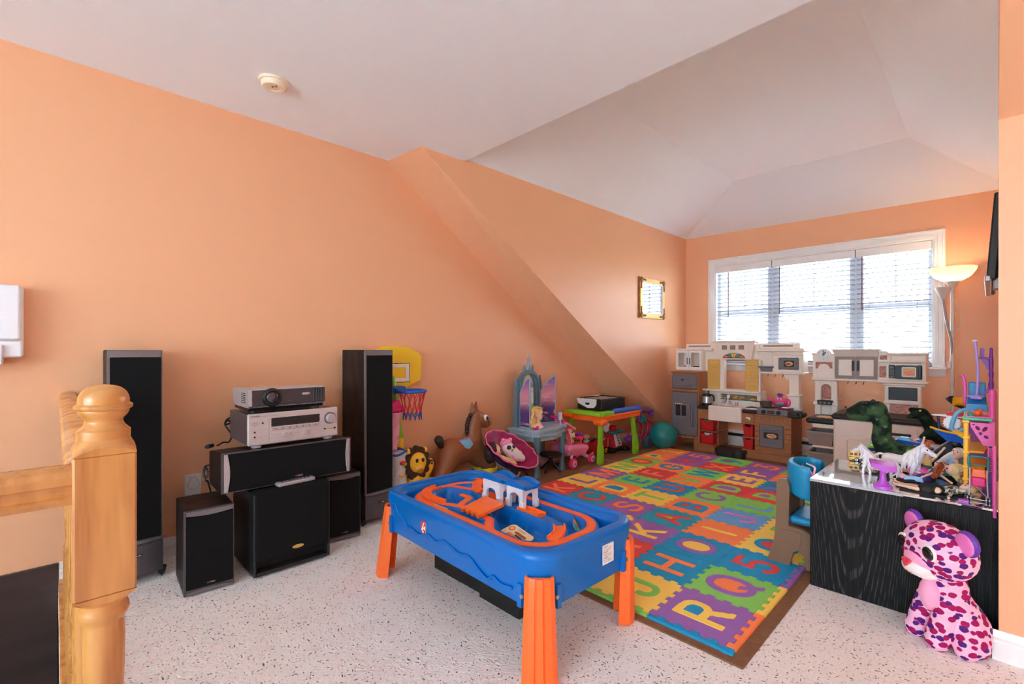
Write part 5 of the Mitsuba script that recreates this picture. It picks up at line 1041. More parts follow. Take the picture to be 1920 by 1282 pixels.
# bouncing horse
mat('horse_brown', (140, 86, 54), .38, .4)
one('cushion', rbox(-3.01, 1.94, .0065, -2.70, 2.64, .103, .03), 'teal_cloth', 'flat teal cushion on the floor under the brown bouncing horse', 'cushion', smooth=40)
t = thing('bouncing_horse', 'brown inflatable bouncing horse toy with pale blue saddle and yellow hooves', 'toy horse')
with frame(-2.895, 2.275, .103, 0, sc=1.02):
    J = {'rump': (0, -.10, .19, .105), 'mid': (0, 0, .19, .10), 'chest': (0, .10, .19, .10), 'neck': (0, .115, .30, .07), 'neck2': (0.0, .125, .38, .062), 'poll': (.0, .14, .435, .058), 'muzzle': (.01, .235, .385, .048),
         'hl': (.05, -.22, .055, .058), 'hr': (-.05, -.22, .055, .058), 'fl': (.05, .24, .055, .058), 'fr': (-.05, .24, .055, .058)}
    b = bones(J, [('rump', 'mid'), ('mid', 'chest'), ('chest', 'neck'), ('neck', 'neck2'), ('neck2', 'poll'), ('poll', 'muzzle'), ('rump', 'hl'), ('rump', 'hr'), ('chest', 'fl'), ('chest', 'fr')], 12, .014, 14)
    add(t, 'body', b, 'horse_brown', smooth=True)
    for y_ in (.125, .155): add(t, 'ear', hull(np.vstack([_sphere(8)*.022+[0.02 if y_ < .14 else -.02, y_-.03*(y_ < .14), .48], _sphere(8)*.008+[.02 if y_ < .14 else -.02, y_-.045*(y_ < .14)+.01, .545]])), 'horse_brown', smooth=True)
    add(t, 'mane', [ell(.01, .10-.04*q-.03*math.sin(q*3), .475-.17*q, .018, .016, .02) for q in np.linspace(0, 1, 8)], 'hair_dark', smooth=True)
    add(t, 'tail', hull(np.vstack([_sphere(10)*.035+[.01, -.215, .30], _sphere(10)*.026+[.01, -.20, .26]])), 'hair_dark', smooth=True)
    hk = [(.05, -.225), (-.05, -.225), (.05, .245), (-.05, .245)]
    for x_, y_ in hk: add(t, 'hoof', lathe([(0, 0), (.062, 0), (.064, .02), (.06, .034), (0, .034)], 20, x_, y_), 'yellow', smooth=40)
    bm = trimesh.Trimesh(b.vertices, b.faces); rq = trimesh.proximity.closest_point
    def onbody(poly_pts, off):
        """a patch that follows the body's near side"""
        g = Polygon(poly_pts).buffer(.012, 6).buffer(-.006); n = 14; x0_, z0_, x1_, z1_ = g.bounds
        xs_, zs_ = np.meshgrid(np.linspace(x0_, x1_, n), np.linspace(z0_, z1_, n), indexing='ij'); pts = np.stack([np.full(xs_.size, .2), xs_.ravel(), zs_.ravel()], 1)
        loc_, ir, _ = bm.ray.intersects_location(pts, np.tile([-1., 0, 0], (len(pts), 1)), multiple_hits=False)
        z = np.full(len(pts), np.nan); z[ir] = loc_[:, 0]
        ok = np.array([g.contains(Point(p[1], p[2])) for p in pts]) & ~np.isnan(z)
        v = np.column_stack([np.nan_to_num(z)+off, pts[:, 1], pts[:, 2]]); I = np.arange(n*n).reshape(n, n); f = []
        for i in range(n-1):
            for j in range(n-1):
                q = [I[i, j], I[i+1, j], I[i+1, j+1], I[i, j+1]]
                if all(ok[k_] for k_ in q): f += [(q[0], q[1], q[2]), (q[0], q[2], q[3])]
        return trimesh.Trimesh(v, np.array(f), process=False)
    sad = [(-.07, .285), (.04, .285), (.05, .25), (.0, .215), (-.04, .235)]
    add(t, 'saddle_edge', onbody([(a*1.12, .25+(b_-.25)*1.2) for a, b_ in sad], .002), 'net_red', smooth=True)
    mat('pale_blue', (120, 190, 226), .4); add(t, 'saddle', onbody(sad, .0035), 'pale_blue', smooth=True)
    add(t, 'eye_white', ell(.05, .205, .425, .014, .024, .026), 'paper', smooth=True); add(t, 'eye', ell(.06, .21, .424, .008, .013, .015), 'toy_black', smooth=True)
    add(t, 'bridle', tube([(.05*math.cos(a)+.008, .23-.012*math.sin(a), .395+.052*math.sin(a)) for a in np.linspace(0, 2*math.pi, 21)[:-1]], .004, 6, True), 'hair_dark', smooth=True)
# papasan chair
def velvet(p, n, uv): return mix(C3((168, 24, 88)), C3((112, 12, 66)), fbm(p.x*24, p.y*24, p.z*24))
mat('magenta_velvet', mikit.proc(velvet), .5, .4, sheen=.6); mat('plum', (52, 18, 56), .35); mat('pink_trim', (228, 110, 160), .6)
t = thing('saucer_chair', 'round magenta velvet saucer chair for dolls beside the toy vanity', 'chair')
nrm = np.array([.50, .14, .86]); nrm /= np.linalg.norm(nrm); ua = np.cross([0, 1, 0], nrm); ua /= np.linalg.norm(ua); va = np.cross(nrm, ua)
MS = np.eye(4); MS[:3, 0], MS[:3, 1], MS[:3, 2], MS[:3, 3] = ua, va, nrm, (-2.645, 2.505, .212)
MS[:3, :3] *= .80
bowl = lathe([(0, .0), (.1, .012), (.19, .06), (.26, .135), (.285, .16), (.27, .165), (.25, .145), (.18, .075), (.09, .03), (0, .02)], 48)
v = np.array(bowl.vertices); an = np.arctan2(v[:, 1], v[:, 0]); rr = np.hypot(v[:, 0], v[:, 1]); v[:, 2] += .012*np.sin(an*14)*np.clip(rr/.28, 0, 1)**2*.5; bowl.vertices = v
add(t, 'seat', bowl, 'magenta_velvet', smooth=True, T=MS)
add(t, 'back_shell', lathe([(0, -.012), (.1, 0.0), (.195, .048), (.268, .125), (.275, .13), (.255, .132), (.19, .052), (0, .0)], 48), 'plum', smooth=True, T=MS)
add(t, 'edge_trim', tube([(.283*math.cos(a), .283*math.sin(a), .163+.006*math.sin(a*14)) for a in np.linspace(0, 2*math.pi, 97)[:-1]], .007, 6, True), 'pink_trim', smooth=True, T=MS)
for a, b in (((-2.66, 2.68, .16), (-2.66, 2.83, .007)), ((-2.84, 2.68, .16), (-2.93, 2.80, .007)), ((-2.66, 2.50, .12), (-2.62, 2.40, .007)), ((-2.88, 2.5, .12), (-2.95, 2.42, .007))): add(t, 'leg', tube([a, b], .009, 8), 'plum', smooth=True)
add(t, 'brace', tube(smoothpath([(-2.66, 2.56, .1), (-2.64, 2.62, .06), (-2.65, 2.68, .1)]), .008, 8), 'silver', smooth=True); add(t, 'clasp', rbox(-2.6, 2.545, .155, -2.585, 2.58, .195, .004), 'k_grey')
def doll_face(t, c, s, dirv, eye='toy_black'):
    """two eyes and a nose on a ball head looking along dirv"""
    d = np.array(dirv, float); d /= np.linalg.norm(d); side = np.cross([0, 0, 1], d); side /= np.linalg.norm(side); up = np.cross(d, side)
    e = [np.array(c)+d*s*.88+side*s*k*.38+up*s*.08 for k in (-1, 1)]
    add(t, 'eye', [ell(*q, s*.13, n=10) for q in e], eye, smooth=True); add(t, 'nose', ell(*(np.array(c)+d*s*1.0-up*s*.16), s*.09, n=10), 'skin', smooth=True)
    add(t, 'mouth', ell(*(np.array(c)+d*s*.92-up*s*.42), s*.07, s*.12, s*.05, n=10), 'pink_hot', smooth=True)
_T.append(_T[-1] @ trimesh.transformations.translation_matrix([.045, -.075, .047]))
t = thing('baby_doll', 'dark haired doll in a yellow dress lying in the magenta saucer chair', 'doll')
add(t, 'head', ell(-2.69, 2.475, .265, .05, .048, .055), 'skin', smooth=True); doll_face(t, (-2.69, 2.475, .265), .05, (.6, .75, .1))
add(t, 'hair', wob(fine(hull(np.vstack([_sphere(14)*.058+[-2.705, 2.455, .275], _sphere(12)*.045+[-2.70, 2.445, .22]])), .012), .015, 40), 'hair_dark', smooth=True)
mat('dress_yellow', (236, 204, 130), .8); add(t, 'dress', bones({'a': (-2.67, 2.50, .205, .035), 'b': (-2.63, 2.56, .165, .045), 'c': (-2.62, 2.52, .19, .02), 'd': (-2.6, 2.6, .16, .02)}, [('a', 'b'), ('a', 'c'), ('b', 'd')]), 'dress_yellow', smooth=True)
t = thing('owl_plush', 'white and pink plush owl with big dark eyes in the magenta saucer chair', 'plush toy')
add(t, 'body', bones({'h': (-2.68, 2.60, .275, .05), 'b': (-2.64, 2.645, .215, .05), 'c': (-2.61, 2.69, .19, .028)}, [('h', 'b'), ('b', 'c')]), 'white_plush', smooth=True)
add(t, 'crown', [ell(-2.695, 2.60, .30, .05, .048, .04), ell(-2.69, 2.565, .335, .016), ell(-2.69, 2.64, .33, .016)], 'pink_plush', smooth=True); add(t, 'eye', [ell(-2.638, 2.578, .285, .017), ell(-2.636, 2.622, .28, .017)], 'toy_black', smooth=True); add(t, 'beak', ell(-2.628, 2.602, .262, .012), 'amber', smooth=True); add(t, 'wing', [ell(-2.64, 2.69, .225, .02, .03, .02), ell(-2.625, 2.60, .20, .016, .02, .03)], 'pink_plush', smooth=True)
_T.pop()
# vanity
mat('vanity_grey', (150, 176, 190), .35, .5); mat('vanity_teal', (92, 120, 134), .35, .5); mat('mirror_glass', (230, 232, 236), .03, .9, 1.0)
def sunset(p, n, uv):
    h = dr.clip((p.z-.42)/.44, 0, 1); c = mix(C3((86, 60, 120)), C3((214, 140, 160)), ss(.25, .55, h)); c = mix(c, C3((112, 88, 160)), ss(.6, .95, h)); return mix(c, C3((232, 190, 190)), ss(.55, .8, fbm(p.x*8+p.y*8, p.z*34))*.7)
mat('sunset_print', mikit.proc(sunset), .35)
t = thing('toy_vanity', 'grey blue toy dressing table with arched mirror and open picture doors', 'toy vanity')
with frame(-2.80, 3.08, 0, 6):
    top = Polygon([(-.16, -.24), (.10, -.25), (.15, -.20), (.17, -.08), (.19, 0), (.17, .08), (.15, .20), (.10, .25), (-.16, .24)])
    add(t, 'tabletop', [prism(top.buffer(.008), .392, .408, bev=.005), prism(top.buffer(-.008), .368, .394), prism(top, .352, .37, bev=.004)], 'vanity_grey')
    add(t, 'apron', [prism(top.buffer(-.025), .31, .355)], 'vanity_grey'); add(t, 'drawer_knob', ell(.165, 0, .335, .012), 'silver', smooth=True)
    lp = [(0, .007), (.036, .007), (.036, .02), (.026, .05), (.02, .10), (.021, .18), (.03, .30), (.034, .36), (0, .36)]
    for x_, y_ in ((.11, -.19), (.11, .19)): add(t, 'leg', lathe(lp, 14, x_, y_), 'vanity_teal', smooth=40)
    for y_ in (-.2, .2): add(t, 'leg', bx(-.15, y_-.03, .007, -.1, y_+.03, .36, .008), 'vanity_teal')
    A_ = lambda w, h0, h1: Polygon([(-w, .40), (w, .40), (w, h0)]+[(w*math.cos(a), h0+(h1-h0)*math.sin(a)**.8) for a in np.linspace(.05, math.pi-.05, 18)]+[(-w, h0)])
    add(t, 'arch', prism(A_(.155, .70, .905).difference(A_(.118, .70, .865).difference(sbox(-1, .3, 1, .43))), -.145, -.10, 'x', .008), 'vanity_teal')
    add(t, 'mirror', prism(A_(.12, .70, .867), -.14, -.132, 'x'), 'mirror_glass', smooth=False)
    for y_ in (-.175, .175): add(t, 'tower', [hull([(x, y_+d, z) for x, d, z in ((-.15, -.02, .40), (-.15, .02, .40), (-.1, -.02, .40), (-.1, .02, .40), (-.14, -.012, .80), (-.14, .012, .80), (-.11, -.012, .80), (-.11, .012, .80))]), cone((-.125, y_, .79), (-.125, y_, .85), .013, .008, 8)], 'vanity_teal')
    for y_ in (-.06, .06): add(t, 'pinnacle', cone((-.125, y_, .86), (-.125, y_, .945), .012, .008, 8), 'vanity_teal')
    add(t, 'finial', [prism(Polygon([(-.034, .89), (0, .872), (.034, .89), (.012, .955), (0, .99), (-.012, .955)]).difference(Polygon([(-.016, .90), (.016, .90), (0, .95)])), -.135, -.112, 'x', .004), lathe([(0, .98), (.006, .98), (.016, .995), (.008, 1.005), (.014, 1.012), (.005, 1.022), (.006, 1.05), (0, 1.055)], 12, -.124, 0)], 'vanity_grey')
    def door(y_h, y_e, x_e):
        """leaf from the hinge at (-.1, y_h) to (x_e, y_e)"""
        d = np.array([x_e+.1, y_e-y_h]); L = np.linalg.norm(d); a = math.degrees(math.atan2(d[1], d[0]))
        lf = Polygon([(0, .41), (L, .41), (L, .845)]+[(L-L*q, .845-.0*q-.14*q**1.6) for q in np.linspace(0, 1, 10)])
        with frame(-.1, y_h, 0, a):
            add(t, 'mirror_door', prism(lf.buffer(.003), -.006, .006, 'y', .002), 'vanity_grey'); add(t, 'door_picture', prism(lf.buffer(-.006), -.0075, .0075, 'y'), 'sunset_print', smooth=False)
    door(-.15, -.165, .02); door(.15, .275, -.02)
    add(t, 'door_knob', ell(.012, -.178, .61, .008), 'silver', smooth=True)
# doll bust on the vanity
t = thing('styling_doll', 'blond styling doll head with pink bodice standing on the toy vanity', 'doll')
with frame(-2.715, 2.965, .409, 20, sc=.82):
    add(t, 'bust', bones({'n': (0, 0, .09, .018), 'n2': (0, 0, .045, .02), 'c': (0, 0, .03, .04), 's1': (0, -.065, .028, .022), 's2': (0, .065, .028, .022)}, [('n', 'n2'), ('n2', 'c'), ('c', 's1'), ('c', 's2')]), 'skin', smooth=True)
    add(t, 'bodice', [rbox(-.04, -.085, 0, .035, -.03, .04, .02), rbox(-.04, .045, 0, .035, .085, .04, .02)], 'pink_hot', smooth=40); add(t, 'bib', rbox(-.042, -.04, -.0, .044, .05, .03, .015), 'paper', smooth=40)
    add(t, 'head', hull(np.vstack([_sphere(16)*.052+[0, 0, .165], _sphere(12)*.026+[.022, 0, .115]])), 'skin', smooth=True); doll_face(t, (0.004, 0, .15), .05, (1, .35, 0))
    hr_ = [ell(-.012, 0, .178, .06, .062, .058)]+[tube(smoothpath([(-.02+.015*math.cos(a), .055*math.sin(a), .19), (-.03, .075*math.sin(a), .13), (-.035+.02*math.cos(a), .085*math.sin(a), .07), (-.02, .08*math.sin(a+.2), .025)]), .02, 7) for a in np.linspace(-1.5, 1.5, 7)]
    add(t, 'hair', wob(tmesh(m3.Manifold.batch_boolean([man(q) for q in hr_], m3.OpType.Add).refine_to_length(.01)), .012, 60), 'hair_blond', smooth=True)
    add(t, 'tiara', tube([(.0+.05*math.cos(a), .056*math.sin(a), .215) for a in np.linspace(-1.2, 1.2, 10)], .005, 6), 'gold', smooth=True)
t = thing('hand_mirror', 'small light blue toy hand mirror standing at the right end of the toy vanity', 'toy mirror')
with frame(-2.69, 3.235, .409, 10): add(t, 'handle', cone((0, 0, 0), (0, 0, .05), .006, .005), 'pale_blue'); add(t, 'frame', prism(rrect(-.026, .045, .026, .12, .012), -.006, .006, 'x', .003), 'pale_blue'); add(t, 'glass', prism(rrect(-.019, .052, .019, .113, .008), -.0075, .0075, 'x'), 'unit_white')
# stool
t = thing('toy_stool', 'small round black stool under the toy vanity', 'stool')
with frame(-2.73, 3.15, 0):
    add(t, 'seat', lathe([(0, .145), (.09, .145), (.1, .152), (.1, .165), (.09, .17), (0, .17)], 28), 'toy_black', smooth=40); add(t, 'column', lathe([(0, .06), (.02, .06), (.02, .15), (0, .15)], 14), 'toy_black')
    for a in (.2, 1.77, 3.34, 4.9): add(t, 'leg', tube(smoothpath([(.01*math.cos(a), .01*math.sin(a), .10), (.06*math.cos(a), .06*math.sin(a), .055), (.10*math.cos(a), .10*math.sin(a), .016)]), .0095, 8), 'toy_black', smooth=True)
t = thing('plush_bundle', 'dusky pink plush toy lying on the floor between vanity leg and doll stroller', 'plush toy')
mat('dusky', (176, 128, 122), .9, .1, sheen=.4); add(t, 'body', bones({'a': (-2.87, 3.22, .07, .06), 'b': (-2.85, 3.32, .09, .062), 'c': (-2.86, 3.40, .07, .05), 'd': (-2.85, 3.33, .17, .035)}, [('a', 'b'), ('b', 'c'), ('b', 'd')]), 'dusky', smooth=True)
_T.append(_T[-1] @ trimesh.transformations.translation_matrix([-.04, -.015, 0]))
# pink doll stroller
mat('stroller_pink', (240, 132, 170), .4); mat('tire_pink', (236, 40, 110), .45); mat('light_grey', (206, 200, 206), .4)
t = thing('doll_stroller', 'pink and white doll stroller beside the toy vanity', 'doll stroller')
def wheel(t, x, y, z, r, w, ax=(1, 0, 0), m1='tire_pink', m2='light_grey'):
    L = lambda p: _orient(lathe(p, 28), np.array([x, y, z])-np.array(ax)*w/2, np.array(ax, float))
    k = add(t, 'wheel', L([(0, 0), (r*.7, 0), (r*.97, w*.1), (r, w*.3), (r, w*.7), (r*.97, w*.9), (r*.7, w), (0, w)]), m1, smooth=40)
    add(k, 'hub', L([(0, -.003), (r*.62, -.003), (r*.62, w+.003), (0, w+.003)]), m2); add(k, 'axle_cap', L([(0, -.008), (r*.2, -.008), (r*.2, w+.008), (0, w+.008)]), m1)
wheel(t, -2.60, 3.37, .0545, .048, .035); wheel(t, -2.61, 3.66, .0545, .048, .035); wheel(t, -2.86, 3.45, .0545, .048, .035); wheel(t, -2.84, 3.72, .0545, .048, .035)
tub = m3.Manifold.batch_boolean([man(hull(np.vstack([_sphere(12)*.03+np.array(c) for c in ((-2.64, 3.36, .15), (-2.64, 3.56, .12), (-2.80, 3.38, .16), (-2.80, 3.58, .13), (-2.62, 3.34, .19), (-2.62, 3.58, .17), (-2.82, 3.36, .2), (-2.82, 3.60, .18))]))), man(hull(np.vstack([_sphere(10)*.02+np.array(c) for c in ((-2.66, 3.38, .19), (-2.66, 3.54, .17), (-2.78, 3.40, .2), (-2.78, 3.56, .18), (-2.65, 3.37, .3), (-2.65, 3.56, .3), (-2.80, 3.39, .3), (-2.80, 3.58, .3))])))], m3.OpType.Subtract)
add(t, 'seat_shell', tub, 'stroller_pink', smooth=40)
add(t, 'leg', [hull(np.vstack([_sphere(8)*.012+[-2.62, 3.37, .055], _sphere(8)*.016+[-2.64, 3.40, .15]])), hull(np.vstack([_sphere(8)*.012+[-2.86, 3.45, .055], _sphere(8)*.016+[-2.80, 3.46, .15]]))], 'light_grey', smooth=True)
add(t, 'front_fork', [hull(np.vstack([_sphere(8)*.014+[-2.625, 3.66, .055], _sphere(8)*.02+[-2.64, 3.56, .11]])), hull(np.vstack([_sphere(8)*.012+[-2.83, 3.72, .055], _sphere(8)*.016+[-2.80, 3.6, .12]]))], 'light_grey', smooth=True)
add(t, 'handle', tube(smoothpath([(-2.82, 3.40, .17), (-2.86, 3.40, .3), (-2.86, 3.36, .42), (-2.84, 3.33, .46), (-2.72, 3.32, .46), (-2.70, 3.35, .42), (-2.66, 3.38, .3), (-2.64, 3.38, .18)]), .011, 8), 'tire_pink', smooth=True)
add(t, 'hood', [hull(np.vstack([_sphere(8)*.012+np.array(c) for c in ((-2.66, 3.36, .41), (-2.82, 3.37, .41), (-2.66, 3.47, .35), (-2.82, 3.48, .35))]))], 'stroller_pink', smooth=40)
add(t, 'tray', [rbox(-2.8, 3.52, .25, -2.63, 3.585, .27, .008), cone((-2.65, 3.55, .18), (-2.65, 3.55, .26), .009), cone((-2.79, 3.57, .18), (-2.79, 3.56, .26), .009)], 'tire_pink')
add(t, 'butterfly', [ell(-2.70, 3.565, .285, .018, .006, .02), ell(-2.67, 3.57, .288, .018, .006, .02)], 'purple', smooth=True)
t = thing('puppy_plush', 'cream plush puppy sitting in the pink doll stroller', 'plush toy')
with frame(-2.72, 3.445, .14, 25):
    add(t, 'body', bones({'b': (0, 0, .06, .04), 'n': (0, 0, .11, .035), 'h': (0, 0, .165, .052), 'z': (.05, 0, .15, .022), 'a': (.03, .05, .08, .018), 'c': (.03, -.05, .08, .018)}, [('b', 'n'), ('n', 'h'), ('h', 'z'), ('n', 'a'), ('n', 'c')]), 'cream_plush', smooth=True)
    add(t, 'ear', [hull(np.vstack([_sphere(8)*.018+[0, s*.05, .19], _sphere(8)*.014+[0.005, s*.062, .13]])) for s in (-1, 1)], 'cream_plush', smooth=True); add(t, 'nose', ell(.07, 0, .155, .009), 'toy_black', smooth=True); add(t, 'eye', [ell(.047, s*.022, .18, .007) for s in (-1, 1)], 'toy_black', smooth=True); add(t, 'collar', tube([(.036*math.cos(a), .036*math.sin(a), .108) for a in np.linspace(0, 2*math.pi, 17)[:-1]], .006, 6, True), 'amber', smooth=True)
_T.pop()
# green and orange activity table
mat('act_green', (134, 196, 36), .42); mat('act_orange', (246, 106, 28), .42); mat('act_blue', (30, 96, 196), .35)
t = thing('activity_table', 'lime green and orange toy activity table with a blue roller under the sloped ceiling', 'toy table')
tx0, tx1, ty0, ty1 = -2.96, -2.56, 3.66, 4.34
for x_, y_ in ((tx1-.015, ty0+.03), (tx1-.02, ty1-.05), (tx0+.03, ty0+.05), (tx0+.03, ty1-.05)):
    s_ = 1 if y_ > 4 else -1
    add(t, 'leg', loft([[(x_+a*.022*k_, y_+o+b*.032*k2, z) for a, b in ((-1, -.7), (-.7, -1), (.7, -1), (1, -.7), (1, .7), (.7, 1), (-.7, 1), (-1, .7))] for z, o, k_, k2 in ((.007, .03*s_*(1 if s_ > 0 else .2), 1.0, 1.15), (.14, .02*s_*(1 if s_ > 0 else .2), 1.05, 1.1), (.2, 0.008*s_, .8, .75), (.42, -.04*(s_ > 0), .8, .8))]), 'act_green', smooth=40)
add(t, 'leg_badge', prism(affinity.scale(Point(ty1-.02, .09).buffer(1, 10), .022, .045), tx1+.003, tx1+.007, 'x', .002), 'act_green')
add(t, 'skirt', [hull([(x, y, z) for x, y in ((tx0, ty0-.01), (tx1+.02, ty0), (tx1+.02, ty1), (tx0, ty1)) for z in (.405, .465)]), rbox(tx1-.06, ty0-.05, .375, tx1+.05, ty0+.07, .43, .025), rbox(tx0-.02, ty0-.06, .42, tx0+.1, ty0+.05, .465, .02), bx(tx1-.02, ty0+.05, .44, tx1+.03, ty1+.005, .46, .006)], 'act_orange', smooth=40)
add(t, 'top_rim', [rbox(tx0-.01, ty0-.03, .455, tx1+.02, ty0+.03, .492, .012), rbox(tx1-.05, ty0+.0, .455, tx1+.03, ty0+.2, .495, .012), bx(tx0, ty0, .46, tx1, ty1, .482, .006)], 'act_green', smooth=40)
add(t, 'roller', tube([(tx1-.0, ty0+.19, .482), (tx1-.0, ty1+.01, .482)], .028, 14), 'act_blue', smooth=True)
# black drawing box
t = thing('drawing_box', 'black toy light box with white corner panel on top of the green activity table', 'toy box')
ox0, ox1, oy0, oy1 = -2.94, -2.64, 3.80, 4.22
add(t, 'case', [m3.Manifold.batch_boolean([man(rbox(ox0, oy0, .4885, ox1, oy1, .60, .012)), man(bx(ox0+.02, oy0+.02, .585, ox1-.02, oy1-.02, .7, .002))], m3.OpType.Subtract)], 'toy_black', smooth=40)
add(t, 'playfield', bx(ox0+.022, oy0+.022, .58, ox1-.022, oy1-.022, .59, .001), 'silver')
k = add(t, 'corner_panel', [prism(Polygon([(ox0+.0, .598), (ox1-.06, .598), (ox1-.06, .545), (ox1-.09, .512), (ox1-.16, .505), (ox0+.02, .548)]), oy0-.008, oy0+.002, 'y', .003)], 'unit_white')
add(k, 'slot', rbox(ox0+.11, oy0-.011, .538, ox0+.16, oy0-.005, .56, .004), 'toy_black'); add(t, 'white_bar', bx(ox0+.005, oy0+.26, .598, ox0+.03, oy1-.05, .606, .003), 'paper'); add(t, 'red_pin', ell(ox0+.08, oy0, .602, .007), 'net_red', smooth=True)
# wagon
t = thing('toy_wagon', 'red toy wagon with rainbow scalloped rim under the activity table', 'toy wagon')
wx0, wx1, wy0, wy1 = -2.97, -2.80, 3.80, 4.14
cols_ = ('net_red', 'yellow', 'lime', 'hoop_blue')
wv = [(y_, .155+.014*math.sin((y_-wy0)*60)) for y_ in np.linspace(wy0, wy1, 36)]
add(t, 'side', [prism([(wy0+.02, .03), (wy1-.02, .03)]+wv[::-1], x_, x_+.012, 'x', .002) for x_ in (wx0, wx1-.012)]+[bx(wx0, y_, .03, wx1, y_+.012, .15, .003) for y_ in (wy0, wy1-.012)]+[bx(wx0, wy0, .025, wx1, wy1, .04, .003)], 'k_red')
for i, c_ in enumerate(cols_[1:]): add(t, 'rim_stripe', tube([(wx0+.02+i*.022, a, b+.004-.008*i) for a, b in wv], .006, 6), c_, smooth=True)
for y_ in (wy0+.05, wy1-.05): wheel(t, wx1+.0, y_, .042, .035, .02, m1='toy_black', m2='yellow')
t = thing('toy_robot', 'small white toy figure sitting in the red wagon', 'toy figure')
add(t, 'body', [rbox(-2.90, 3.84, .10, -2.85, 3.90, .17, .015), ell(-2.875, 3.87, .20, .03, .032, .03)], 'unit_white', smooth=True); add(t, 'arm', [cone((-2.875, 3.835, .15), (-2.87, 3.815, .12), .009), cone((-2.875, 3.905, .15), (-2.87, 3.925, .12), .009)], 'unit_white')
# walker toy
t = thing('baby_walker', 'red and white baby walker toy with teal tray and piano keys under the activity table', 'baby walker')
with frame(-2.85, 4.28, 0, 0):
    add(t, 'base', [rbox(-.08, -.15, .007, .1, .13, .05, .02), rbox(.02, -.16, .007, .12, -.08, .045, .018), rbox(.02, .06, .007, .14, .16, .05, .02)], 'toy_black', smooth=40); add(t, 'body', hull([(x, y, z) for x, y, z in ((.09, -.06, .05), (.09, .08, .05), (-.05, -.06, .05), (-.05, .08, .05), (.0, -.05, .24), (.0, .06, .24), (-.06, -.05, .24), (-.06, .06, .24))]), 'net_red', smooth=20)
    add(t, 'piano_panel', hull([(x, y, z) for x, y, z in ((.098, -.04, .07), (.098, .06, .07), (.04, -.03, .2), (.04, .045, .2), (.085, -.04, .06), (.02, .04, .2))]), 'unit_white', smooth=20); add(t, 'piano_key', [hull([(x, .008+d, z) for d in (-.012, .012) for x, z in ((.098-i*.012+.004, .085+i*.027), (.098-i*.012-.004, .1+i*.027))]) for i in range(4)], 'toy_black', kind='stuff')
    add(t, 'tray', rbox(-.06, -.08, .195, .09, .11, .218, .01), 'teal'); add(t, 'red_cap', rbox(-.03, -.01, .215, .03, .06, .27, .015), 'k_red')
    add(t, 'dog', bones({'a': (-.02, -.07, .235, .032), 'h': (-.02, -.075, .30, .038), 'n': (.02, -.085, .29, .02)}, [('a', 'h'), ('h', 'n')]), 'unit_white', smooth=True); add(t, 'dog_eye', [ell(.008, -.10, .312, .006), ell(.016, -.06, .312, .006)], 'toy_black', smooth=True); add(t, 'side_knob', [rbox(.0, -.16, .06, .04, -.1, .16, .018), ell(.03, .1, .09, .03)], 'unit_white', smooth=True)
    add(t, 'star', prism([(.02*math.cos(a)*(1 if i % 2 else .5)+.045, .325+.02*math.sin(a)*(1 if i % 2 else .5)) for i, a in enumerate(np.linspace(0, 2*math.pi, 11)[:-1])], -.02, -.012, 'x', .002), 'silver')
# purple and teal doll pram
mat('crimson', (158, 22, 70), .4)
t = thing('doll_pram', 'crimson, teal and purple toy pram between the activity table and the teal ball', 'toy pram')
with frame(-2.66, 4.62, 0, 0):
    add(t, 'handle', [tube(smoothpath([(0, -.10, .33), (0, -.085, .40), (0, -.03, .43), (0, .02, .41), (0, .10, .40), (0, .15, .40)]), .017, 10), tube([(0.012*math.cos(a), .155+.025*math.cos(a), .385+.028*math.sin(a)) for a in np.linspace(0, 2*math.pi, 17)[:-1]], .012, 8, True)], 'purple', smooth=True)
    add(t, 'console', [rbox(-.03, -.10, .29, .04, .02, .35, .02), ell(.03, -.07, .36, .018)], 'teal', smooth=40)
    for y_, z2 in ((-.13, .1), (-.02, .12), (.06, .12)): add(t, 'hoop_rail', tube(smoothpath([(.02, y_, .32), (.03, y_+.05, .26), (.03, y_+.03, .17), (.02, y_-.03, z2), (.0, y_-.07, .07)]), .014, 8), 'crimson', smooth=True)
    for y_ in (-.17, .04): wheel(t, .03, y_, .077, .07, .035, m1='teal', m2='crimson')
    add(t, 'seat', rbox(-.06, -.32, .12, .03, -.16, .165, .02), 'purple', smooth=40); add(t, 'flower', [ell(.04, -.25+.03*math.cos(a), .12+.03*math.sin(a), .01, .022, .022) for a in np.linspace(0, 2*math.pi, 6)[:-1]], 'purple', smooth=True); add(t, 'frame_tube', [tube([(-.02, -.32, .14), (-.05, -.15, .28), (-.02, -.06, .33)], .012, 8), tube([(0, -.3, .06), (0, .08, .07)], .012, 8)], 'crimson', smooth=True)
one('exercise_ball', ell(-2.50, 4.76, .152, .145, n=40), 'teal', 'teal green ball on the brown mat beside the toy fridge', 'ball', smooth=True)
one('floor_seam', bx(-2.72, 3.874, 0.0, -2.42, 3.884, .0045, .001), 'paper', 'thin white strip in the gap of the brown mat near the green table leg', 'strip')
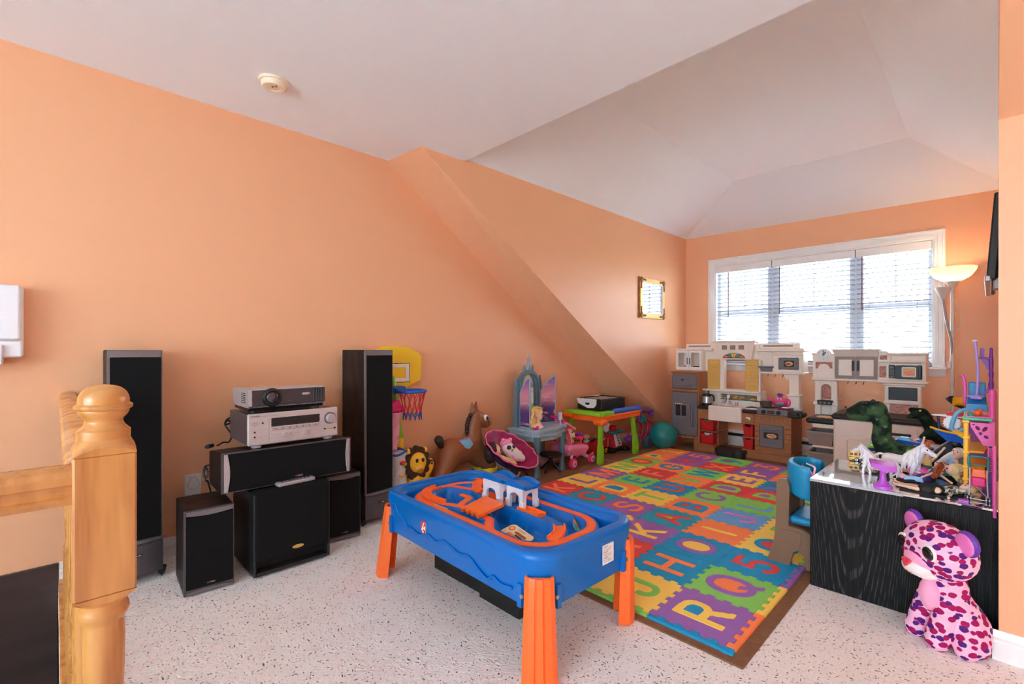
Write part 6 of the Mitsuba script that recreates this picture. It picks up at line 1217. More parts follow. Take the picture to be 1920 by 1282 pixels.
# ---------------------------------------------------------------- lamp, television, wall mirror, smoke detector
mat('lamp_metal', (226, 220, 214), .35); mat('grey_metal', (150, 148, 150), .4, .5, .3)
t = thing('floor_lamp', 'white torchiere floor lamp with curved reading arm beside the window', 'floor lamp')
with frame(-.222, 5.33, 0):
    add(t, 'base', lathe([(0, 0), (.12, 0), (.122, .012), (.11, .022), (.02, .03), (0, .03)], 32), 'lamp_metal', smooth=40); add(t, 'pole', [cone((0, 0, .028), (0, 0, 1.62), .0125, n=14), lathe([(0, .98), (.016, .98), (.016, 1.02), (0, 1.02)], 14)], 'lamp_metal')
    add(t, 'bowl_cup', lathe([(0, 1.585), (.016, 1.585), (.022, 1.6), (.04, 1.64), (.052, 1.652), (0, 1.652)], 28), 'lamp_metal', smooth=40)
    scene['m_shade'] = {'type': 'principledthin', 'base_color': {'type': 'rgb', 'value': lin((250, 240, 228))}, 'roughness': .5, 'diff_trans': 1.0}
    add(t, 'bowl_shade', lathe([(0.03, 1.65), (.07, 1.66), (.115, 1.69), (.145, 1.735), (.152, 1.765), (.149, 1.766), (.141, 1.738), (.112, 1.696), (.07, 1.668), (.03, 1.658)], 36), 'shade', smooth=True)
    add(t, 'bulb', ell(0, 0, 1.70, .03, n=14), 'lampwhite', smooth=True, **lamp_emit((1.0, .76, .5), 75.0))
    add(t, 'reading_arm', tube(smoothpath([(0, 0, 1.0), (-.005, -.01, 1.15), (-.03, -.02, 1.30), (-.045, -.02, 1.42), (-.055, -.02, 1.51)]), .0095, 8), 'grey_metal', smooth=True)
    add(t, 'reading_shade', lathe([(0, 0), (.014, 0), (.02, .01), (.05, .085), (.055, .1), (.05, .1), (.016, .014), (0, .01)], 24, -.055, -.02, 1.505), 'lamp_metal', smooth=40)
    add(t, 'switch', rbox(-.03, -.03, .93, -.005, -.01, .99, .005), 'lamp_metal', smooth=40); add(t, 'cord', tube(smoothpath([(-.02, -.02, .93), (.0, -.02, .8), (.03, -.01, .65), (.05, .02, .5), (.04, .05, .1)]), .003, 6), 'lamp_metal', smooth=True)
    add(t, 'cord_loop', tube(smoothpath([(.01, -.005, 1.5), (.05, -.02, 1.38), (.05, -.02, 1.30), (.012, -.01, 1.22)]), .0025, 6), 'lamp_metal', smooth=True)
t = thing('television', 'black flat television seen edge on, mounted high on the right alcove wall', 'television')
with frame(.05, 3.95, 1.67, 0, 0, 4):
    add(t, 'panel', rbox(-.052, -.48, -.225, -.012, .48, .225, .01), 'toy_black', smooth=40); add(t, 'rear_housing', rbox(-.02, -.35, -.16, .01, .35, .16, .01), 'toy_black'); add(t, 'speaker_bar', rbox(-.058, -.48, -.235, -.03, .48, -.2, .008), 'silver', smooth=40)
add(t, 'wall_bracket', [bx(.02, 3.8, 1.55, .075, 4.1, 1.75, .004), bx(.01, 3.5, 1.40, .04, 3.56, 1.46, .004)], 'grey_metal')
mat('gilt', (206, 150, 74), .35, .5, .45); mat('gilt_dark', (128, 84, 44), .45, .5, .3)
t = thing('wall_mirror', 'small mirror in a carved gilt frame on the alcove wall', 'mirror')
my0, my1, mz0, mz1 = 4.495, 5.042, 1.434, 1.872
fw = .055
add(t, 'frame', [prism(sbox(my0, mz0, my1, mz1).difference(sbox(my0+fw, mz0+fw, my1-fw, mz1-fw)), X2, X2+.022, 'x', .006)], 'gilt'); add(t, 'frame_edge', prism(sbox(my0-.004, mz0-.004, my1+.004, mz1+.004).difference(sbox(my0+.008, mz0+.008, my1-.008, mz1-.008)), X2, X2+.014, 'x'), 'gilt_dark')
add(t, 'inner_slip', prism(sbox(my0+fw-.008, mz0+fw-.008, my1-fw+.008, mz1-fw+.008).difference(sbox(my0+fw+.006, mz0+fw+.006, my1-fw-.006, mz1-fw-.006)), X2+.008, X2+.02, 'x', .003), 'silver')
add(t, 'glass', bx(X2+.006, my0+fw-.006, mz0+fw-.006, X2+.011, my1-fw+.006, mz1-fw+.006, 0), 'mirror_glass', smooth=False)
for y_ in (my0+.03, my1-.03):
    for z_ in (mz0+.03, mz1-.03):
        sy, sz = (1 if y_ < 4.8 else -1), (1 if z_ < 1.6 else -1)
        add(t, 'corner_ornament', [ell(X2+.022, y_, z_, .012, .03, .03, 12)]+[ell(X2+.022, y_+sy*d, z_-sz*.006, .009, .014, .012, 10) for d in (.035, .06, .082)]+[ell(X2+.022, y_-sy*.006, z_+sz*d, .009, .012, .014, 10) for d in (.035, .06, .082)], 'gilt_dark', smooth=True)
t = thing('smoke_detector', 'round off-white smoke detector on the white ceiling', 'smoke detector')
mat('offwhite', (240, 222, 196), .5)
with frame(-2.53, .79, HC):
    add(t, 'mounting_plate', lathe([(0, 0), (.068, 0), (.07, -.004), (.066, -.012), (0, -.012)], 36), 'offwhite', smooth=40); add(t, 'body', lathe([(.058, -.011), (.056, -.03), (.05, -.036), (.03, -.036), (.028, -.034), (0, -.034)], 36), 'offwhite', smooth=40)
    add(t, 'indicator', [bx(.004, -.012, -.0365, .014, -.002, -.033, 0), bx(.02, .0, -.0365, .034, .008, -.035, 0)], 'brown_print')

# ---------------------------------------------------------------- black cabinet with a mirror top
def ash(p, n, uv):
    w = p.x*(1+0*p.z)+.012*fbm(p.x*5, p.z*2.5, p.y)
    c = dr.square((p.x+.42)*6.5)+.35*fbm(p.x*3, p.z*1.4)*1.2-p.z*1.1
    ring = dr.abs(dr.sin(c*26+3*fbm(p.x*12, p.z*3)))
    fine_ = nz(p.x*420, p.z*9, p.y*420)
    a = ss(.80, 1.0, ring)*.34*ss(.3, .6, fine_)+.05*ss(.55, .9, nz(p.x*260, p.z*5))
    return mix(C3((12, 11, 12)), C3((96, 90, 90)), a)
mat('black_ash', mikit.proc(ash), .6, .25)
t = thing('cabinet', 'low black ash cabinet with mirror top carrying a heap of dolls and toys', 'cabinet')
cx0, cx1, cy0, cy1, cz = -.583, .07, 2.495, 3.04, .482
add(t, 'body', bx(cx0, cy0, .0, cx1, cy1, cz, .003), 'black_ash'); add(t, 'mirror_top', bx(cx0, cy0-.002, cz, cx1-.001, cy1, .492, .0015), 'mirror_glass', smooth=False)
add(t, 'edge_strip', bx(cx0, cy0-.0045, cz-.002, -.25, cy0-.0015, .4915, .0008), 'silver')
t = thing('cabinet', 'second low black cabinet behind, hidden under the toy dinosaurs and vehicles', 'cabinet')
add(t, 'body', bx(-.53, 3.06, 0.0, .07, 3.72, .47, .003), 'black_ash'); add(t, 'top', bx(-.535, 3.055, .47, .07, 3.725, .49, .003), 'toy_black')
zt = .492
# dinosaurs
def dino(p, n, uv): return mix(mix(C3((58, 84, 52)), C3((20, 34, 25)), ss(.36, .62, fbm(p.x*22, p.y*22, p.z*22))), C3((110, 128, 96)), ss(.62, .8, fbm(p.x*30+5, p.y*30, p.z*30))*.7)
mat('dino_green', mikit.proc(dino), .8, .2, sheen=.5); mat('dino_dark', mikit.proc(lambda p, n, uv: mix(C3((30, 48, 24)), C3((8, 15, 9)), ss(.35, .6, fbm(p.x*40, p.y*40, p.z*40)))), .8, .2)
t = thing('dinosaur_plush', 'large green plush long-necked dinosaur rising from the heap of toys', 'plush toy')
with frame(-.27, 3.0, zt, 0):
    J = {'nose': (-.226, -.02, .262, .037), 'head': (-.185, -.01, .276, .053), 'crown': (-.138, .0, .285, .047), 'neck': (-.112, .0, .215, .038), 'neck2': (-.118, .0, .14, .041), 'base': (-.08, .01, .07, .06), 'chest': (-.03, .03, .06, .06), 'body': (.07, .06, .055, .055), 'hip': (.14, .09, .045, .045), 'leg': (-.09, -.04, .03, .03)}
    add(t, 'body', bones(J, [('nose', 'head'), ('head', 'crown'), ('crown', 'neck'), ('neck', 'neck2'), ('neck2', 'base'), ('base', 'chest'), ('chest', 'body'), ('body', 'hip'), ('base', 'leg')], 14, .012, 12), 'dino_green', smooth=True)
    add(t, 'eye', [ell(-.172, -.047, .322, .011), ell(-.155, .035, .325, .011)], 'toy_black', smooth=True); add(t, 'nostril', [ell(-.262, -.035, .292, .004), ell(-.262, -.02, .292, .004)], 'toy_black', smooth=True)
    add(t, 'mouth_seam', tube(smoothpath([(-.255, -.05, .272), (-.215, -.062, .27), (-.17, -.053, .268)]), .0025, 5), 'dino_dark', smooth=True)
t = thing('dinosaur_toy', 'small dark green standing dinosaur toy with open mouth near the lamp pole', 'toy dinosaur')
with frame(-.17, 3.3, .50, 0):
    J = {'jaw': (-.135, -.01, .225, .012), 'snout': (-.125, -.01, .262, .014), 'head': (-.085, 0, .245, .03), 'neck': (-.06, 0, .20, .028), 'chest': (-.03, 0, .15, .042), 'hip': (.035, .01, .10, .05), 'tail': (.10, .03, .06, .03), 'tip': (.15, .05, .04, .014), 'k1': (.01, -.04, .06, .026), 'f1': (-.03, -.045, .012, .016), 'k2': (.03, .06, .06, .026), 'f2': (.0, .065, .012, .016), 'a1': (-.085, -.035, .125, .01), 'a2': (-.075, .04, .13, .01)}
    add(t, 'body', bones(J, [('jaw', 'head'), ('snout', 'head'), ('head', 'neck'), ('neck', 'chest'), ('chest', 'hip'), ('hip', 'tail'), ('tail', 'tip'), ('hip', 'k1'), ('k1', 'f1'), ('hip', 'k2'), ('k2', 'f2'), ('chest', 'a1'), ('chest', 'a2')], 10, .009, 8), 'dino_dark', smooth=True)
    add(t, 'eye', [ell(-.09, -.028, .262, .005), ell(-.09, .028, .262, .005)], 'yellow', smooth=True); add(t, 'tooth', [cone((-.13+i*.012, -.01, .25), (-.128+i*.012, -.012, .24), .003, .0005, 6) for i in range(3)], 'paper')
# vehicles
mat('bus_yellow', (240, 168, 30), .4)
t = thing('school_bus', 'small yellow toy school bus at the far left edge of the cabinet top', 'toy bus')
with frame(-.50, 3.07, .49, 8):
    add(t, 'body', [rbox(-.035, -.02, .008, .09, .022, .052, .006), rbox(.085, -.018, .008, .115, .02, .03, .005)], 'bus_yellow', smooth=40); add(t, 'window', [bx(-.03+i*.0195, -.0215, .032, -.017+i*.0195, -.0195, .044, 0) for i in range(6)], 'toy_black', smooth=False); add(t, 'stripe', bx(-.034, -.0212, .022, .09, -.0195, .0245, 0), 'toy_black')
    for x_ in (.0, .08): wheel(t, x_, 0, .0105, .0105, .048, ax=(0, 1, 0), m1='toy_black', m2='silver')
def car(x, y, z, rz, m1, m2, label, s=1.0):
    t = thing('toy_car', label, 'toy car')
    with frame(x, y, z, rz, sc=s):
        add(t, 'body', hull([(a, b, c) for a, c in ((-.05, .012), (-.052, .024), (-.03, .03), (.05, .026), (.055, .012)) for b in (-.02, .02)]), m1, smooth=20); add(t, 'cabin', hull([(a, b, c) for a, b, c in ((-.032, -.017, .028), (-.032, .017, .028), (.022, -.017, .028), (.022, .017, .028), (-.02, -.013, .042), (-.02, .013, .042), (.008, -.013, .042), (.008, .013, .042))]), m2, smooth=20)
        for x_ in (-.032, .034): wheel(t, x_, 0, .011, .011, .042, ax=(0, 1, 0), m1='toy_black', m2='silver')
car(-.44, 3.02, zt, 5, 'toy_black', 'grey_metal', 'small black toy car beside the yellow school bus', .8)
car(-.43, 3.12, .535, 20, 'navy', 'lime', 'navy and green toy vehicle behind the yellow school bus', 1.0)
car(-.25, 3.24, .56, -10, 'paper', 'hoop_blue', 'white and blue toy vehicle behind the arms-up doll', 1.3)
car(-.19, 3.28, .545, 12, 'hoop_blue', 'net_red', 'blue toy vehicle with red top left of the grey dish', 1.2)
car(-.31, 3.2, .575, -4, 'hoop_blue', 'pale_blue', 'long blue toy vehicle behind the plush dinosaur neck', 1.2)
t = thing('toy_crate', 'dark blue toy box under the toy vehicles behind the dolls', 'toy box')
add(t, 'body', rbox(-.36, 3.17, .492, -.12, 3.36, .548, .008), 'navy'); add(t, 'red_bar', tube([(-.27, 3.165, .53), (-.235, 3.165, .57)], .005, 6), 'net_red', smooth=True)
for i, x_ in enumerate((-.275, -.242, -.226)): one('orange_cup', lathe([(0, 0), (.011, 0), (.0095, .02), (.008, .028), (0, .028)], 14, x_, 3.03+.18, .612 if 0 else .585), 'act_orange', f'tiny orange cup on the toy vehicles, {("leftmost", "middle", "rightmost")[i]} of three', 'toy cup', 'orange cups on the toy vehicles')
mat('charcoal', (78, 76, 82), .4)
t = thing('toy_dish', 'large grey toy satellite dish shell leaning beside the playhouse post', 'toy')
with frame(-.135, 3.07, .57, -20, 0, -50): add(t, 'shell', lathe([(0, 0), (.03, .004), (.055, .02), (.068, .045), (.064, .046), (.05, .025), (.028, .009), (0, .006)], 32), 'charcoal', smooth=40); add(t, 'rim', tube([(.067*math.cos(a), .067*math.sin(a), .046) for a in np.linspace(0, 2*math.pi, 33)[:-1]], .003, 6, True), 'silver', smooth=True)
with frame(-.115, 3.05, .64): add(t, 'tyre', lathe([(.01, -.015), (.026, -.015), (.03, -.008), (.03, .008), (.026, .015), (.01, .015)], 20).apply_transform(trimesh.transformations.rotation_matrix(1.2, [0, 1, .3])), 'toy_black', smooth=40); add(t, 'strut', bx(.0, 0, -.15, .03, .03, .03, .004), 'grey_metal')
t = thing('toy_boat', 'red, white and blue toy boat on top of the heap beside the dollhouse', 'toy boat')
with frame(-.125, 3.02, .70, 0):
    add(t, 'deck', hull([(x, y, z) for x, y, z in ((-.075, 0, .07), (-.02, -.03, .07), (.05, -.03, .066), (.05, .03, .066), (-.02, .03, .07), (-.075, 0, .074), (-.02, -.03, .076), (.05, -.03, .074), (.05, .03, .074), (-.02, .03, .076))]), 'paper'); add(t, 'deck_stripe', bx(-.03, -.031, .062, .05, .03, .07, .002), 'net_red'); add(t, 'cabin', rbox(-.02, -.02, .07, .05, .02, .09, .006), 'net_red')
    add(t, 'mast', [cone((-.05, -.01, .07), (-.045, -.01, .0), .005), cone((.01, 0, .07), (.01, 0, .0), .008)], 'navy'); add(t, 'hull', hull([(-.075, 0, .008), (.05, -.035, -.01), (.05, .03, -.01), (-.03, -.025, .0), (-.03, .025, .0), (-.02, -.015, -.045), (.05, -.02, -.05), (.05, .02, -.05)]), 'act_blue'); add(t, 'gunwale', tube(smoothpath([(-.078, 0, .012), (-.03, -.028, .002), (.05, -.038, -.008)]), .005, 6), 'bus_yellow', smooth=True)
    add(t, 'gear', [prism([(r*math.cos(a), r*math.sin(a)) for a, r in [(i*math.pi/16, .034 if i % 2 else .027) for i in range(32)]], -.004, .004, 'y')], 'paper', T=_T[-1] @ trimesh.transformations.translation_matrix([.0, -.045, .045])); add(t, 'curved_ribbon', tube(smoothpath([(.05, -.05, .115), (.02, -.055, .095), (.005, -.055, .06), (.0, -.055, .02), (.02, -.055, .01), (.05, -.052, .03)]), .0085, 8), 'pale_blue', smooth=True)
t = thing('toy_airplane', 'yellow cylinder toy with black end lying behind the playhouse roof', 'toy')
with frame(-.125, 3.1, .835): add(t, 'barrel', cone((0, 0, 0), (.05, .03, -.002), .02, .018, 24), 'bus_yellow'); add(t, 'fin', [hull([(-.02, .0, .0), (-.03, .0, .012), (-.012, .0, .026), (.0, .01, .026), (.0, .01, -.02)]), hull([(.0, .0, -.02), (.04, .02, -.04), (.045, .02, -.025), (.01, 0, -.015)])], 'toy_black')
# playhouse
mat('ph_pink', (236, 92, 172), .4); mat('ph_purple', (122, 44, 150), .4); mat('ph_lilac', (172, 150, 226), .4); mat('ph_blue', (24, 118, 176), .4); mat('ph_green', (60, 196, 140), .4); mat('ph_yellow', (248, 186, 40), .4)
t = thing('playhouse', 'tall pink, purple and yellow dollhouse against the right edge of the cabinet', 'dollhouse')
px0, px1, py0, py1 = -.078, .008, 2.66, 2.95
add(t, 'back_wall', bx(px0+.01, py1-.01, zt, px1, py1, .81, .002), 'ph_purple'); add(t, 'wall_louvre', [bx(px0+.018+i*.012, py1-.013, z_, px0+.024+i*.012, py1-.009, z_+.07, 0) for i in range(5) for z_ in (.53, .63, .72)], 'crimson', kind='stuff')
add(t, 'wall_picture', [bx(px0+.05, py1-.013, .55, px0+.07, py1-.009, .58, .001), bx(px0+.045, py1-.013, .645, px0+.068, py1-.009, .675, .001)], 'toy_black')
add(t, 'post', [rbox(px0, py0, zt, px0+.016, py0+.016, .80, .005)]+[rbox(px0-.003, py0-.003, z_, px0+.019, py0+.019, z_+.012, .004) for z_ in (.55, .60, .66, .72, .785)], 'ph_yellow', smooth=40)
for z_ in (.598, .665): add(t, 'floor', hull([(px0, py0, z_), (px0+.06, py0+.02, z_), (px0, py1, z_), (px1-.01, py1, z_), (px0, py0, z_+.008), (px0+.06, py0+.02, z_+.008), (px0, py1, z_+.008), (px1-.01, py1, z_+.008)]), 'ph_yellow', smooth=20)
add(t, 'balcony', hull([(px0-.035, py0+.02, .742), (px0+.02, py0, .735), (px0+.02, py0+.06, .735), (px0-.03, py0+.05, .748), (px0, py0+.03, .72), (px0+.02, py0+.03, .70)]), 'ph_yellow', smooth=20)
add(t, 'terrace', [bx(px0-.002, py0-.006, .798, px1+.0, py1, .81, .003)], 'ph_green'); add(t, 'terrace_carpet', bx(px0+.006, py0+.004, .809, px1-.004, py1-.004, .814, .001), 'ph_pink')
sp1 = Polygon([(px0+.02, .79), (px1, .79), (px1, .70), (px1-.028, .70), (px0+.022, .772)]).difference(unary_union([affinity.rotate(affinity.scale(Point(px0+a, b_).buffer(1, 8), c_, d_), e_) for a, b_, c_, d_, e_ in ((.042, .768, .006, .010, 30), (.062, .766, .006, .012, -30), (.05, .747, .005, .007, 0), (.066, .735, .006, .008, 40), (.03, .781, .004, .003, 0))]))
add(t, 'filigree_bracket', prism(sp1, py0-.002, py0+.004, 'y'), 'ph_pink')
add(t, 'side_wall', [bx(px1-.002, 2.478, .462, px1+.008, 2.486, .73, .002), bx(px1-.004, py0, zt, px1+.006, py1, .80, .002)], 'ph_pink')
add(t, 'ladder', [bx(px1-.016, py0-.004, .60+i*.008, px1-.002, py0+.002, .604+i*.008, 0) for i in range(12)]+[bx(px1-.016, py0-.003, .59, px1-.013, py0+.001, .70, 0)], 'ph_pink')
add(t, 'pink_column', [cone((px1-.003, py0+.01, .74), (px1-.003, py0+.01, .90), .010, .0095, 12), lathe([(0, .88), (.012, .88), (.012, .915), (.009, .925), (0, .925)], 12, px1-.003, py0+.01)], 'ph_pink', smooth=40)
add(t, 'sofa', [hull([(x, y, z) for x, y, z in ((px0+.01, py0+.06, .86), (px1-.02, py0+.06, .86), (px0+.004, py0+.06, .83), (px1-.014, py0+.06, .83), (px0+.01, py0+.12, .885), (px1-.02, py0+.12, .885), (px0+.004, py0+.12, .83), (px1-.014, py0+.12, .83))]), rbox(px0+.012, py0+.14, .88, px1-.022, py0+.16, .945, .004)], 'ph_blue', smooth=20)
add(t, 'cushion', rbox(px0+.018, py0+.07, .878, px1-.03, py0+.11, .893, .006), 'ph_lilac', smooth=40)
add(t, 'round_mat', lathe([(0, .888), (.028, .888), (.03, .894), (0, .897)], 20, -.045, py0+.08), 'ph_lilac', smooth=40); add(t, 'rod', tube(smoothpath([(-.040, py0+.08, .89), (-.036, py0+.08, .99), (-.04, py0+.08, 1.06), (-.044, py0+.08, 1.118)]), .0045, 8), 'ph_lilac', smooth=True); add(t, 'rod_knob', ell(-.046, py0+.08, 1.122, .009, .006, .004), 'paper', smooth=True)
add(t, 'spire', [lathe([(0, .90), (.012, .90), (.006, .92), (.009, .94), (.006, .96), (.0085, .985), (.006, 1.0), (.0075, 1.03), (.005, 1.075), (.006, 1.085), (.003, 1.092), (0, 1.094)], 14, px1-.006, py0+.13)], 'ph_purple', smooth=40)
add(t, 'lookout', [bx(-.034, py0+.12, 1.045, px1-.006, py0+.15, 1.052, .002), prism(Polygon([(-.03, 1.045), (px1-.006, 1.045), (px1-.006, .99), (-.01, 1.0), (-.016, 1.02)]), py0+.13, py0+.137, 'y'), prism(Polygon([(-.032, 1.05), (-.018, 1.05), (-.018, 1.085)]+[(-.025+.007*math.cos(a), 1.085+.007*math.sin(a)) for a in np.linspace(0, math.pi, 8)]+[(-.032, 1.085)]), py0+.145, py0+.15, 'y')], 'ph_purple'); add(t, 'spire_brace', hull([(px1-.03, py0+.13, .90), (px1-.006, py0+.13, .90), (px1-.006, py0+.13, .95), (px1-.012, py0+.137, .915), (px1-.006, py0+.137, .90)]), 'ph_purple')
add(t, 'pink_slide_post', tube(smoothpath([(px0+.0, py0+.16, .85), (px0+.001, py0+.16, .92), (px0-.004, py0+.16, .965), (px0-.012, py0+.16, .975)]), .006, 8), 'ph_pink', smooth=True)
one('toy_creature', [ell(-.036, py0+.035, .827, .012), ell(-.03, py0+.03, .838, .006), cone((-.02, py0+.035, .82), (-.01, py0+.035, .835), .003)], 'act_orange', 'tiny orange toy animal on the green terrace of the dollhouse', 'toy figure', smooth=True)
one('toy_leaf', hull([(-.066, py0+.02, .8155), (-.05, py0+.01, .8155), (-.045, py0+.04, .8155), (-.06, py0+.05, .83)]), 'ph_green', 'small mint green toy piece on the dollhouse terrace', 'toy')
# purple pedestal table
mat('orchid', (186, 84, 204), .35)
t = thing('doll_table', 'shiny purple pedestal doll table at the front edge of the cabinet', 'toy table')
with frame(-.325, 2.56, zt, 12):
    add(t, 'top', hull([(x, y, z) for x, y, z in ((-.042, -.03, .088), (.045, -.035, .075), (-.045, .03, .10), (.045, .03, .092), (-.042, -.03, .104), (.045, -.035, .094), (-.045, .03, .112), (.045, .03, .106), (0, -.045, .072), (0, -.045, .10))]), 'orchid', smooth=40); add(t, 'pedestal', lathe([(0, 0), (.034, 0), (.034, .006), (.022, .014), (.013, .03), (.0105, .06), (.014, .085), (0, .09)], 20), 'orchid', smooth=40)
# white horses
mat('horse_white', (232, 224, 228), .45); mat('mane_white', (240, 236, 238), .8, .2)
def horse(x, y, rz, s, label):
    t = thing('toy_horse', label, 'toy horse')
    with frame(x, y, zt, rz, sc=s):
        J = {'rump': (-.055, 0, .085, .024), 'mid': (0, 0, .085, .022), 'chest': (.045, 0, .09, .025), 'neck': (.065, 0, .125, .016), 'poll': (.08, 0, .15, .014), 'nose': (.12, 0, .125, .009)}
        L = [('rump', 'mid'), ('mid', 'chest'), ('chest', 'neck'), ('neck', 'poll'), ('poll', 'nose')]
        for nm, bx_, k_ in (('f', .05, 1), ('h', -.06, -1)):
            for s_ in (-1, 1):
                o = .012*s_*1
                J[f'{nm}k{s_}'] = (bx_+.006*s_-(0.008 if nm == 'h' else 0), s_*.014, .045, .0085); J[f'{nm}a{s_}'] = (bx_+o+(.008 if nm == 'h' else 0), s_*.014, .022, .006); J[f'{nm}o{s_}'] = (bx_+o, s_*.014, .006, .008)
                J[f'{nm}t{s_}'] = (bx_, s_*.010, .08, .016); L += [(f'{nm}t{s_}', f'{nm}k{s_}'), (f'{nm}k{s_}', f'{nm}a{s_}'), (f'{nm}a{s_}', f'{nm}o{s_}')]
        add(t, 'body', bones(J, L, 10, .006, 5), 'horse_white', smooth=True)
        add(t, 'ear', [cone((.076, s_*.008, .16), (.074, s_*.01, .178), .005, .001, 8) for s_ in (-1, 1)], 'horse_white'); add(t, 'eye', [ell(.095, s_*.011, .148, .003) for s_ in (-1, 1)], 'toy_black', smooth=True)
        rng = np.random.default_rng(int(abs(x)*1000)); hs = []
        for i in range(26):
            q = i/25; sx = 1 if i % 2 else -1; a = np.array([.085-.06*q, 0, .168-.05*q]); hs.append(tube(smoothpath([a, a+[-.012, sx*.012, -.004], a+[-.02+rng.normal()*.006, sx*.022, -.035], a+[-.022+rng.normal()*.01, sx*.026, -.075+rng.normal()*.01]], 3), [.0045]*9+[.0012], 5))
        for i in range(16): hs.append(tube(smoothpath([(-.075, 0, .10), (-.095, rng.normal()*.006, .095), (-.11+rng.normal()*.006, rng.normal()*.012, .055), (-.112+rng.normal()*.01, rng.normal()*.016, .015)], 3), [.005]*9+[.0015], 5))
        add(t, 'mane_and_tail', hs, 'mane_white', smooth=True, kind='stuff')
horse(-.285, 2.79, -14, 1.0, 'white toy horse with flowing mane facing right among the dolls')
horse(-.375, 2.76, 165, .8, 'white toy horse with its tail showing left of the purple pedestal table')
# dolls
mat('hair_red', (150, 66, 24), .5); mat('hair_silver', (232, 226, 222), .5); mat('hair_pale', (222, 190, 136), .45); mat('dress_indigo', (52, 40, 112), .6); mat('dress_black', (22, 20, 22), .7); mat('dress_teal', (30, 110, 120), .6); mat('dress_blue', (150, 196, 232), .5)
mat('camo', mikit.proc(lambda p, n, uv: mix(mix(C3((196, 190, 176)), C3((120, 116, 104)), ss(.45, .5, fbm(p.x*90, p.y*90, p.z*90))), C3((38, 38, 34)), ss(.6, .64, fbm(p.x*110+3, p.y*110, p.z*110)))), .8)
def doll(label, head, neck, hip, knees, feet, hands, hair, top, skirt, legs='skin', hair_to=None, elbows=None, hr=.021):
    """a fashion doll from its joints; the head sits on the neck end, hair flows towards hair_to"""
    t = thing('fashion_doll', label, 'doll')
    head, neck, hip = (np.array(q, float) for q in (head, neck, hip)); d = neck-hip; L = np.linalg.norm(d); d /= L
    side = np.cross(d, [0, 0, 1.0]); side = side/np.linalg.norm(side) if np.linalg.norm(side) > .1 else np.array([1., 0, 0])
    J = {'hip': (*hip, .016), 'waist': (*(hip+d*L*.38), .0115), 'chest': (*(hip+d*L*.75), .0155), 'neck': (*neck, .007), 'hd': (*head, .009)}
    K = [('hip', 'waist'), ('waist', 'chest'), ('chest', 'neck'), ('neck', 'hd')]
    for i, (k_, f_) in enumerate(zip(knees, feet)):
        hj = hip+side*.010*(1 if i else -1); J[f'h{i}'] = (*hj, .0115); J[f'k{i}'] = (*k_, .0085); J[f'f{i}'] = (*f_, .005); f2 = np.array(f_)+(np.array(f_)-np.array(k_))*.14+[0, 0, .004]; J[f't{i}'] = (*f2, .0045); K += [('hip', f'h{i}'), (f'h{i}', f'k{i}'), (f'k{i}', f'f{i}'), (f'f{i}', f't{i}')]
    for i, h_ in enumerate(hands):
        sj = hip+d*L*.9+side*.019*(1 if i else -1); e_ = elbows[i] if elbows else (sj+np.array(h_))/2+[0, 0, .006]
        J[f's{i}'] = (*sj, .007); J[f'e{i}'] = (*e_, .0055); J[f'w{i}'] = (*h_, .004); h2 = np.array(h_)+(np.array(h_)-np.array(e_))*.2; J[f'p{i}'] = (*h2, .0052); K += [('chest', f's{i}'), (f's{i}', f'e{i}'), (f'e{i}', f'w{i}'), (f'w{i}', f'p{i}')]
    add(t, 'body', bones(J, K, 10, .006, 5), 'skin', smooth=True)
    hm = hull(np.vstack([_sphere(14)*hr+head, _sphere(10)*hr*.55+head-d*hr*.75])); add(t, 'head', hm, 'skin', smooth=True)
    fd = np.array([-.25, -.75, .6]); fd = fd-d*np.dot(fd, d)*.8; fd /= np.linalg.norm(fd); sd = np.cross(d, fd)
    add(t, 'eye', [ell(*(head+fd*hr*.93+sd*s_*hr*.38+d*hr*.05), hr*.14, n=8) for s_ in (-1, 1)], 'dress_indigo', smooth=True); add(t, 'lips', ell(*(head+fd*hr*.9-d*hr*.5), hr*.14, n=8), 'pink_hot', smooth=True); add(t, 'nose', ell(*(head+fd*hr*1.02-d*hr*.18), hr*.1, n=8), 'skin', smooth=True)
    rng = np.random.default_rng(len(label)); ht = np.array(hair_to, float); back = head-fd*hr*.28+d*hr*.22
    hz = [man(ell(*back, hr*1.12, hr*1.12, hr*1.1, n=18))]
    for i in range(9):
        o = rng.normal(size=3)*hr*.42; hz.append(man(tube(smoothpath([back+o*.6, (back*.55+ht*.45)+o+[0, 0, .006], ht+o*.9], 4), np.linspace(hr*.5, hr*.24, 9), 7)))
    add(t, 'hair', wob(tmesh(m3.Manifold.batch_boolean(hz, m3.OpType.Add).refine_to_length(.007)), .006, 110), hair, smooth=True)
    sl = lambda a, b, ra, rb: hull(np.vstack([_sphere(12)*ra+a, _sphere(12)*rb+b]))
    add(t, 'bodice', [sl(hip+d*L*.3, hip+d*L*.78, .0145, .0185)]+([sl(np.array(J[f's{i}'][:3]), np.array(J[f'e{i}'][:3]), .0095, .008) for i in range(len(hands))]+[sl(np.array(J[f'e{i}'][:3]), np.array(J[f'w{i}'][:3]), .008, .007) for i in range(len(hands))] if top == 'camo' else []), top, smooth=True)
    kn = (np.array(knees[0])+np.array(knees[1]))/2
    if skirt: add(t, 'skirt', wob(fine(sl(hip+d*.012, hip+(kn-hip)*.6, .0175, .026), .008), .006, 90), skirt, smooth=True)
    if legs != 'skin': add(t, 'legging', [sl(np.array(J[f'h{i}'][:3]), np.array(J[f'k{i}'][:3]), .0125, .0095) for i in (0, 1)]+[sl(np.array(J[f'k{i}'][:3]), np.array(J[f'f{i}'][:3]), .0095, .006) for i in (0, 1)], legs, smooth=True)
    return t
z = zt
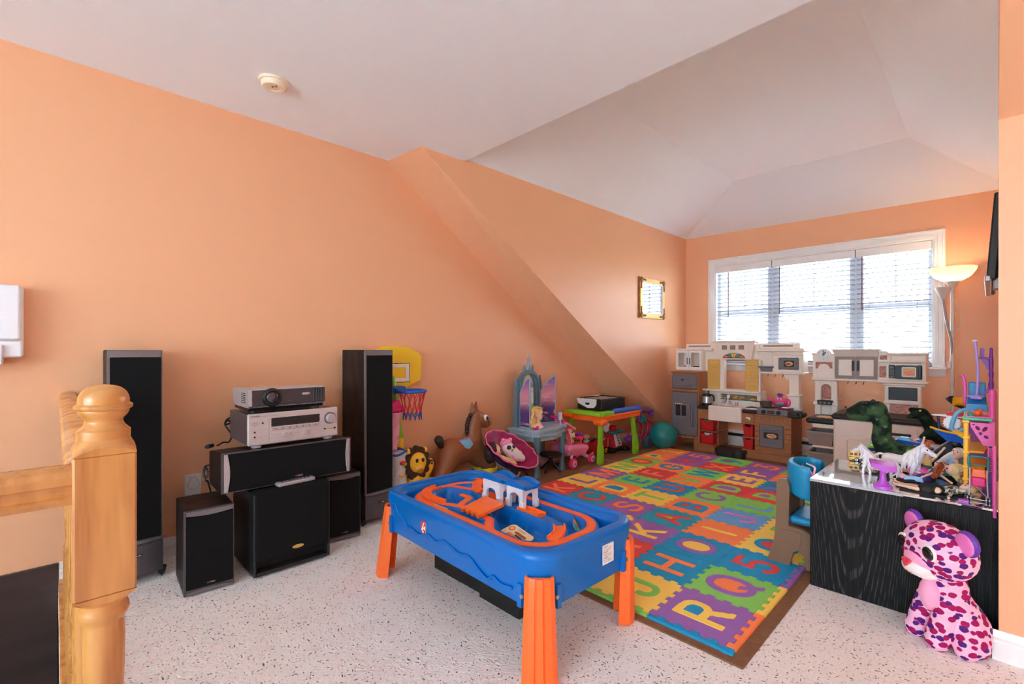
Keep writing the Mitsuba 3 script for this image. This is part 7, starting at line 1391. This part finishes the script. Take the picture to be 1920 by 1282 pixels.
doll('doll in a camouflage sweater and black skirt lying along the front edge of the cabinet', (-.065, 2.645, z+.03), (-.09, 2.62, z+.024), (-.155, 2.575, z+.02), [(-.215, 2.565, z+.014), (-.20, 2.59, z+.016)], [(-.285, 2.60, z+.012), (-.275, 2.63, z+.012)], [(-.115, 2.535, z+.008), (-.06, 2.60, z+.02)], 'hair_pale', 'camo', 'dress_black', hair_to=(-.04, 2.70, z+.02))
doll('doll with long auburn hair and an indigo dress lying in the middle of the heap', (-.155, 2.80, z+.075), (-.165, 2.77, z+.06), (-.185, 2.70, z+.035), [(-.225, 2.67, z+.03), (-.215, 2.66, z+.028)], [(-.29, 2.67, z+.016), (-.285, 2.645, z+.014)], [(-.12, 2.68, z+.04), (-.2, 2.66, z+.05)], 'hair_red', 'dress_indigo', 'dress_indigo', 'dress_black', hair_to=(-.165, 2.665, z+.05))
doll('doll with a blond pulled-back hairdo seen from behind near the playhouse post', (-.115, 2.80, z+.07), (-.13, 2.815, z+.06), (-.18, 2.87, z+.03), [(-.23, 2.89, z+.02), (-.22, 2.91, z+.02)], [(-.29, 2.91, z+.012), (-.28, 2.94, z+.012)], [(-.2, 2.82, z+.04), (-.13, 2.88, z+.03)], 'hair_pale', 'dress_teal', 'dress_teal', hair_to=(-.085, 2.775, z+.045), hr=.026)
doll('doll with long silver hair slumped against the yellow playhouse post', (-.105, 2.95, z+.12), (-.115, 2.945, z+.095), (-.14, 2.93, z+.03), [(-.19, 2.90, z+.03), (-.185, 2.93, z+.03)], [(-.25, 2.92, z+.012), (-.24, 2.95, z+.012)], [(-.18, 2.9, z+.05), (-.10, 2.9, z+.04)], 'hair_silver', 'dress_blue', 'dress_blue', hair_to=(-.18, 2.93, z+.05))
doll('doll with a yellow top stretching both arms up behind the white horse', (-.215, 2.985, z+.085), (-.215, 2.975, z+.07), (-.20, 2.92, z+.025), [(-.26, 2.90, z+.02), (-.25, 2.92, z+.02)], [(-.31, 2.93, z+.012), (-.30, 2.95, z+.012)], [(-.222, 2.96, z+.165), (-.155, 2.98, z+.125)], 'hair_red', 'dress_yellow', 'dress_teal', hair_to=(-.19, 3.02, z+.05), elbows=[np.array((-.232, 2.965, z+.115)), np.array((-.178, 2.975, z+.09))])
# small toys in the heap
t = thing('doll_carriage', 'hot pink doll carriage with a white spoked wheel behind the white horse head', 'toy carriage')
with frame(-.232, 2.80, zt, 0):
    add(t, 'body', hull([(x, y, z_) for x, y, z_ in ((-.03, -.02, .03), (.04, -.02, .02), (.06, -.015, .05), (-.035, -.02, .065), (-.03, .02, .03), (.04, .02, .02), (.06, .015, .05), (-.035, .02, .065))]), 'ph_pink', smooth=20); add(t, 'wheel', [tube([(.0+.021*math.cos(a), -.026, .022+.021*math.sin(a)) for a in np.linspace(0, 2*math.pi, 25)[:-1]], .0035, 6, True)]+[cone((0, -.026, .022), (.021*math.cos(a), -.026, .022+.021*math.sin(a)), .0015, n=5) for a in np.arange(6)*1.047], 'paper', smooth=40); add(t, 'seat', rbox(.0, -.018, .04, .035, .018, .06, .008), 'pink_hot', smooth=40); add(t, 'axle', lathe([(0, 0), (.008, 0), (.008, .008), (0, .008)], 12, 0, 0, 0).apply_transform(trimesh.transformations.rotation_matrix(math.pi/2, [1, 0, 0])).apply_translation([0, -.022, .022]), 'pink_hot')
t = thing('toy_flower', 'lime green and violet toy flower behind the white horse head', 'toy')
add(t, 'leaf', [ell(-.262, 2.86, zt+.115, .016, .012, .01), ell(-.245, 2.86, zt+.11, .014, .012, .009)], 'lime', smooth=True); add(t, 'petal', [ell(-.25+.012*math.cos(a), 2.86, zt+.088+.012*math.sin(a), .01) for a in np.arange(5)*1.257], 'ph_purple', smooth=True); add(t, 'stalk', cone((-.25, 2.865, zt), (-.25, 2.865, zt+.09), .006), 'ph_pink')
t = thing('doll_dress', 'pale blue doll dress with a pink ball lying left of the auburn-haired doll', 'doll dress')
with frame(-.235, 2.665, zt+.026, 0): add(t, 'skirt', hull([(x, y, z_) for x, y, z_ in ((-.03, -.01, 0), (.035, -.02, 0), (.035, .025, 0), (-.03, .012, 0), (.03, -.015, .02), (.03, .018, .02), (-.026, 0, .016))]), 'dress_blue', smooth=40); add(t, 'ball', ell(-.035, 0, .012, .012), 'pink_pale', smooth=True)
# doll pushchair
t = thing('doll_pushchair', 'small doll pushchair with teal handle, orange back and hot pink seat', 'toy pushchair')
with frame(-.033, 2.60, zt, 0):
    add(t, 'handle', [tube(smoothpath([(-.026, 0, .125), (-.028, .01, .155), (-.022, .012, .168), (.022, .012, .168), (.028, .01, .155), (.026, 0, .12)], 4), .0042, 8), tube([(-.024, .005, .138), (.024, .005, .136)], .003, 6)], 'teal', smooth=True)
    add(t, 'back', hull(np.vstack([_sphere(8)*.006+np.array(c) for c in ((-.016, .012, .09), (.018, .012, .09), (-.013, .014, .115), (.015, .014, .115))])), 'act_orange', smooth=True); add(t, 'seat', rbox(-.021, -.012, .055, .021, .02, .09, .006), 'pink_hot', smooth=40)
    add(t, 'frame_leg', [tube(smoothpath([(s_*.024, .005, .125), (s_*.024, 0, .07), (s_*.026, -.012, .03), (s_*.026, -.02, .008)], 4), .0028, 6) for s_ in (-1, 1)]+[tube([(-.026, -.02, .008), (.026, -.02, .006)], .002, 6), tube([(-.024, 0, .07), (.024, .02, .012)], .002, 6)], 'silver', smooth=True)
    for s_ in (-1, 1): wheel(t, s_*.026, .02, .009, .009, .006, m1='toy_black', m2='silver'); wheel(t, s_*.026, -.02, .009, .009, .006, m1='toy_black', m2='silver')
one('doll_ramp', bx(-.09, 2.53, zt, -.058, 2.56, zt+.006, .002), 'orchid', 'flat orchid toy piece on the cabinet under the doll pushchair', 'toy')
one('dark_cloth', wob(fine(bx(-.27, 2.55, zt+.0004, -.075, 2.68, zt+.004, .001), .012), .002, 40), 'dress_black', 'black cloth spread under the dolls at the front edge', 'doll clothes', smooth=True)  # black sheet where the cabinet top looks dark
# ribbons
t = thing('ribbon', 'pink and white ribbons hanging between the blue chair back and the cabinet', 'ribbon')
add(t, 'strand', [tube(smoothpath([(-.675, 2.74, .49), (-.63, 2.66, .492), (-.60, 2.60, .49), (-.592, 2.58, .47), (-.591, 2.57, .38), (-.594, 2.575, .32)], 4), .004, 6), tube(smoothpath([(-.66, 2.78, .495), (-.615, 2.72, .497), (-.592, 2.62, .492), (-.60, 2.59, .44), (-.592, 2.58, .36)], 4), .0035, 6)], 'ph_pink', smooth=True); add(t, 'white_strand', [tube(smoothpath([(-.66, 2.76, .5), (-.61, 2.69, .5), (-.592, 2.60, .48), (-.589, 2.59, .36), (-.59, 2.59, .28)], 4), .0035, 6)], 'paper', smooth=True)
# child's chair
mat('chair_tan', (126, 94, 70), .5); mat('chair_blue', (24, 140, 186), .4)
t = thing('child_chair', "child's tan plastic chair with blue back and seat beside the black cabinet", 'chair')
def side_frame(y_, w_=.03):
    o = Polygon(smoothpath([(-.795, .018), (-.765, .12), (-.755, .25), (-.752, .37), (-.748, .425), (-.735, .438)], 4).tolist()+[(-.708, .438), (-.698, .40), (-.70, .30), (-.702, .21), (-.64, .205), (-.607, .19), (-.592, .02), (-.622, .018), (-.632, .08), (-.652, .105), (-.68, .09), (-.698, .018)])
    return prism(o.buffer(.004).buffer(-.002), y_, y_+w_, 'y', .006)
SH = np.eye(4); SH[0, 1] = 0
for y_ in (2.60, 2.86): add(t, 'side_frame', side_frame(y_), 'chair_tan', smooth=30)
for y_ in (2.597,): add(t, 'side_inset', prism(Polygon([(-.735, .19), (-.70, .19), (-.645, .185), (-.65, .12), (-.685, .105), (-.715, .06), (-.745, .06)]), y_, y_+.006, 'y', .002), 'chair_tan')
add(t, 'back_panel', bx(-.735, 2.63, .19, -.715, 2.86, .40, .006), 'chair_tan')
for a_ in (0,):
    aa = np.linspace(math.radians(70), math.radians(290), 31); sec = [(-.016, .36), (-.018, .49), (-.008, .512), (.010, .508), (.018, .49), (.013, .37), (0, .352)]
    rings = [[(-.640+(.085+r_)*math.cos(q)*.95, 2.745+(.125+r_)*math.sin(q), h_+.012*math.cos((q-math.pi)*1.0)) for r_, h_ in sec] for q in aa]
    add(t, 'backrest', loft(rings), 'chair_blue', smooth=50)
add(t, 'seat', [rbox(-.71, 2.63, .215, -.592, 2.87, .255, .02)], 'chair_blue', smooth=40)
# leopard plush
def voronoi3(x, y, z):
    first, which = mi.Float(9), mi.Float(0); x, y, z = mi.Float(x), mi.Float(y), mi.Float(z)
    for a in (-1, 0, 1):
        for b in (-1, 0, 1):
            for c in (-1, 0, 1):
                cx, cy, cz_ = dr.floor(x)+a, dr.floor(y)+b, dr.floor(z)+c
                d = dr.sqrt(dr.square(cx+.15+.7*mikit.cell_rand(cx+31, cy, cz_)-x)+dr.square(cy+.15+.7*mikit.cell_rand(cx, cy+57, cz_)-y)+dr.square(cz_+.15+.7*mikit.cell_rand(cx, cy, cz_+91)-z))
                which = dr.select(d < first, mikit.cell_rand(cx+7, cy+3, cz_), which); first = dr.minimum(first, d)
    return first, which
def leo(p, n, uv):
    d, r = voronoi3(p.x*37+.2*nz(p.x*90, p.y*90, p.z*90), p.y*37, p.z*46)
    sp = 1-ss(.47, .54, d+.12*nz(p.x*120, p.y*120, p.z*120)-.05); c = mix(C3((158, 12, 88)), C3((84, 24, 116)), ss(.6, .62, r))
    return mix(mix(C3((248, 200, 224)), C3((240, 174, 210)), fbm(p.x*30, p.y*30, p.z*30)), c, sp)
mat('leopard', mikit.proc(leo), .7, .3, sheen=.6); mat('leo_pink', (248, 172, 206), .8, .2, sheen=.5); mat('leo_muzzle', (244, 236, 234), .7); mat('ear_satin', (232, 120, 190), .3); mat('ear_purple', (96, 50, 160), .5); mat('nose_red', (222, 66, 84), .35); mat('eye_gloss', (8, 8, 10), .06, .8)
t = thing('leopard_plush', 'big-eyed pink and purple spotted leopard plush sitting on the carpet against the black cabinet', 'plush toy')
with frame(-.105, 2.345, 0, 0):
    HC_ = np.array([-.028, -.015, .345])
    body = bones({'b': (.035, .02, .085, .078), 'c': (0.0, .005, .17, .062), 'n': (-.005, 0, .235, .055), 'fl': (-.095, -.0, .03, .034), 'sl': (-.06, .0, .16, .034), 'fr': (-.03, -.055, .032, .038), 'sr': (-.0, -.03, .16, .036), 'hl': (.06, -.035, .05, .05), 'hf': (.045, -.055, .036, .04)},
                 [('b', 'c'), ('c', 'n'), ('sl', 'fl'), ('c', 'sl'), ('sr', 'fr'), ('c', 'sr'), ('b', 'hl'), ('hl', 'hf')], 14, .010, 10)
    add(t, 'body', body, 'leopard', smooth=True)
    add(t, 'chest', ell(-.050, -.032, .185, .034, .034, .062, 20), 'leo_pink', smooth=True)
    f = np.array([-.73, -.68, -.10]); f /= np.linalg.norm(f); s1 = np.cross(f, [0, 0, 1.]); s1 /= np.linalg.norm(s1); u1 = np.cross(s1, f)
    M = np.eye(4); M[:3, 0], M[:3, 1], M[:3, 2], M[:3, 3] = f, -s1, u1, HC_
    MM = _T[-1] @ M
    add(t, 'head', tmesh(ell(0, 0, 0, .098, .122, .104, 36)), 'leopard', smooth=True, T=MM)
    add(t, 'muzzle_patch', ell(.056, 0, -.028, .055, .062, .05, 24), 'leo_pink', smooth=True, T=MM); add(t, 'muzzle', [ell(.078, 0, -.05, .046, .052, .034, 24), ell(.055, 0, -.07, .045, .05, .026, 20)], 'leo_muzzle', smooth=True, T=MM)
    add(t, 'nose', hull(np.vstack([_sphere(8)*.006+np.array(c) for c in ((.118, -.015, -.024), (.118, .015, -.024), (.124, 0, -.042))])), 'nose_red', smooth=True, T=MM); add(t, 'mouth', tube(smoothpath([(.108, -.026, -.06), (.120, -.012, -.066), (.123, 0, -.062), (.120, .012, -.066), (.108, .026, -.06)], 4), .0012, 5), 'brown_print', smooth=True, T=MM)
    for s_ in (-1, 1):
        add(t, 'eye_ring', ell(.0775, s_*.055, .02, .009, .031, .031, 20), 'leo_muzzle', smooth=True, T=MM @ np.eye(4)); add(t, 'eye', ell(.082, s_*.056, .019, .012, .0235, .024, 20), 'eye_gloss', smooth=True, T=MM)
        ear = m3.Manifold.batch_boolean([man(ell(-.01, s_*.112, .068, .02, .042, .045, 20)), man(ell(.014, s_*.112, .068, .02, .032, .035, 20))], m3.OpType.Subtract)
        add(t, 'ear', ear, 'ear_purple', smooth=40, T=MM); add(t, 'ear_lining', ell(.002, s_*.112, .066, .010, .036, .039, 18), 'ear_satin', smooth=True, T=MM)
    add(t, 'tail', tube(smoothpath([(.07, .06, .04), (.10, .05, .035), (.112, .03, .03)], 4), .02, 10), 'ear_purple', smooth=True)
